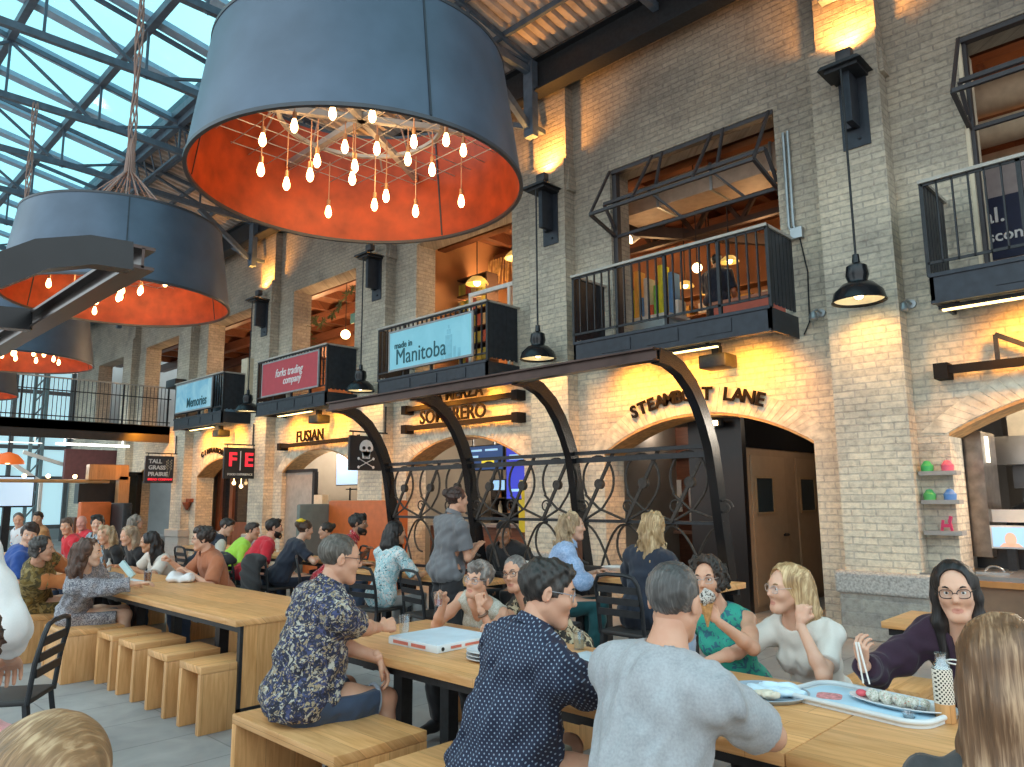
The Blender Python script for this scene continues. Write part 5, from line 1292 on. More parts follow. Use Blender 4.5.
# above Manitoba banner
dome_lamp(-13.0, 11, 6.75, .26, 'left amber dome lamp above the blue tower banner'); dome_lamp(-11.8, 11., 6.30, .26, 'middle amber dome lamp above the blue tower banner'); dome_lamp(-10.6, 11., 6.62, .24, 'right amber dome lamp above the blue tower banner'); globe(-10.9, 11.6, 6.2, .08, 'bare bulb behind the white frame above the blue tower banner', 7.3); globe(-11.3, 12.4, 6.3, .08, 'second bare bulb farther inside above the blue tower banner', 7.3)
m = MB()
for i in range(46): x = -13.6 + i * .085; m.tube([(x, 12.2, 7.3), (x + random.uniform(-.05, .05), 12.2 + random.uniform(-.1, .1), 6.5 + random.uniform(-.1, .2))], random.uniform(.012, .03), 5)
tag(m.build('hanging_grasses', mat('straw', (.56, .36, .14), .8, var=.4), kind='stuff'), 'bundles of dried straw hanging above the blue tower banner', 'dried straw')
zs = shelving(-12.9, -11.7, 11.2, 4.6, 6.6, 5, 'tall shelf of packets above the blue tower banner', mat('dark_brown_shelf', (.08, .04, .025), .6))
for i in range(30):
    z = zs[i % 5] + .03; x = -12.82 + (i // 5) * .18; c = [(.70, .60, .12), (.6, .52, .3), (.55, .15, .1), (.45, .45, .1)][(i * 3) % 4]; tag(MB().box(x, x + .15, 11.25, 11.45, z, z + .28, .008).build('packet', mat('packet_%.2f_%.2f' % c[:2], c, .6)), 'yellow packet on the tall shelf above the blue tower banner', 'packet', 'packets upstairs')
t = thing('tubular_stand', (-10.2, 9.9, 3.86), 'white tubular stand behind the blue tower banner balcony', 'stand'); m = MB(); m.box(-10.85, -9.3, 9.88, 9.94, 5.6, 5.68); m.box(-10.85, -10.79, 9.88, 9.94, 3.86, 5.6); m.box(-9.75, -9.69, 9.88, 9.94, 3.86, 5.6); m.build('tubes', WHITE, t, 0)
tag(MB().box(-12.05, -11.5, 9.6, 9.63, 4.85, 5.2).build('white_board', mat('pale_blue_board', (.60, .70, .74), .5)), 'pale board leaning behind the left end of the blue tower banner', 'board')
tag(MB().box(-11.45, -11.15, 11.9, 11.95, 5.9, 6.6).build('hanging_scarf', mat('plum_cloth', (.22, .05, .12), .8)), 'plum cloth hanging above the blue tower banner', 'cloth')
zs = shelving(-10.9, -9.1, 11.3, 3.95, 5.3, 4, 'low shelf of mixed goods behind the blue tower banner balcony', mat('brown_shelf', (.25, .12, .06), .6))
for i in range(32):
    z = zs[i % 4] + .03; x = -10.8 + (i // 4) * .2; c = [(.25, .45, .55), (.6, .5, .35), (.55, .2, .08), (.5, .5, .5)][(i * 5) % 4]; tag(MB().box(x, x + .15, 11.35, 11.6, z, z + .22, .008).build('jar_box', mat('jarbox_%.2f_%.2f' % c[:2], c, .5)), 'small goods on the low shelf behind the blue tower banner', 'goods', 'goods behind the blue tower banner')
# above red banner
def garland(pts, label):
    m = MB()
    for a, b in zip(pts, pts[1:]):
        for j in range(30):
            u = random.random(); p = Vector(a).lerp(Vector(b), u); d = Vector((random.uniform(-1, 1), random.uniform(-1, 1), random.uniform(-1, 1))).normalized() * random.uniform(.06, .17)
            m.bar(p, p + d, .03, .012)
    tag(m.build('evergreen_garland', mat('garland_green', (.07, .10, .03), .8, var=.4), kind='stuff'), label, 'garland')
garland([(-16.6, 9.75, 4.6), (-16.65, 9.75, 6.2), (-16.3, 9.75, 5.9), (-15.6, 9.75, 6.1), (-15.0, 9.75, 6.5), (-14.6, 9.75, 6.6), (-14.3, 9.75, 6.0)], 'green garland draped round the opening above the red banner')
dome_lamp(-13.9, 10.6, 5.75, .2, 'amber lamp hanging at the right above the red banner'); 
for j, (x, z) in enumerate(((-16.1, 5.75), (-14.9, 6.3), (-14.5, 6.35))): globe(x, 10.4, z, .12, 'round white globe %s above the red banner' % ('at left', 'in the middle', 'at right')[j], 7.4)
tag(MB().box(-15.9, -15.15, 10.4, 10.45, 6.0, 6.25).build('shop_sign', mat('teal_white_sign', (.12, .32, .28), .5)), 'small teal sign hanging above the red banner', 'sign')
m = MB(); m.bar((-17, 11, 5.5), (-13.4, 12.4, 5.9), .15, .2); m.bar((-16.5, 11.2, 6.0), (-13.5, 11.2, 5.3), .12, .18); tag(m.build('timber_brace', REDWOOD), 'crossed dark timbers above the red banner', 'timber')
m = MB(); m.box(-22.5, -18.5, 11.2, 11.5, 5.6, 6.0); m.bar((-21, 10.4, 4.9), (-18.6, 12.5, 5.4), .12, .16); tag(m.build('timber_beam', REDWOOD), 'dark timber beam above the far blue banner balcony', 'timber')
globe(-20.9, 10.5, 6.3, .1, 'bare bulb above the far blue banner balcony', 7.4); globe(-25.6, 10.2, 6.1, .16, 'yellow globe in the window over the footbridge', 7.4)
m = MB(); m.lathe([(.18, 0), (.24, .5), (.22, .9), (.0, .95)], (-19.3, 9.0, 3.83), 12); m.box(-20.2, -19.7, 8.7, 9.1, 3.83, 4.95, .05); tag(m.build('clothes_rack', mat('steel_blue_cloth', (.20, .32, .42), .7, var=.3)), 'blue grey clothes standing on the far blue banner balcony', 'clothes')
tag(MB().box(-23.0, -22.3, 8.6, 8.955, 4.9, 5.15, .03).build('loudspeaker', STEEL), 'black box loudspeaker on the pier by the far blue banner', 'speaker')
tag(MB().box(-18.9, -18.55, 9.0, 9.18, 3.86, 5.3).build('jamb_board', CREAM), 'cream board standing in the opening above the far blue banner', 'board')
# right upper room
t = thing('round_duct', (-.6, 10.4, 5.9), 'fat cream insulated ducts inside the window at right edge', 'duct'); m = MB(); m.tube([(-2.0, 10.3, 6.45), (1.5, 10.6, 6.5)], .22, 14); m.build('upper_duct', mat('tan_insulation', (.46, .33, .22), .7), t); m = MB(); m.tube([(-2.0, 10.2, 5.95), (1.5, 10.4, 6.0)], .17, 14); m.build('lower_duct', mat('tan_insulation', (.46, .33, .22), .7), t); MB().box(-2.0, 1.5, 10.6, 11.2, 5.7, 5.85).build('tray', mat('tan_insulation', (.46, .33, .22), .7), t, 0)
t = thing('room_divider', (-.6, 10.5, 3.86), 'pale mauve wall panel behind the navy banner', 'panel'); MB().box(-2.0, 1.9, 10.421, 10.6, 3.86, 5.65).build('panel', mat('mauve_grey', (.38, .33, .33), .8), t, 0)
m = MB(); m.box(XC(-1) - 1.37, XC(-1) - 1.33, YW + .01, YW + .5, 3.87, 6.7); m.build('trim_40', CREAM, kind='structure', smooth=0)
# ------------------------------------------------------------------ footbridge at the far end
t = thing('footbridge', (-25, 4, 3.3), 'dark footbridge with barred railing crossing the far end', 'footbridge')
m = MB(); m.box(-26.4, -24., -3.5, 9.19, 3.6, 3.85); m.box(-24.06, -24., -3.5, 9.19, 3.35, 3.87); m.build('deck', mat('brown_black_girder', (.045, .035, .03), .45, .2), t, 0)
m = MB(); m.bar((-24.03, -3.5, 5.08), (-24.03, 9.19, 5.08), .06, .04); m.build('handrail', mat('worn_rail_cap', (.30, .28, .26), .5, .3), t, 0); m = MB(); m.bar((-24.03, -3.5, 3.98), (-24.03, 9.19, 3.98), .03); m.bar((-24.03, -3.5, 4.72), (-24.03, 9.19, 4.72), .03); m.build('bottom_rail', STEEL, t, 0)
b1 = None
for i in range(62):
    y = 9.1 - i * .11
    if i % 12 == 0: MB().box(-24.05, -24.01, y - .025, y + .025, 3.85, 5.06).build('post', STEEL, t, 0); continue
    if b1 is None: b1 = MB().box(-24.036, -24.024, -.01, .01, 3.85, 5.06).build('baluster', mat('grey_bars', (.10, .10, .105), .5, .3), t, 0); yb = y; b1.location.y = y - 0
    else: o = b1.copy(); col.objects.link(o); o.location.y = y
for ch in t.children:
    if ch.name.startswith('baluster'): ch.location.y += 4.0 if False else 0
m = MB(); m.box(-24.9, -24.8, 6.3, 8.3, 3.22, 3.28); m.box(-24.86, -24.84, 6.5, 6.52, 3.28, 3.6); m.box(-24.86, -24.84, 8.1, 8.12, 3.28, 3.6); tag(m.build('tube_lamp', TUBE), 'white tube light under the footbridge', 'light'); m = MB(); m.box(-26., -25.94, 4.5, 6.2, 3.3, 3.33); m.box(-25.98, -25.96, 4.7, 4.72, 3.33, 3.6); m.box(-25.98, -25.96, 6., 6.02, 3.33, 3.6); tag(m.build('tube_lamp', glow('dim_tube', (.9, .9, .85), 1.2)), 'longer dim tube light farther under the footbridge', 'light')
# under and beyond the bridge
t = thing('market_stall', (-24.6, 7.7, 0), 'light timber stall portal under the footbridge', 'stall'); m = MB(); m.box(-24.7, -24.4, 7.1, 8.2, 2.2, 2.65); m.box(-24.7, -24.4, 7.95, 8.25, 0, 2.3); m.build('timber_frame', wood_mat('stall_wood', (.40, .22, .10), (.55, .33, .17), axis=2), t, 0); MB().box(-25.3, -24.9, 7.0, 8.0, 1.5, 2.1).build('oven', mat('black_oven', (.03, .025, .025), .3), t, 0); MB().box(-25.3, -24.7, 6.9, 8., 0, 1.1).build('counter', REDWOOD, t, 0)
tag(MB().box(-28.2, -28., 7.4, 9.19, 2.3, 3.3).build('bulkhead', mat('maroon_panel', (.13, .05, .055), .7)), 'maroon panel above the shops under the footbridge', 'panel')
t = thing('storefront', (-26, 8.6, 0), 'dark glazed shop front left of the wheat sign', 'storefront'); MB().box(-26.2, -26.1, 8.2, 9.19, 0, 2.5).build('glazing', mat('dark_glass_pane', (.03, .04, .045), .08), t, 0); m = MB(); m.box(-26.1, -26.05, 8.15, 8.25, 0, 2.5); m.box(-26.1, -26.05, 9.05, 9.19, 0, 2.5); m.box(-26.1, -26.05, 8.2, 9.19, 2.4, 2.5); m.build('frame', STEEL, t, 0); MB().box(-26.09, -26.07, 8.45, 8.7, 1.5, 2.1).build('poster', glow('blue_lit_poster', (.15, .45, .62), .8), t, 0)
t = thing('window_wall', (-34, 3, 0), 'tall pale blue windows at the far end of the hall', 'window')
m = MB(); m.box(-34.2, -34.1, -3, 9, .5, 8.5); m.build('panes', glow('daylight_panes', (.42, .66, .74), .75), t, 0); m = MB()
for i in range(13): m.box(-34.1, -33.95, -3 + i, -2.86 + i, 0, 8.6)
for z in (.5, 2.4, 3.6, 5.8, 8.4): m.box(-34.1, -33.98, -3, 9, z, z + .15)
m.build('mullions', mat('grey_mullion', (.10, .11, .12), .6), t, 0)
for i, (y, l) in enumerate(((5.1, 'left lattice steel column at the far end'), (7.0, 'right lattice steel column at the far end'))):
    m = MB(); 
    for q in (-.18, .18): m.box(-30.05, -29.95, y + q - .05, y + q + .05, 0, 8.5)
    for j in range(16): m.bar((-30, y - .18, j * .5), (-30, y + .18, j * .5 + .5), .05)
    tag(m.build('lattice_column', mat('teal_grey_steel', (.12, .20, .23), .5, .2)), l, 'column')
screen(0, 1, 0, 0, 1, LBL, 'x') if False else None
t = thing('menu_screen', (-26.5, 5.5, 1.5), 'pale blue screen under the footbridge at left edge', 'screen'); MB().box(-26.6, -26.5, 5.0, 6.2, 1.45, 2.3).build('display', glow('screen_white_blue', (.44, .60, .76), .75), t, 0); MB().box(-26.7, -26.6, 4.95, 6.25, 1.4, 2.35).build('housing', STEEL, t, 0); MB().box(-26.68, -26.62, 5.5, 5.7, 0, 1.4).build('stand', STEEL, t, 0)
m = MB(); m.tube([(-24.5, 4.0, 2.15), (-24.5, 7.7, 2.15)], .05, 8); tag(m.build('timber_pole', OAKY), 'long timber rail under the footbridge', 'rail')
t = thing('dome_lamp', (-23., 4.75, 2.6), 'orange dome lamp under the footbridge at left edge', 'lamp'); m = MB(); m.lathe([(.05, .3), (.22, .24), (.36, .08), (.38, 0), (.33, .02), (.1, .2)], (-23., 4.75, 2.55), 24); m.build('shade', mat('orange_enamel', (.7, .14, .03), .4, emit=(1, .2, .03), estr=.4), t, 50); m = MB(); m.ball((-23, 4.75, 2.62), .08); m.build('bulb', BULBG, t); m = MB(); m.cyl((-23, 4.75, 2.8), (-23, 4.75, 3.4), .012); m.build('cord', STEEL, t)
for i, y in enumerate((5.6, 6.2, 6.9)): tag(MB().ball((-25., y, 2.3), .06).build('bulb', BULBG), ('left', 'middle', 'right')[i] + ' of three small bulbs along the timber rail', 'bulb')
m = MB(); m.bar((-29., 5.6, 3.2), (-29, 7.0, 2.2), .12); m.bar((-29, 6.4, 3.2), (-29, 8.0, 2.7), .12); m.bar((-29, 7.0, 2.25), (-29, 7.0, 0), .1); tag(m.build('white_strut', WHITE), 'white angled struts under the footbridge', 'strut')
# orange seats
t = thing('booth_seat', (-10.6, 7.7, 0), 'orange upholstered booth back in front of the arch beside the skull sign', 'booth'); MB().box(-12.2, -10.1, 7.6, 7.85, .0, 1.56, .04).build('seat_back', ORANGE, t); MB().box(-12.2, -10.1, 7.1, 7.6, .0, .48, .04).build('seat_cushion', ORANGE, t); MB().box(-12.28, -12.16, 7.0, 7.85, 0, 1.5, .03).build('end_panel', mat('grey_green_panel', (.16, .18, .16), .6), t)
t = thing('booth_seat', (-19., 5.9, 0), 'far orange booth with black side at left', 'booth'); MB().box(-19.2, -18.95, 5.4, 6.05, 0, 1.56, .04).build('seat_back', ORANGE, t); MB().box(-19.25, -18.2, 6.05, 6.25, 0, 1.53, .03).build('side_panel', STEEL, t)
# ------------------------------------------------------------------ communal tables, benches, stools
def table(x0, x1, y0, y1, label, z=.74, panel=False, th=.045, mt=OAK, legs=None):
    t = thing('communal_table', ((x0 + x1) / 2, (y0 + y1) / 2, 0), label, 'table')
    MB().box(x0, x1, y0, y1, z - th, z, .004).build('tabletop', mt, t)
    m = MB(); m.box(x0 + .03, x1 - .03, y0 + .05, y0 + .09, z - th - .05, z - th); m.box(x0 + .03, x1 - .03, y1 - .09, y1 - .05, z - th - .05, z - th); m.build('steel_apron', STEEL, t, 0)
    for x in (legs or (x0 + .75, x1 - .75)):
        m = MB(); yc = (y0 + y1) / 2
        for y in (yc - .18, yc + .18): m.box(x - .04, x + .04, y - .04, y + .04, .02, z - th - .04)
        m.box(x - .05, x + .05, y0 + .15, y1 - .15, 0, .03); m.box(x - .05, x + .05, y0 + .06, y1 - .06, z - th - .06, z - th)
        m.build('leg', STEEL, t, 0)
    if panel:
        MB().box(x1 - .045, x1 - .012, y0 + .06, y1 - .06, .13, z - th).build('end_panel', OAKZ, t, 0); m = MB(); m.box(x1 - .05, x1 - .008, y0 + .04, y0 + .065, .10, z - th); m.box(x1 - .05, x1 - .008, y1 - .065, y1 - .04, .10, z - th); m.box(x1 - .05, x1 - .008, y0 + .04, y1 - .04, .10, .13); m.build('panel_frame', STEEL, t, 0)
    return t
table(-4.3, -1.215, 2.54, 3.52, 'long oak communal table nearest the camera with the pizza box', legs=(-3.7, -2.2))
table(-1.21, 1.2, 2.54, 3.52, 'oak communal table end to end with the pizza table, at right, holding the sushi tray')
table(-8.4, -5.27, 2.56, 3.5, 'oak communal table with framed end panel, behind the man in floral shirt', panel=True, legs=(-7.9, -6.1))
table(-11.6, -8.43, 2.56, 3.5, 'oak communal table farther left where a crowd is sitting')
table(-15.2, -12., 2.56, 3.5, 'farthest oak communal table at the left edge')
table(-1.9, .8, 5.55, 6.2, 'oak table standing behind the woman in the purple cardigan')
table(-11.9, -8.7, 5.78, 6.2, 'small wooden table behind the people in red and black shirts')
table(-8.05, -5.7, 5.3, 5.8, 'dark edged wooden table in front of the person in the teal shirt')
table(-4.5, -3.0, 5.35, 5.78, 'high wooden table of the two blonde women', z=.90, legs=(-4.4, -3.5))
table(-14.5, -12.2, 5.9, 6.6, 'small wooden table near the far stone pillar')
def bench(x0, x1, y0, y1, label, group=None, h=.45, th=.05, name='bench', solid=False):
    t = thing(name, ((x0 + x1) / 2, (y0 + y1) / 2, 0), label, 'stool' if name == 'box_stool' else 'bench', group)
    MB().box(x0, x1, y0, y1, h - th, h, .005).build('seat', OAK if x1 - x0 > .6 else OAKY, t)
    for a, b in ((x0, x0 + th), (x1 - th, x1)): MB().box(a, b, y0, y1, 0, h - th - .001, .004).build('side_panel', OAKZ, t)
    if solid: MB().box(x0 + th, x1 - th, y0 + .01, y0 + .04, 0, h - th - .001).build('front_panel', OAKZ, t, 0)
    return t
bench(-4.07, -3.07, 1.98, 2.52, 'oak box bench under the man in the floral shirt')
bench(-2.86, -1.75, 2.05, 2.50, 'oak box bench under the man in the dotted navy shirt')
bench(-1.72, -.75, 1.75, 2.3, 'oak box bench under the man in the grey t-shirt')
bench(-.72, .1, 1.75, 2.3, 'oak box bench under the woman seated at the lower right corner')
sx = [(-5.67, -5.30), (-6.28, -5.90), (-6.93, -6.55), (-7.47, -7.08)]
for i, (a, b) in enumerate(sx): bench(a, b, 2.34, 2.75, ('first', 'second', 'third', 'fourth')[i] + ' box stool from the framed end panel of the left table', 'box stools by the left table', name='box_stool')
bench(-8.25, -7.62, 2.12, 2.62, 'solid fronted oak bench under the woman in the patterned grey dress', solid=True)
bench(-9.55, -8.85, 2.0, 2.5, 'oak box bench under the woman in olive camouflage')
bench(-11.3, -10.0, 2.0, 2.45, 'oak box bench under the person in the blue shirt')
bench(-8.9, -7.6, 3.6, 4.05, 'oak box bench under the man in the orange t-shirt'); bench(-10.4, -9.1, 3.6, 4.05, 'oak box bench under the woman in the white t-shirt')
bench(-4.3, -3.2, 3.66, 4.1, 'oak box bench under the two women across the pizza table'); bench(-2.55, -1.55, 3.7, 4.15, 'oak box bench across the table from the grey t-shirt man'); bench(-1.46, -.4, 3.7, 4.2, 'oak box bench under the woman in the purple cardigan', h=.52)
bench(-13.6, -11.8, 3.6, 4.05, 'oak box bench of the far left crowd, wall side'); bench(-13.2, -11.6, 2.0, 2.45, 'oak box bench of the far left crowd, aisle side'); bench(-16.9, -15.6, 3.5, 4.0, 'farthest oak box bench at the left edge')
# ------------------------------------------------------------------ black metal chairs
def chair(label, loc, rz, sh=.45, back=.88, group='black metal chairs'):
    t = thing('metal_chair', (0, 0, 0), label, 'chair', group)
    MB().box(-.205, .205, -.2, .2, sh - .035, sh, .012).build('seat', mat('black_seat_pad', (.03, .028, .028), .55), t)
    for x in (-1, 1):
        MB().bar((x * .185, .18, sh - .03), (x * .205, .20, 0), .03).build('leg', STEEL, t, 0); MB().bar((x * .185, -.18, sh - .03), (x * .205, -.24, 0), .03).build('leg', STEEL, t, 0)
    m = MB(); H = back - .07
    m.tube([(-.2, -.19, sh - .03), (-.2, -.215, sh + .2), (-.195, -.25, H), (-.16, -.258, H + .055), (-.08, -.26, back), (.08, -.26, back), (.16, -.258, H + .055), (.195, -.25, H), (.2, -.215, sh + .2), (.2, -.19, sh - .03)], .0155, 8); m.build('back_frame', STEEL, t)
    for j in range(3):
        z = sh + .14 + j * (back - sh - .2) / 2.6; y = -.205 - .045 * (z - sh) / .4; m = MB(); m.box(-.19, .19, y - .006, y + .006, z - .025, z + .025); m.build('back_slat', STEEL, t, 0)
    m = MB(); m.bar((-.19, .19, sh * .4), (.19, .19, sh * .4), .02); m.bar((-.195, -.21, sh * .4), (.195, -.21, sh * .4), .02); m.bar((-.19, .19, sh * .4), (-.195, -.21, sh * .4), .02); m.bar((.19, .19, sh * .4), (.195, -.21, sh * .4), .02); m.build('stretcher', STEEL, t, 0)
    t.location = loc; t.rotation_euler = (0, 0, rz)
    return t
c0 = chair('black metal slat back chair under the person in the teal shirt', (-6.82, 4.90, 0), .1)
CH = [((-6.05, 5.0, 0), -.15, 'empty black slat back chair right of the teal shirt chair'), ((-8.55, 5.2, 0), -.5, 'black metal chair under the man in the red floral shirt'), ((-5.50, 1.24, 0), 2.55, 'black slat back chair alone in the left foreground'), ((-10.05, 4.93, 0), 0., 'metal chair under the man in the red t-shirt'), ((-9.42, 5.05, 0), .1, 'metal chair under the woman in the black t-shirt'), ((-11.0, 5.05, 0), .1, 'metal chair under the person in lime'),
      ((-11.85, 5.05, 0), .0, 'metal chair under the person in the navy and white shirt'), ((-6.3, 6.5, 0), 3.3, 'metal chair under the person in the black cap'), ((-7.3, 6.6, 0), 3.1, 'black metal chair across the table from the teal shirt'), ((-9.75, 6.45, 0), 2.9, 'metal chair under the dark haired woman in green')]
for loc, rz, l in CH: dup(c0, loc, rz, l)
tall = chair('high black chair under the blonde woman in the navy top', (-3.45, 4.88, 0), .0, .60, 1.02, 'high black chairs'); dup(tall, (-4.52, 5.02, 0), -.8, 'high black chair under the blonde woman in the blue shirt'); dup(tall, (-4.1, 4.6, 0), .3, 'empty high black chair between the two blonde women')
# jackets hung on chair backs
for i, (x, y, l) in enumerate(((-10.05, 4.66, 'black jacket hung on the chair of the man in red'), (-9.42, 4.78, 'black jacket hung on the chair of the woman in black'))):
    S = SDF(); S.cap((x - .2, y, .80), (x + .2, y, .80), .07, .07, .05); S.ell((x, y - .04, .58), (.25, .07, .3)); S.noise(.02, 22, i + 2); v, f = mesh_sdf(S, .015)
    o = link('jacket', np_mesh('jacket', [(v, f, 0)]), cloth_mat('black_jacket', (.02, .02, .022)), None); tag(o, l, 'jacket')
# ------------------------------------------------------------------ things on the tables
TT = .741
def tumbler(x, y, z, r0, r1, h, label, liquid=None, level=.7, group=None):
    t = thing('drinking_glass', (x, y, z), label, 'glass', group); m = MB(); m.lathe([(0, 0), (r0, 0), (r1, h), (r1 - .0025, h), (r0 - .003, .008), (0, .008)], (x, y, z), 24); m.build('glass_wall', mat_glass, t, 60)
    if liquid:
        lr = r0 + (r1 - r0) * level; m = MB(); m.lathe([(0, .009), (r0 - .004, .009), (lr - .004, h * level), (0, h * level)], (x, y, z), 20); m.build('drink', mat('drink_%.2f_%.2f' % liquid[:2], liquid, .1, var=.03), t, 60)
    return t
mat_glass = glass('tumbler_glass', (.93, .95, .95), .16, .03)
gx = at(441, 612, Z=.83)
tumbler(-3.80, 2.93, TT, .027, .037, .145, 'empty tall tumbler held by the man in the floral shirt')
t = thing('pizza_box', (-3.53, 3.0, TT), 'closed white pizza box with red print on its side', 'box'); MB().box(-3.77, -3.32, 2.79, 3.24, TT, TT + .042, .003).build('carton', mat('white_carton', (.66, .72, .76), .6, var=.05), t)
for a, b in ((-3.72, -3.58), (-3.55, -3.42)): MB().box(a, b, 2.787, 2.789, TT + .012, TT + .03).build('red_print', mat('red_box_print', (.55, .16, .12), .6), t, 0)
for a, b in ((2.89, 2.97), (3.0, 3.12)): MB().box(-3.319, -3.317, a, b, TT + .014, TT + .028).build('red_print', mat('red_box_print', (.55, .16, .12), .6), t, 0)
m = MB(); m.cyl((-3.317, 2.83, TT + .02), (-3.315, 2.83, TT + .02), .011); m.build('round_mark', STEEL, t, 0); MB().box(-3.765, -3.325, 2.795, 3.235, TT + .042, TT + .046).build('lid', mat('pale_blue_lid', (.55, .68, .78), .55, var=.08), t, 0)
def plate(x, y, z, r, label, c=(.62, .68, .72), group=None):
    m = MB(); m.lathe([(0, 0), (r * .6, 0), (r, .014), (r, .018), (r * .62, .006), (0, .006)], (x, y, z), 36); return tag(m.build('plate', mat('plate_%.2f' % c[0], c, .35, var=.05), None, 60), label, 'plate', group)
for i in range(3): plate(-3.0, 2.9, TT + i * .0185, .135, ('lowest', 'middle', 'top')[i] + ' plate of the stack beside the dotted navy sleeve', (.60, .64, .68) if i < 2 else (.58, .66, .72), 'stacked plates')
tumbler(-2.82, 3.42, TT, .03, .036, .10, 'short glass beyond the man in the dotted navy shirt', (.35, .33, .24), .6)
t = thing('serving_tray', (-2.55, 3.2, TT), 'pale blue tray in front of the man in the dotted navy shirt', 'tray'); m = MB(); m.box(-2.72, -2.38, 2.98, 3.36, TT, TT + .015, .006); m.build('tray', mat('pale_tray', (.50, .64, .74), .4), t); MB().box(-2.62, -2.46, 3.0, 3.1, TT + .016, TT + .03, .005).build('red_napkin', mat('red_paper', (.55, .10, .10), .7), t)
t = thing('round_tray', (-1.60, 3.18, TT), 'round grey tray with crumpled paper in front of the woman in white', 'tray'); m = MB(); m.lathe([(0, 0), (.17, 0), (.185, .018), (.178, .02), (.165, .006), (0, .006)], (-1.60, 3.2, TT), 44); m.build('tray', mat('grey_blue_tray', (.30, .36, .42), .4), t, 60)
S = SDF(); S.ell((-1.58, 3.24, TT + .02), (.12, .09, .016)); S.noise(.012, 60, 3); v, f = mesh_sdf(S, .005); v = v - np.array([-1.60, 3.18, TT]); o = link('crumpled_paper', np_mesh('paper', [(v, f, 0)]), mat('pale_blue_paper', (.56, .72, .82), .7), t); o = None
S = SDF(); S.ell((-1.55, 3.11, TT + .03), (.055, .035, .016)); S.noise(.006, 90, 4); v, f = mesh_sdf(S, .004); v = v - np.array([-1.60, 3.18, TT]); link('cream_wrap', np_mesh('wrap', [(v, f, 0)]), mat('cream_food', (.66, .60, .48), .7), t)
# sushi tray
rr = lambda x0, x1, y0, y1, r, n=8: [(cx + r * math.cos(a), cy + r * math.sin(a)) for cx, cy, s in ((x1 - r, y1 - r, 0), (x0 + r, y1 - r, 1), (x0 + r, y0 + r, 2), (x1 - r, y0 + r, 3)) for a in [PI / 2 * s + PI / 2 * k / n for k in range(n + 1)]]
t = thing('food_tray', (-1.22, 3.3, TT), 'long pale blue tray with a dish of rolls in front of the purple cardigan', 'tray')
A = Matrix.Translation((-1.21, 3.32, 0)) @ Matrix.Rotation(-.18, 4, 'Z')
m = MB(); m.prism(rr(-.30, .30, -.17, .17, .09), TT, TT + .014, 'xy'); m.xf(A); m.build('tray_base', mat('white_tray', (.62, .66, .68), .4, var=.04), t, 30)
m = MB(); P = rr(-.298, .298, -.168, .168, .09); m.tube([(a, b, TT + .022) for a, b in P], .011, 8, closed=True); m.xf(A); m.build('tray_rim', mat('white_tray', (.62, .66, .68), .4, var=.04), t, 60)
m = MB(); m.prism(rr(-.27, .27, -.14, .14, .07), TT + .0142, TT + .016, 'xy'); m.xf(A); m.build('blue_liner', mat('pale_blue_liner', (.45, .66, .80), .6), t, 0)
m = MB(); m.prism(rr(-.2, -.1, -.02, .09, .03), TT + .016, TT + .017, 'xy'); m.xf(A @ Matrix.Rotation(.5, 4, 'Z')); m.build('pink_leaflet', mat('pink_print', (.62, .25, .26), .6, var=.4, scale=60), t, 0)
t = thing('sushi_dish', (-1.12, 3.30, TT + .02), 'long white dish of rice rolls on the pale blue tray', 'dish')
B_ = Matrix.Translation((-1.10, 3.32, TT + .018)) @ Matrix.Rotation(-.15, 4, 'Z')
m = MB(); m.lathe([(0, 0), (.10, 0), (.16, .018), (.16, .022), (.10, .006), (0, .006)], n=36); m.xf(B_ @ Matrix.Diagonal((1.2, .55, 1, 1))); m.build('dish', mat('white_china', (.74, .74, .74), .25, var=.02), t, 60)
for i in range(9):
    S = SDF(); c = B_ @ Vector((-.11 + i * .027, .012 * (-1) ** i, .026)); S.ell(c, (.017, .032, .021)); S.noise(.004, 160, i); v, f = mesh_sdf(S, .0035); v = v - np.array([-1.12, 3.30, TT + .02]); link('rice_roll', np_mesh('roll', [(v, f, 0)]), print_mat('rice_roll_food', (.66, .64, .58), [((.25, .30, .18), 6, .58), ((.6, .2, .15), 5, .64)]), t)
S = SDF(); c = B_ @ Vector((-.145, 0, .025)); S.ell(c, (.022, .02, .014)); v, f = mesh_sdf(S, .004); v = v - np.array([-1.12, 3.30, TT + .02]); link('pink_ginger', np_mesh('ginger', [(v, f, 0)]), mat('pink_red_food', (.7, .10, .13), .5), t)
t = thing('soy_cup', (-1.02, 3.2, TT), 'little clear cup of dark soy sauce beside the tray', 'cup'); m = MB(); m.lathe([(0, 0), (.02, 0), (.026, .034), (.024, .034), (.018, .004), (0, .004)], (-1.02, 3.2, TT), 20); m.build('cup', mat_glass, t, 60); m = MB(); m.lathe([(0, .005), (.017, .005), (.021, .022), (0, .022)], (-1.02, 3.2, TT), 16); m.build('soy_sauce', mat('soy', (.05, .018, .01), .1), t, 60)
t = thing('soy_cup', (-1.0, 3.24, TT + .02), 'second clear sauce cup standing on the tray edge', 'cup'); m = MB(); m.lathe([(0, 0), (.022, 0), (.032, .03), (.030, .03), (.02, .004), (0, .004)], (-1.0, 3.27, TT + .028), 20); m.build('cup', mat_glass, t, 60); m = MB(); m.lathe([(0, .005), (.02, .005), (.023, .014), (0, .014)], (-1.0, 3.27, TT + .028), 16); m.build('soy_sauce', mat('soy', (.05, .018, .01), .1), t, 60)
bx, by = -.92, 3.30
t = thing('water_bottle', (bx, by, TT), 'glass bottle in a spotted sleeve with bamboo base', 'bottle')
m = MB(); m.lathe([(0, 0), (.034, 0), (.035, .004), (.035, .068), (0, .068)], (bx, by, TT), 28); m.build('bamboo_base', OAKZ, t, 50)
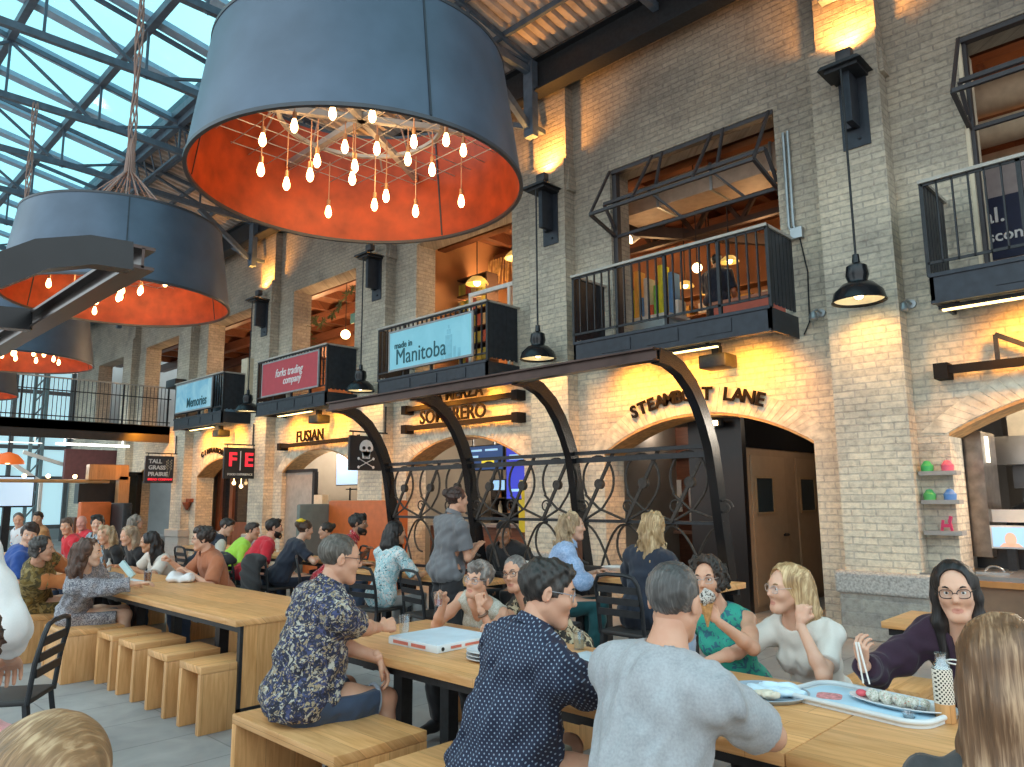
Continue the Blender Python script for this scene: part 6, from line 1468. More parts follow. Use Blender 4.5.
m = MB(); m.lathe([(.0352, .068), (.0355, .07), (.0355, .185), (.034, .195), (.0, .196)], (bx, by, TT), 28); m.build('spotted_sleeve', dot_mat('cream_spots', (.70, .66, .58), (.03, .025, .02), .0115, .36), t, 50)
m = MB(); m.lathe([(.0335, .195), (.028, .213), (.02, .222), (.019, .245), (.022, .246), (.022, .252), (.016, .252), (0, .246)], (bx, by, TT), 24); m.build('glass_neck', glass('bottle_glass', (.80, .88, .88), .25), t, 50)
m = MB(); m.tube([(bx + .015 + .03 * (1 - math.cos(a)), by + .01, TT + .222 + .008 * math.sin(a)) for a in np.linspace(0, 2 * PI, 14)], .0035, 6, closed=True); m.build('carry_loop', WHITE, t, 60)
# left table
tumbler(-8.12, 2.98, TT, .032, .042, .15, 'pint glass of red drink on the left table', (.16, .02, .01), .85)
S = SDF(); S.ell((-8.22, 3.32, .775), (.15, .12, .05)); S.ell((-8.08, 3.36, .78), (.09, .08, .05)); S.noise(.025, 24, 8); S.clip((0, 0, TT), (0, 0, -1)); v, f = mesh_sdf(S, .012); tag(link('plastic_bag', np_mesh('bag', [(v, f, 0)]), mat('white_plastic', (.72, .72, .74), .35, var=.05), None), 'crumpled white bag in front of the man in orange', 'bag')
m = MB(); m.box(-8.95, -8.4, 2.75, 3.1, TT, TT + .004); m.box(-8.8, -8.5, 2.68, 2.9, TT + .005, TT + .009); tag(m.build('papers', mat('blue_white_paper', (.62, .70, .74), .6), None, 0), 'open pale papers in front of the patterned grey dress', 'paper')
m = MB(); m.bar((-8.3, 2.9, TT + .08), (-8.42, 2.82, TT + .22), .03, .06); tag(m.build('phone', mat('pale_teal_phone', (.50, .72, .76), .4)), 'pale phone held up by the woman in the patterned dress', 'phone')
# middle tables
for i, (x, y, c, l) in enumerate(((-6.78 + .6, 5.52, (.05, .02, .01), 'dark drink'), (-6.02, 5.52, (.66, .32, .03), 'first amber drink'), (-5.9, 5.52, (.68, .36, .05), 'second amber drink'), (-5.78, 5.52, (.55, .20, .04), 'third reddish amber drink'))):
    tumbler(x, y, .741, .032, .042, .14, l + ' in the row on the table beside the standing server', c, .88)
t = thing('bowl', (-4.1, 5.5, .9), 'white bowl on the high table of the blonde women', 'bowl'); m = MB(); m.lathe([(0, 0), (.06, 0), (.115, .075), (.11, .075), (.055, .008), (0, .008)], (-4.15, 5.55, .901), 32); m.build('bowl_wall', mat('white_china', (.74, .74, .74), .25, var=.02), t, 60)
plate(-3.75, 5.5, .901, .12, 'white plate beside the bowl on the high table', (.70, .70, .70))
tag(MB().box(-4.65, -4.35, 5.6, 5.75, .901, .95, .01).build('napkin_box', DARK), 'dark box at the back of the high table', 'box')
m = MB(); m.box(-4.73, -4.66, 5.66, 5.73, .901, 1.25); tag(m.build('menu_stand', REDWOOD), 'brown upright menu holder on the high table', 'menu')
tag(MB().box(-5.45, -5.15, 5.5, 5.56, .76, .97).build('white_sheet', WHITE), 'white sheet standing by the person in the black cap', 'paper')
for i in range(7): bottle(0, -10.9 + i * .2, 3.0 + .12 * ((i * 5) % 3), .741, .15, .03, bc[i % 6], 'condiment_jar', 'small jar on the crowded far left table', 'jars on the far left table')
bench(-1.98, -1.5, 4.93, 5.35, 'lone oak box stool by the table behind the purple cardigan', name='box_stool')
# ------------------------------------------------------------------ people
SK1 = (.60, .33, .22); SK2 = (.64, .38, .27); SK3 = (.52, .29, .18); SK4 = (.33, .17, .10); SK5 = (.66, .42, .30)
GREY = ('short', (.10, .095, .09), (.24, .23, .22))
floral = print_mat('blue_cream_floral', (.024, .028, .060), [((.44, .41, .34), 1.5, .53), ((.05, .06, .15), 1.9, .55), ((.33, .25, .15), 2.4, .57), ((.015, .016, .03), 2.1, .57)], scale=13, dist=1.8)
dots = dot_mat('navy_with_pale_marks', (.012, .018, .045), (.26, .33, .44), .017, .22)
heather = cloth_mat('heather_grey', (.33, .34, .36), var=.16, weave=120); tankm = print_mat('pale_grey_green_knit', (.44, .43, .36), [((.56, .56, .52), 3, .5), ((.34, .33, .24), 3.5, .58)], scale=30)
denim = cloth_mat('dark_denim', (.035, .055, .10)); black = cloth_mat('black_cotton', (.014, .014, .017)); navy = cloth_mat('navy_cotton', (.012, .018, .035)); whitec = cloth_mat('white_cotton', (.66, .63, .58), var=.05)
charc = cloth_mat('charcoal_knit', (.04, .042, .045)); polo = cloth_mat('slate_grey_polo', (.15, .155, .17)); teal = cloth_mat('teal_trousers', (.008, .075, .085)); bluesh = print_mat('light_blue_shirt', (.26, .38, .60), [((.36, .48, .70), 1, .5)], scale=40)
plum = cloth_mat('plum_cardigan', (.030, .010, .028), var=.2); redp = print_mat('red_floral', (.50, .02, .035), [((.6, .55, .52), 1.6, .60), ((.22, .01, .02), 1.4, .58)], scale=24); tealp = print_mat('pale_teal_floral', (.38, .60, .66), [((.70, .72, .72), 1.1, .52), ((.06, .16, .20), 1.7, .60), ((.6, .25, .2), 2.2, .66)], scale=20)
greyp = print_mat('grey_floral_dress', (.30, .29, .32), [((.10, .10, .13), 2.6, .50), ((.46, .45, .46), 3.0, .57)], scale=26); olive = print_mat('olive_camouflage', (.17, .11, .025), [((.07, .05, .015), .7, .5), ((.26, .19, .07), .8, .56)], scale=16); rust = cloth_mat('rust_tee', (.40, .14, .065)); redc = cloth_mat('red_cotton', (.58, .018, .035)); lime = cloth_mat('lime_cotton', (.38, .68, .06)); olderp = print_mat('black_cream_pattern', (.03, .025, .02), [((.50, .42, .28), .8, .52), ((.25, .16, .08), 1.2, .62)], scale=18)
flann = print_mat('grey_blue_flannel', (.26, .34, .40), [((.10, .13, .17), .8, .52), ((.5, .54, .56), 1, .6)], scale=22); royal = cloth_mat('royal_blue', (.015, .06, .26)); tanc = cloth_mat('tan_orange', (.50, .24, .09)); tealtop = print_mat('green_teal_print', (.03, .34, .26), [((.03, .14, .2), 1, .55)], scale=20); sage = cloth_mat('sage_green', (.20, .28, .21)); pinkc = cloth_mat('pink_cotton', (.62, .30, .30)); khaki = cloth_mat('khaki_shorts', (.30, .25, .18)); pgrey = cloth_mat('grey_trousers', (.30, .31, .31))
T_ = lambda m, **k: dict(kind='t', mat=m, **k)
# near table, aisle side
P1 = person('grey haired man in blue and cream floral shirt and denim shorts holding a glass', (-3.72, 2.17), -6, (-3.60, 2.33, 1.27), s=1.04, build=1.12, skin=SK1, near=0, hair=('crop', (.085, .072, .06), (.20, .18, .16)), glasses=(.015, .015, .02), look=(-3.15, 3.5, 1.08), belly=.04,
            hands=((-3.50, 2.52, .74), (-3.79, 2.79, .815)), poles=((-.5, -.4, -.8), (.5, .1, -1)), pose=('relax', 'grip'), hnorm=(None, (.9, 0, .5)), hfwd=((.2, .5, -.9), (0, .9, .1)),
            tops=[T_(floral, neck='collar', g=.022, sleeve=.66, loose=.026, hem=-.07)], legs=dict(mat=denim, len=.46, cuff=cloth_mat('pale_denim_cuff', (.35, .40, .48)), g=.02), knees=((-3.95, 2.62, .5), (-3.55, 2.62, .5)))
P4 = person('dark haired man in dotted navy shirt seen from behind', (-2.18, 2.14), -14, (-2.06, 2.31, 1.215), s=1.03, build=1.06, skin=SK1, near=0, hair=('short', (.022, .018, .016), (.06, .05, .045)), glasses=(.3, .3, .32), look=(-1.35, 3.05, .98), belly=.05,
            hands=((-2.74, 2.80, .80), (-2.02, 2.66, .92)), poles=((-.9, -.1, -.6), (.6, -.1, -1)), pose=('relax', 'relax'), tops=[T_(dots, neck='collar', g=.026, sleeve=.80, loose=.03, hem=-.1, fold=.015)], legs=dict(mat=khaki, len=.46, g=.02))
P5 = person('balding man in heather grey t-shirt seen from behind', (-1.46, 2.02), 0, (-1.415, 2.22, 1.245), s=1.04, build=1.05, skin=SK1, near=0, hair=('crop', (.07, .065, .063), (.19, .175, .165)), look=(-1.62, 3.4, 1.1), belly=.05,
            hands=((-1.78, 2.62, .80), (-1.40, 2.52, .85)), poles=((-.8, -.3, -.7), (.8, .4, -.5)), pose=('relax', 'fist'), tops=[T_(heather, g=.022, sleeve=.76, loose=.030, hem=-.12, fold=.011)], legs=dict(mat=khaki, len=.46, g=.02))
P9 = person('woman with long brown hair and charcoal top at lower right corner', (-.34, 1.80), 14, (-.405, 1.90, 1.22), s=.95, female=True, skin=SK5, near=0, hair=('long', (.15, .075, .035), (.42, .26, .15), .34, .004), look=(-.75, 3.5, 1.1),
            hands=((-.62, 2.35, .72), (-.2, 2.4, .74)), tops=[T_(charc, neck='scoop', g=.016, sleeve=.95, loose=.02)], legs=dict(mat=black))
# near table, far side
P2 = person('short haired woman in sleeveless pale knit top, chin on her fist', (-3.98, 3.84), 185, (-3.70, 3.46, 1.06), s=.93, female=True, skin=SK1, near=0, hair=('side', (.13, .11, .10), (.30, .27, .25)), glasses=(.30, .12, .14), look=(-3.3, 1.2, .98),
            hands=((-3.545, 3.33, .905), (-3.80, 3.26, .95)), poles=((-.5, .2, -1), (.6, .2, -1)), pose=('fist', 'grip'), hfwd=((.15, .0, 1), (.0, .8, .4)), hnorm=((0, 1, .2), (.7, 0, .5)), tops=[T_(tankm, sleeve=0, neck='scoop', g=.010, fold=.006)], legs=dict(mat=black), tilt=-4)
P3 = person('older grey haired person with glasses in black and cream patterned top', (-3.40, 4.02), 182, (-3.62, 3.73, 1.085), s=.93, skin=SK1, near=0, hair=('crop', (.13, .12, .115), (.28, .27, .26)), glasses=(.05, .035, .03), look=(-3.0, 1.2, .85),
            hands=((-3.2, 3.4, .80), (-3.5, 3.36, .80)), tops=[T_(olderp, neck='vee', g=.014, sleeve=.6)], legs=dict(mat=black))
P6 = person('curly dark haired woman in teal green top raising an ice cream cone', (-2.10, 3.97), 184, (-2.15, 3.72, 1.145), s=.95, female=True, skin=SK1, near=0, hair=('curly', (.022, .014, .010), (.09, .05, .035)), glasses=(.5, .4, .36), look=(-1.85, 2.2, 1.12),
            hands=((-1.93, 3.42, .985), (-2.4, 3.4, .80)), poles=((-.7, 0, -.8), (.6, -.2, -.8)), pose=('grip', 'relax'), hfwd=((.4, .5, .75), (0, 1, 0)), hnorm=((-.5, .6, .2), None), tops=[T_(tealtop, sleeve=0, neck='crew', g=.012, fold=.006)], legs=dict(mat=black))
P7 = person('blonde woman in white t-shirt resting her chin on her hand', (-1.66, 4.0), 172, (-1.72, 3.74, 1.13), s=.96, female=True, skin=SK2, near=0, hair=('long', (.36, .22, .10), (.68, .50, .28), .17, .006), glasses=(.5, .35, .25), look=(-2.9, 1.9, 1.02),
            hands=((-1.60, 3.60, .985), (-1.98, 3.38, .80)), poles=((-.5, .3, -1), (.6, 0, -.8)), pose=('fist', 'relax'), hfwd=((-.1, -.2, 1), (0, 1, 0)), hnorm=((-.2, 1, 0), None), tops=[T_(whitec, neck='crew', g=.014, sleeve=.72, loose=.018, fold=.008)], legs=dict(mat=denim))
P8 = person('woman with long straight black hair, glasses and plum cardigan holding chopsticks', (-.93, 4.02), 180, (-.945, 3.68, 1.185), seat_h=.50, s=.97, female=True, skin=SK2, near=0, hair=('long', (.010, .008, .009), (.035, .03, .032), .33, .004), glasses=(.01, .01, .012), look=(-.55, 2.0, 1.0),
            hands=((-.80, 3.42, .80), (-1.25, 3.40, .885)), poles=((-.6, -.2, -.8), (.75, -.2, -.8)), pose=('fist', 'pinch'), hfwd=(None, (-.1, .35, .9)), hnorm=(None, (.3, .9, -.2)), tops=[T_(plum, neck='vee', g=.022, sleeve=1.84, loose=.020), dict(kind='inner', mat=black, neck='scoop', g=.012, sleeve=.3, name='inner_top', fold=.004)], legs=dict(mat=black))
# things held in hands
ar = P6['arms'][0]; w_ = ar[2]; cx = w_ + Vector((-.03, -.055, .05))
t = thing('ice_cream_cone', tuple(cx), 'waffle cone of ice cream held up by the curly haired woman', 'ice cream')
m = MB(); m.lathe([(.004, -.07), (.034, .045), (.031, .045), (0, -.05)], tuple(cx), 20); m.build('waffle_cone', mat('waffle', (.48, .25, .09), .7, var=.3, scale=60), t, 50)
S = SDF(); S.ell((0, 0, .062), (.04, .04, .03)); S.ell((.006, 0, .085), (.026, .026, .02)); S.noise(.008, 90, 5); v, f = mesh_sdf(S, .004); link('scoop', np_mesh('scoop', [(v, f, 0)]), print_mat('cookies_cream', (.50, .46, .42), [((.03, .022, .018), 1.6, .52)], scale=34), t)
w_ = P8['arms'][1][2]
for i, d in enumerate((-.004, .006)):
    m = MB(); m.cyl(w_ + Vector((.0 + d, -.05, .10)), w_ + Vector((.03 + d * 2.5, -.065, -.06)), .0048, .0035, 8); tag(m.build('chopstick', WHITE), ('left' if i == 0 else 'right') + ' pale chopstick of the pair held by the woman in plum', 'chopstick')
w_ = P2['arms'][1][2]; tumbler(w_.x + .03, w_.y - .085, w_.z - .035, .024, .036, .09, 'small glass of pink drink lifted by the woman in the pale knit top', (.55, .16, .14), .5)
m = MB(); a = P2['arms'][0]; dd = (a[2] - a[1]).normalized(); c = a[2] - dd * .04; n1 = dd.orthogonal().normalized(); n2 = dd.cross(n1)
m.tube([c + (n1 * math.cos(q) + n2 * math.sin(q)) * .030 for q in np.linspace(0, 2 * PI, 16, endpoint=False)], .009, 6, closed=True); tag(m.build('wrist_watch', mat('brown_strap', (.14, .07, .04), .5)), 'brown wrist watch on the arm of the woman in pale knit', 'watch')
# standing server and the high table
person('server standing in slate grey polo with dark hair in a bun', (-5.50, 4.72), -8, (-5.43, 4.80, 1.575), seat_h=.82, s=1.0, female=True, build=1.05, stand=True, skin=SK1, near=0, hair=('bun', (.035, .016, .012), (.12, .05, .035)), look=(-4.95, 6.5, 1.45),
       hands=((-5.53, 5.02, 1.13), (-5.36, 5.0, 1.13)), poles=((-.5, -.6, -.8), (.5, -.6, -.8)), pose=('flat', 'flat'), tops=[T_(polo, neck='collar', g=.022, sleeve=.72, loose=.026, hem=-.10)], legs=dict(mat=black, g=.016))
person('woman with curly blonde hair, light blue shirt and teal trousers in profile', (-4.50, 5.04), -42, (-4.36, 5.24, 1.33), seat_h=.60, s=.96, female=True, skin=SK2, near=1, hair=('long', (.30, .20, .11), (.60, .46, .29), .42, .022), look=(-3.5, 5.9, 1.28),
       hands=((-4.26, 5.42, .93), (-4.08, 5.32, .93)), tops=[T_(bluesh, neck='collar', g=.02, sleeve=1.35, loose=.024, hem=-.14)], legs=dict(mat=teal, g=.012))
person('woman with long blonde hair in navy top seen from behind', (-3.46, 4.94), 0, (-3.43, 5.12, 1.345), seat_h=.60, s=.97, female=True, skin=SK2, near=1, hair=('long', (.36, .23, .11), (.72, .54, .32), .42, .02), look=(-3.8, 7, 1.25),
       hands=((-3.7, 5.42, .93), (-3.25, 5.42, .93)), tops=[T_(navy, g=.02, sleeve=1.7, loose=.022, hem=-.12)], legs=dict(mat=bluesh if False else cloth_mat('pale_denim', (.30, .36, .46)), g=.012))
# middle tables
person('bearded man in red floral shirt smiling in profile', (-8.55, 5.3), -35, (-8.36, 5.68, 1.26), s=1.05, skin=SK4, near=1, hair=('side', (.008, .007, .007), (.02, .018, .018)), beard=(.008, .007, .007), look=(-6.9, 7.0, 1.2), tops=[T_(redp, neck='collar', g=.02, sleeve=.8, loose=.024)], legs=dict(mat=denim), hands=((-8.3, 5.75, .9), (-7.95, 5.5, .8)))
person('dark haired person in pale teal floral shirt seen from behind', (-6.80, 4.92), 5, (-6.78, 5.10, 1.215), s=.98, female=True, skin=SK3, near=1, hair=('long', (.010, .009, .010), (.03, .03, .035), .2, .008), look=(-6.3, 7, 1.1), tops=[T_(tealp, g=.022, sleeve=.9, loose=.024, hem=-.1)], legs=dict(mat=pgrey), hands=((-7.05, 5.4, .8), (-6.55, 5.4, .8)))
person('dark haired woman in sage green facing left', (-9.72, 6.38), 165, (-9.75, 6.05, 1.13), s=.95, female=True, skin=SK2, near=2, hair=('bun', (.02, .013, .010), (.06, .04, .03)), look=(-10.7, 4.6, .95), tops=[T_(sage, g=.018, sleeve=.8, loose=.02)], legs=dict(mat=black))
person('bearded man in red t-shirt looking right', (-10.05, 4.98), -15, (-9.93, 5.33, 1.185), s=1.05, build=1.08, skin=SK1, near=1, hair=('short', (.015, .011, .010), (.04, .03, .025)), beard=(.012, .009, .008), look=(-9.3, 6.6, 1.1), tops=[T_(redc, g=.022, sleeve=.8, loose=.026)], legs=dict(mat=denim))
person('woman in black t-shirt with a yellow flower in her hair, seen from behind', (-9.42, 5.12), -8, (-9.28, 5.44, 1.175), s=1.0, female=True, build=1.12, skin=SK5, near=1, hair=('bun', (.05, .025, .015), (.12, .07, .045)), look=(-9.0, 7, .9), tops=[T_(navy, g=.022, sleeve=.7, loose=.026)], legs=dict(mat=navy), hands=((-9.65, 5.62, .8), (-9.1, 5.58, .82)), poles=((-.6, -.3, -.7), (.9, -.1, -.5)))
m = MB(); m.ball((-9.30, 5.38, 1.31), .035, (1, 1, .7)); m.tube([(-9.30 + .05 * math.cos(a), 5.38 + .05 * math.sin(a), 1.30) for a in np.linspace(0, 2 * PI, 12, endpoint=False)], .018, 6, closed=True); tag(m.build('hair_flower', mat('yellow_flower', (.75, .55, .03), .7)), 'yellow flower on the head of the woman in black', 'flower')
person('short haired man in lime green shirt behind the man in orange', (-11.0, 5.08), -12, (-10.75, 5.42, 1.12), s=.98, skin=SK1, near=2, hair=('short', (.03, .018, .014)), look=(-9.6, 6.4, 1.0), tops=[T_(lime, g=.022, sleeve=.8, loose=.026)], legs=dict(mat=denim))
person('person in navy top with white shoulders bending away', (-11.85, 5.08), 0, (-11.65, 5.44, 1.16), s=1.04, build=1.15, skin=SK2, near=2, hair=('short', (.02, .014, .012)), look=(-10.5, 6.5, .6), tops=[T_(whitec, g=.02, sleeve=.7, loose=.026), dict(kind='over', mat=navy, g=.03, sleeve=0, name='navy_body', neck='scoop')], legs=dict(mat=navy))
cap_p = person('person in black jacket and black cap beyond the ironwork', (-6.28, 6.5), 190, (-6.22, 6.22, 1.19), s=1.03, build=1.2, skin=SK4, near=2, hair=('crop', (.01, .01, .01)), look=(-4.6, 4.2, 1.0), tops=[T_(black, g=.035, sleeve=1.9, loose=.04)], legs=dict(mat=black))
S = SDF(); T0 = cap_p['T']; HFm = cap_p['HF']; S.ell(T0(0, -.015, .065), V3(.086, .106, .075), HFm); S.clip(T0(0, 0, .045), HFm @ V3(0, .2, -1)); S.ell(T0(0, .11, .055), V3(.07, .06, .008), HFm); v, f = mesh_sdf(S, .009); link('cap', np_mesh('cap', [(v, f, 0)]), black, cap_p['root'])
bs = MB(); N0, CF0 = cap_p['N'], cap_p['CF']; pts = [N0 + CF0 @ V3(*q) for q in ((.10, -.13, -.32), (.085, -.145, -.15), (.07, -.10, .0), (.055, .0, .03), (.02, .11, -.1), (-.04, .15, -.25))]
bs.tube([tuple(p) for p in pts], .02, 6); bs.build('blue_strap', mat('steel_blue_strap', (.10, .20, .30), .6), cap_p['root'])
# left table
person('man with glasses and dark hair in rust orange t-shirt', (-8.35, 3.86), 172, (-8.28, 3.6, 1.17), s=1.02, skin=SK2, near=1, hair=('side', (.020, .013, .011), (.05, .035, .03)), glasses=(.05, .04, .04), look=(-9.3, 1.9, 1.0), tops=[T_(rust, neck='collar', g=.022, sleeve=.85, loose=.028)], legs=dict(mat=denim), hands=((-8.12, 3.42, .82), (-8.62, 3.40, .92)), poles=((-.6, 0, -.8), (.5, .1, -.9)), pose=('relax', 'fist'))
person('long haired woman in white t-shirt at the left table', (-9.75, 3.88), 178, (-9.62, 3.52, 1.09), s=.94, female=True, skin=SK3, near=1, hair=('long', (.012, .009, .009), (.035, .028, .025), .28, .01), look=(-10.2, 1.9, .7), tops=[T_(whitec, g=.018, sleeve=.75, loose=.028)], legs=dict(mat=denim), hands=((-9.45, 3.3, .8), (-9.95, 3.3, .8)))
m = MB(); m.box(-9.55, -9.45, 3.58, 3.6, .76, 1.0); None
person('brown haired woman in patterned grey dress with open back', (-8.02, 2.3), -12, (-7.42, 2.28, 1.125), s=.98, female=True, skin=SK5, near=0, hair=('long', (.075, .035, .022), (.17, .09, .06), .25, .012), look=(-6.6, 3.9, .9), tops=[T_(greyp, g=.018, sleeve=1.75, loose=.028, hem=-.16, back_cut=True)], legs=dict(mat=greyp, g=.03, name='skirt', len=.46), hands=((-8.0, 2.74, .80), (-7.5, 2.75, .86))) if False else None
person('brown haired woman in patterned grey dress with open back', (-8.05, 2.30), -15, (-7.58, 2.26, 1.13), s=.98, female=True, skin=SK5, near=0, hair=('long', (.075, .035, .022), (.17, .09, .06), .25, .012), look=(-6.7, 3.7, .92), tops=[T_(greyp, g=.018, sleeve=1.75, loose=.028, hem=-.16, back_cut=True)], legs=dict(mat=greyp, g=.03, name='skirt', len=.46), hands=((-7.95, 2.74, .80), (-7.35, 2.72, .84)), twist=-15)
person('dark haired woman in olive camouflage top with rust sleeves', (-9.2, 2.25), -25, (-8.62, 2.14, 1.13), s=.97, female=True, build=1.1, skin=SK1, near=1, hair=('bob', (.035, .028, .026), (.08, .07, .065)), look=(-7.9, 3.6, .9), tops=[dict(kind='under', mat=cloth_mat('rust_sleeves', (.46, .15, .04)), g=.014, sleeve=1.8, loose=.022, name='rust_sleeves'), T_(olive, g=.026, sleeve=.6, loose=.034, hem=-.14)], legs=dict(mat=olive), hands=((-9.1, 2.7, .8), (-8.55, 2.72, .8)))
person('person with centre parted dark hair in royal blue shirt', (-10.3, 2.2), -10, (-10.15, 2.38, 1.21), s=1.05, build=1.1, skin=SK2, near=2, hair=('side', (.03, .016, .013)), look=(-9.0, 2.2, .95), tops=[T_(royal, g=.024, sleeve=.8, loose=.03)], legs=dict(mat=denim))
person('fair haired woman in black top leaning over the table', (-10.6, 3.86), 178, (-10.42, 3.55, 1.14), s=.95, female=True, skin=SK2, near=2, hair=('long', (.30, .22, .15), None, .2, .01), look=(-10.3, 2, .7), tops=[T_(black, g=.02, sleeve=.5, loose=.02)], legs=dict(mat=black))
person('blonde wavy haired woman in black bending over the far table', (-11.3, 3.82), 178, (-11.15, 3.5, 1.13), s=.95, female=True, skin=SK2, near=2, hair=('long', (.34, .24, .14), (.6, .46, .3), .2, .02), look=(-10.9, 2, .6), tops=[T_(black, g=.02, sleeve=.6, loose=.02)], legs=dict(mat=black))
person('person in bright red top at the crowded far left table', (-13.3, 3.84), 180, (-13.25, 3.6, 1.2), s=1.0, skin=SK1, near=2, hair=('short', (.08, .05, .04)), look=(-11.5, 2.2, .9), tops=[T_(redc, g=.024, sleeve=.8, loose=.03)], legs=dict(mat=denim))
person('young man in grey blue flannel shirt smiling', (-12.3, 3.86), 190, (-12.15, 3.7, 1.25), s=1.03, skin=SK2, near=2, hair=('side', (.012, .010, .010)), look=(-10.5, 3.0, 1.2), tops=[T_(flann, neck='collar', g=.026, sleeve=1.5, loose=.03)], legs=dict(mat=denim))
person('bald pink headed man behind the flannel shirt', (-14.9, 4.45), 185, (-14.9, 4.28, 1.2), s=1.02, skin=(.62, .30, .24), near=3, look=(-13, 3, .9), tops=[T_(redc, g=.024, sleeve=.8, loose=.03)], legs=dict(mat=denim))
person('person in white printed t-shirt at the far left edge', (-16.3, 3.85), 190, (-16.2, 3.6, 1.25), s=1.05, build=1.15, skin=SK1, near=3, hair=('crop', (.10, .09, .085)), look=(-14.5, 3.2, .9), tops=[T_(print_mat('white_orange_blue_print', (.66, .66, .68), [((.6, .25, .15), .5, .66), ((.15, .35, .6), .6, .66)], scale=10), g=.03, sleeve=.8, loose=.03)], legs=dict(mat=denim))
person('person in tan orange top beyond the white printed t-shirt', (-17.1, 4.3), 180, (-17.0, 4.1, 1.25), s=1.05, skin=SK3, near=3, hair=('short', (.015, .01, .01)), look=(-15, 3, 1), tops=[T_(tanc, g=.024, sleeve=.8, loose=.03)], legs=dict(mat=denim))
person('grey blonde haired person in black seen from behind by the pillar', (-14.5, 4.9), 0, (-14.45, 5.05, 1.2), s=1.0, female=True, skin=SK2, near=2, hair=('long', (.22, .19, .16), None, .24, .014), look=(-14.2, 7, 1.2), tops=[T_(black, g=.02, sleeve=1.5, loose=.02)], legs=dict(mat=denim))
bench(-15.2, -13.9, 4.35, 5.05, 'oak box bench by the far stone pillar'); bench(-17.6, -16.8, 4.1, 4.5, 'oak box bench under the person in tan orange')
# left edge and foreground
person('person standing at the left edge in a white shirt', (-3.50, .44), 60, (-3.58, .48, 1.66), seat_h=.86, s=1.05, build=1.1, stand=True, skin=SK1, near=1, hair=('short', (.06, .045, .04)), look=(-6, 2.5, 1.5), tops=[T_(cloth_mat('white_shirt', (.70, .69, .68), var=.04), neck='collar', g=.02, sleeve=1.6, loose=.022, hem=-.1, fold=.006)], legs=dict(mat=pgrey), hands=((-3.77, .28, 1.02), (-3.54, .80, 1.0)))
person('curly brown haired person in pink at the lower left edge', (-2.66, .42), 60, (-2.62, .47, 1.16), s=.95, female=True, skin=SK5, near=1, hair=('curly', (.06, .028, .018), (.16, .08, .05)), look=(-5, 2, 1.1), tops=[T_(pinkc, g=.02, sleeve=.8, loose=.02)], legs=dict(mat=denim))
person('light brown haired head at the bottom left, nearest the camera', (-1.30, .25), 30, (-1.345, .37, 1.15), s=.98, female=True, skin=SK5, near=0, hair=('long', (.27, .15, .07), (.56, .38, .22), .3, .002), look=(-3.5, 3, 1.0), tops=[T_(charc, g=.018, sleeve=.8)], legs=dict(mat=denim))
bench(-1.9, -.9, .05, .5, 'oak box bench in the bottom left foreground'); bench(-2.95, -2.25, .2, .65, 'oak box bench under the person in pink at left edge')
# upstairs and kitchen
person('person in dark navy standing behind the open balcony', (-5.95, 11.0), 0, (-5.95, 11.05, 5.47), seat_h=.82 + 3.86, s=1.0, build=1.15, stand=True, skin=SK3, near=2, hair=('short', (.012, .010, .010)), look=(-6, 14, 5.3), tops=[T_(navy, g=.03, sleeve=.9, loose=.03)], legs=dict(mat=black), feet=False)
person('cook in black working in the right hand kitchen', (-1.80, 10.62), 170, (-1.80, 10.58, 1.60), seat_h=.86, s=1.03, build=1.15, stand=True, skin=SK3, near=2, hair=('crop', (.012, .010, .010)), look=(-1.2, 8, 1.1), tops=[T_(black, g=.03, sleeve=.9, loose=.03)], legs=dict(mat=black))
# ------------------------------------------------------------------ light: sky through the glass, added horizon fill from the open side, lamps of the place
wd = bpy.data.worlds.new('sky'); sc.world = wd; wd.use_nodes = True; nt = wd.node_tree; bg = nt.nodes['Background']
tc = nt.nodes.new('ShaderNodeTexCoord'); sp = nt.nodes.new('ShaderNodeSeparateXYZ'); nt.links.new(tc.outputs['Generated'], sp.inputs[0])
n1 = node(nt, 'ShaderNodeTexNoise', i_Scale=2.2, i_Detail=3.); nt.links.new(tc.outputs['Generated'], n1.inputs['Vector'])
r = ramp(nt, [(.0, (.50, .48, .46)), (.12, (.66, .66, .66)), (.38, (.70, .90, .97)), (1., (.86, .97, 1.))], sp.outputs[2])
cl = ramp(nt, [(.4, (.88, .94, .97)), (.65, (1.1, 1.06, 1.03))], n1.outputs['Fac'])
mx = node(nt, 'ShaderNodeMix', data_type='RGBA', blend_type='MULTIPLY'); mx.inputs[0].default_value = 1.; nt.links.new(r.outputs[0], mx.inputs[6]); nt.links.new(cl.outputs[0], mx.inputs[7])
nt.links.new(mx.outputs[2], bg.inputs['Color']); bg.inputs['Strength'].default_value = 2.3
def lamp(kind, name, loc, e, c, size=.1, rot=None, **kw):
    l = bpy.data.lights.new(name, kind); l.energy = e; l.color = c
    if kind in ('POINT', 'SPOT'): l.shadow_soft_size = size
    for k, v in kw.items(): setattr(l, k, v)
    o = bpy.data.objects.new(name, l); col.objects.link(o); o.location = loc
    if rot: o.rotation_euler = rot
    return o
WARM = (1., .62, .28); AMB = (1., .37, .025)
for i, (x, y) in enumerate(DC):
    for a in range(3): lamp('POINT', 'bulb_cluster_light', (x + .5 * math.cos(2.1 * a), y + .5 * math.sin(2.1 * a), 4.30), 7, WARM, .12)
for i in range(4):
    x = XP(i) + .10
    lamp('SPOT', 'pendant_light', (x, YP - .36, 3.80), 90, (1., .48, .10), .06, None, spot_size=2.5, spot_blend=.6)
    lamp('SPOT', 'pier_uplight', (x, YP - .22, 7.0), 230, (1., .42, .08), .05, (math.radians(180 - 20), 0, 0), spot_size=2.5, spot_blend=.9)
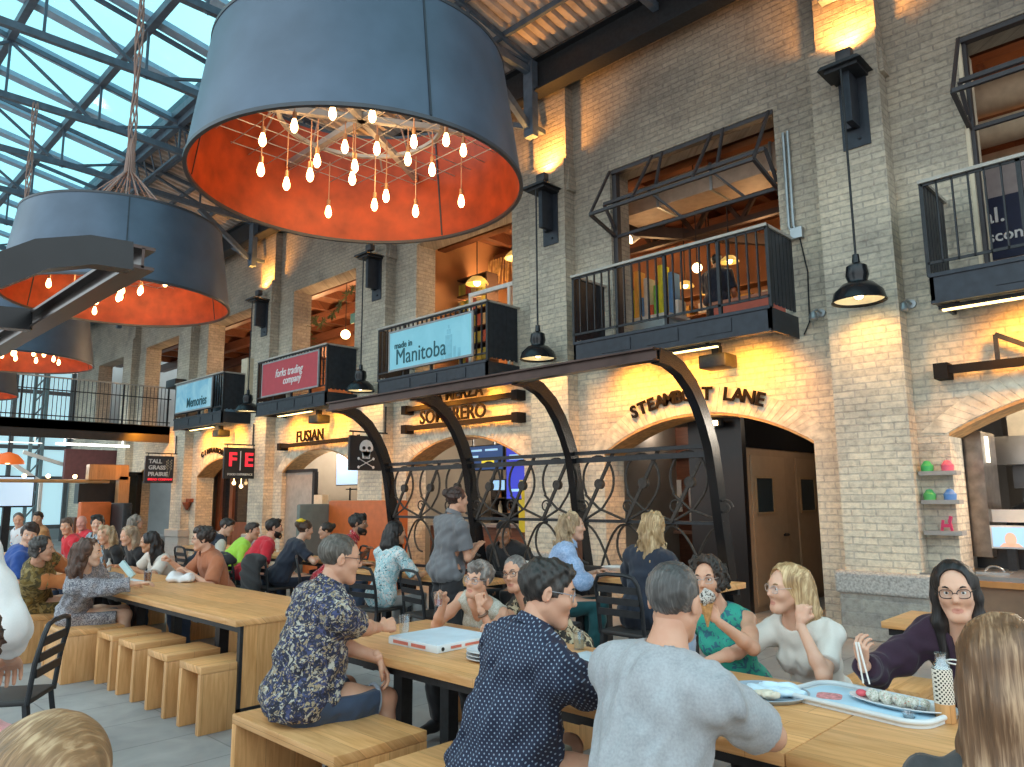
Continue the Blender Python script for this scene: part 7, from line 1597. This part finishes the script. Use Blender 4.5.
for k in (-1, 0, 1, 2, 3):
    for dx in (-.9, .0, .9):
        lamp('SPOT', 'balcony_downlight', (XC(k) + dx, YB + .2, 3.46), 95, AMB, .12, (math.radians(42), 0, 0), spot_size=2.3, spot_blend=.7)
lamp('SPOT', 'bridge_light', (-23.3, 8.3, 3.75), 160, AMB, .1, (math.radians(38), 0, math.radians(60)), spot_size=2.4, spot_blend=.7)
for x, z, e in ((-7.6, 5.9, 30), (-5.4, 5.9, 30), (-12.4, 6.0, 190), (-10.6, 6.0, 190), (-17, 5.9, 300), (-15, 5.9, 300), (-21.8, 5.9, 230), (-19.8, 5.9, 230), (-25.5, 5.8, 70), (-.8, 5.7, 60)):
    lamp('POINT', 'upstairs_lamp', (x, 11.6, z), e, (1., .60, .28), .3)
for x, y, e, c in ((-.4, 10.6, 200, (1., .9, .75)), (-10.4, 10.9, 140, (1., .85, .65)), (-16.6, 11.2, 120, (1., .86, .66)), (-15.4, 9.9, 60, (1, .9, .8)), (-21, 9.75, 18, WARM), (-7.8, 11.6, 32, (1, .85, .7)), (-4.0, 10.8, 14, (1., .8, .6)), (-26, 7.0, 60, (1, .85, .7)), (-29, 5.5, 60, (1, .9, .8))):
    lamp('POINT', 'shop_lamp', (x, y, 2.75 if x > -24 else 2.9), e, c, .25)
# ------------------------------------------------------------------ camera: hand held, about 26 mm
cam = bpy.data.cameras.new('camera'); co = bpy.data.objects.new('camera', cam); col.objects.link(co); sc.camera = co
cam.sensor_fit = 'HORIZONTAL'; cam.sensor_width = 36.; cam.lens = 745. / 1024 * 36; cam.clip_end = 200; cam.clip_start = .05
pch, yw, rl = math.radians(8.66), math.radians(44.3), math.radians(.43)
co.matrix_world = Matrix.Translation((0, 0, 1.6)) @ Matrix.Rotation(yw, 4, 'Z') @ Matrix.Rotation(PI / 2 + pch, 4, 'X') @ Matrix.Rotation(-rl if False else rl * -1, 4, 'Z')
sc.view_settings.view_transform = 'Standard'; sc.view_settings.look = 'None'; sc.view_settings.gamma = 1; sc.view_settings.exposure = 0.15; sc.view_settings.use_curve_mapping = False
sc.cycles.max_bounces = 8; sc.cycles.transparent_max_bounces = 12; sc.cycles.sample_clamp_indirect = 6.; sc.cycles.caustics_reflective = False; sc.cycles.caustics_refractive = False
sc.cycles.use_denoising = True
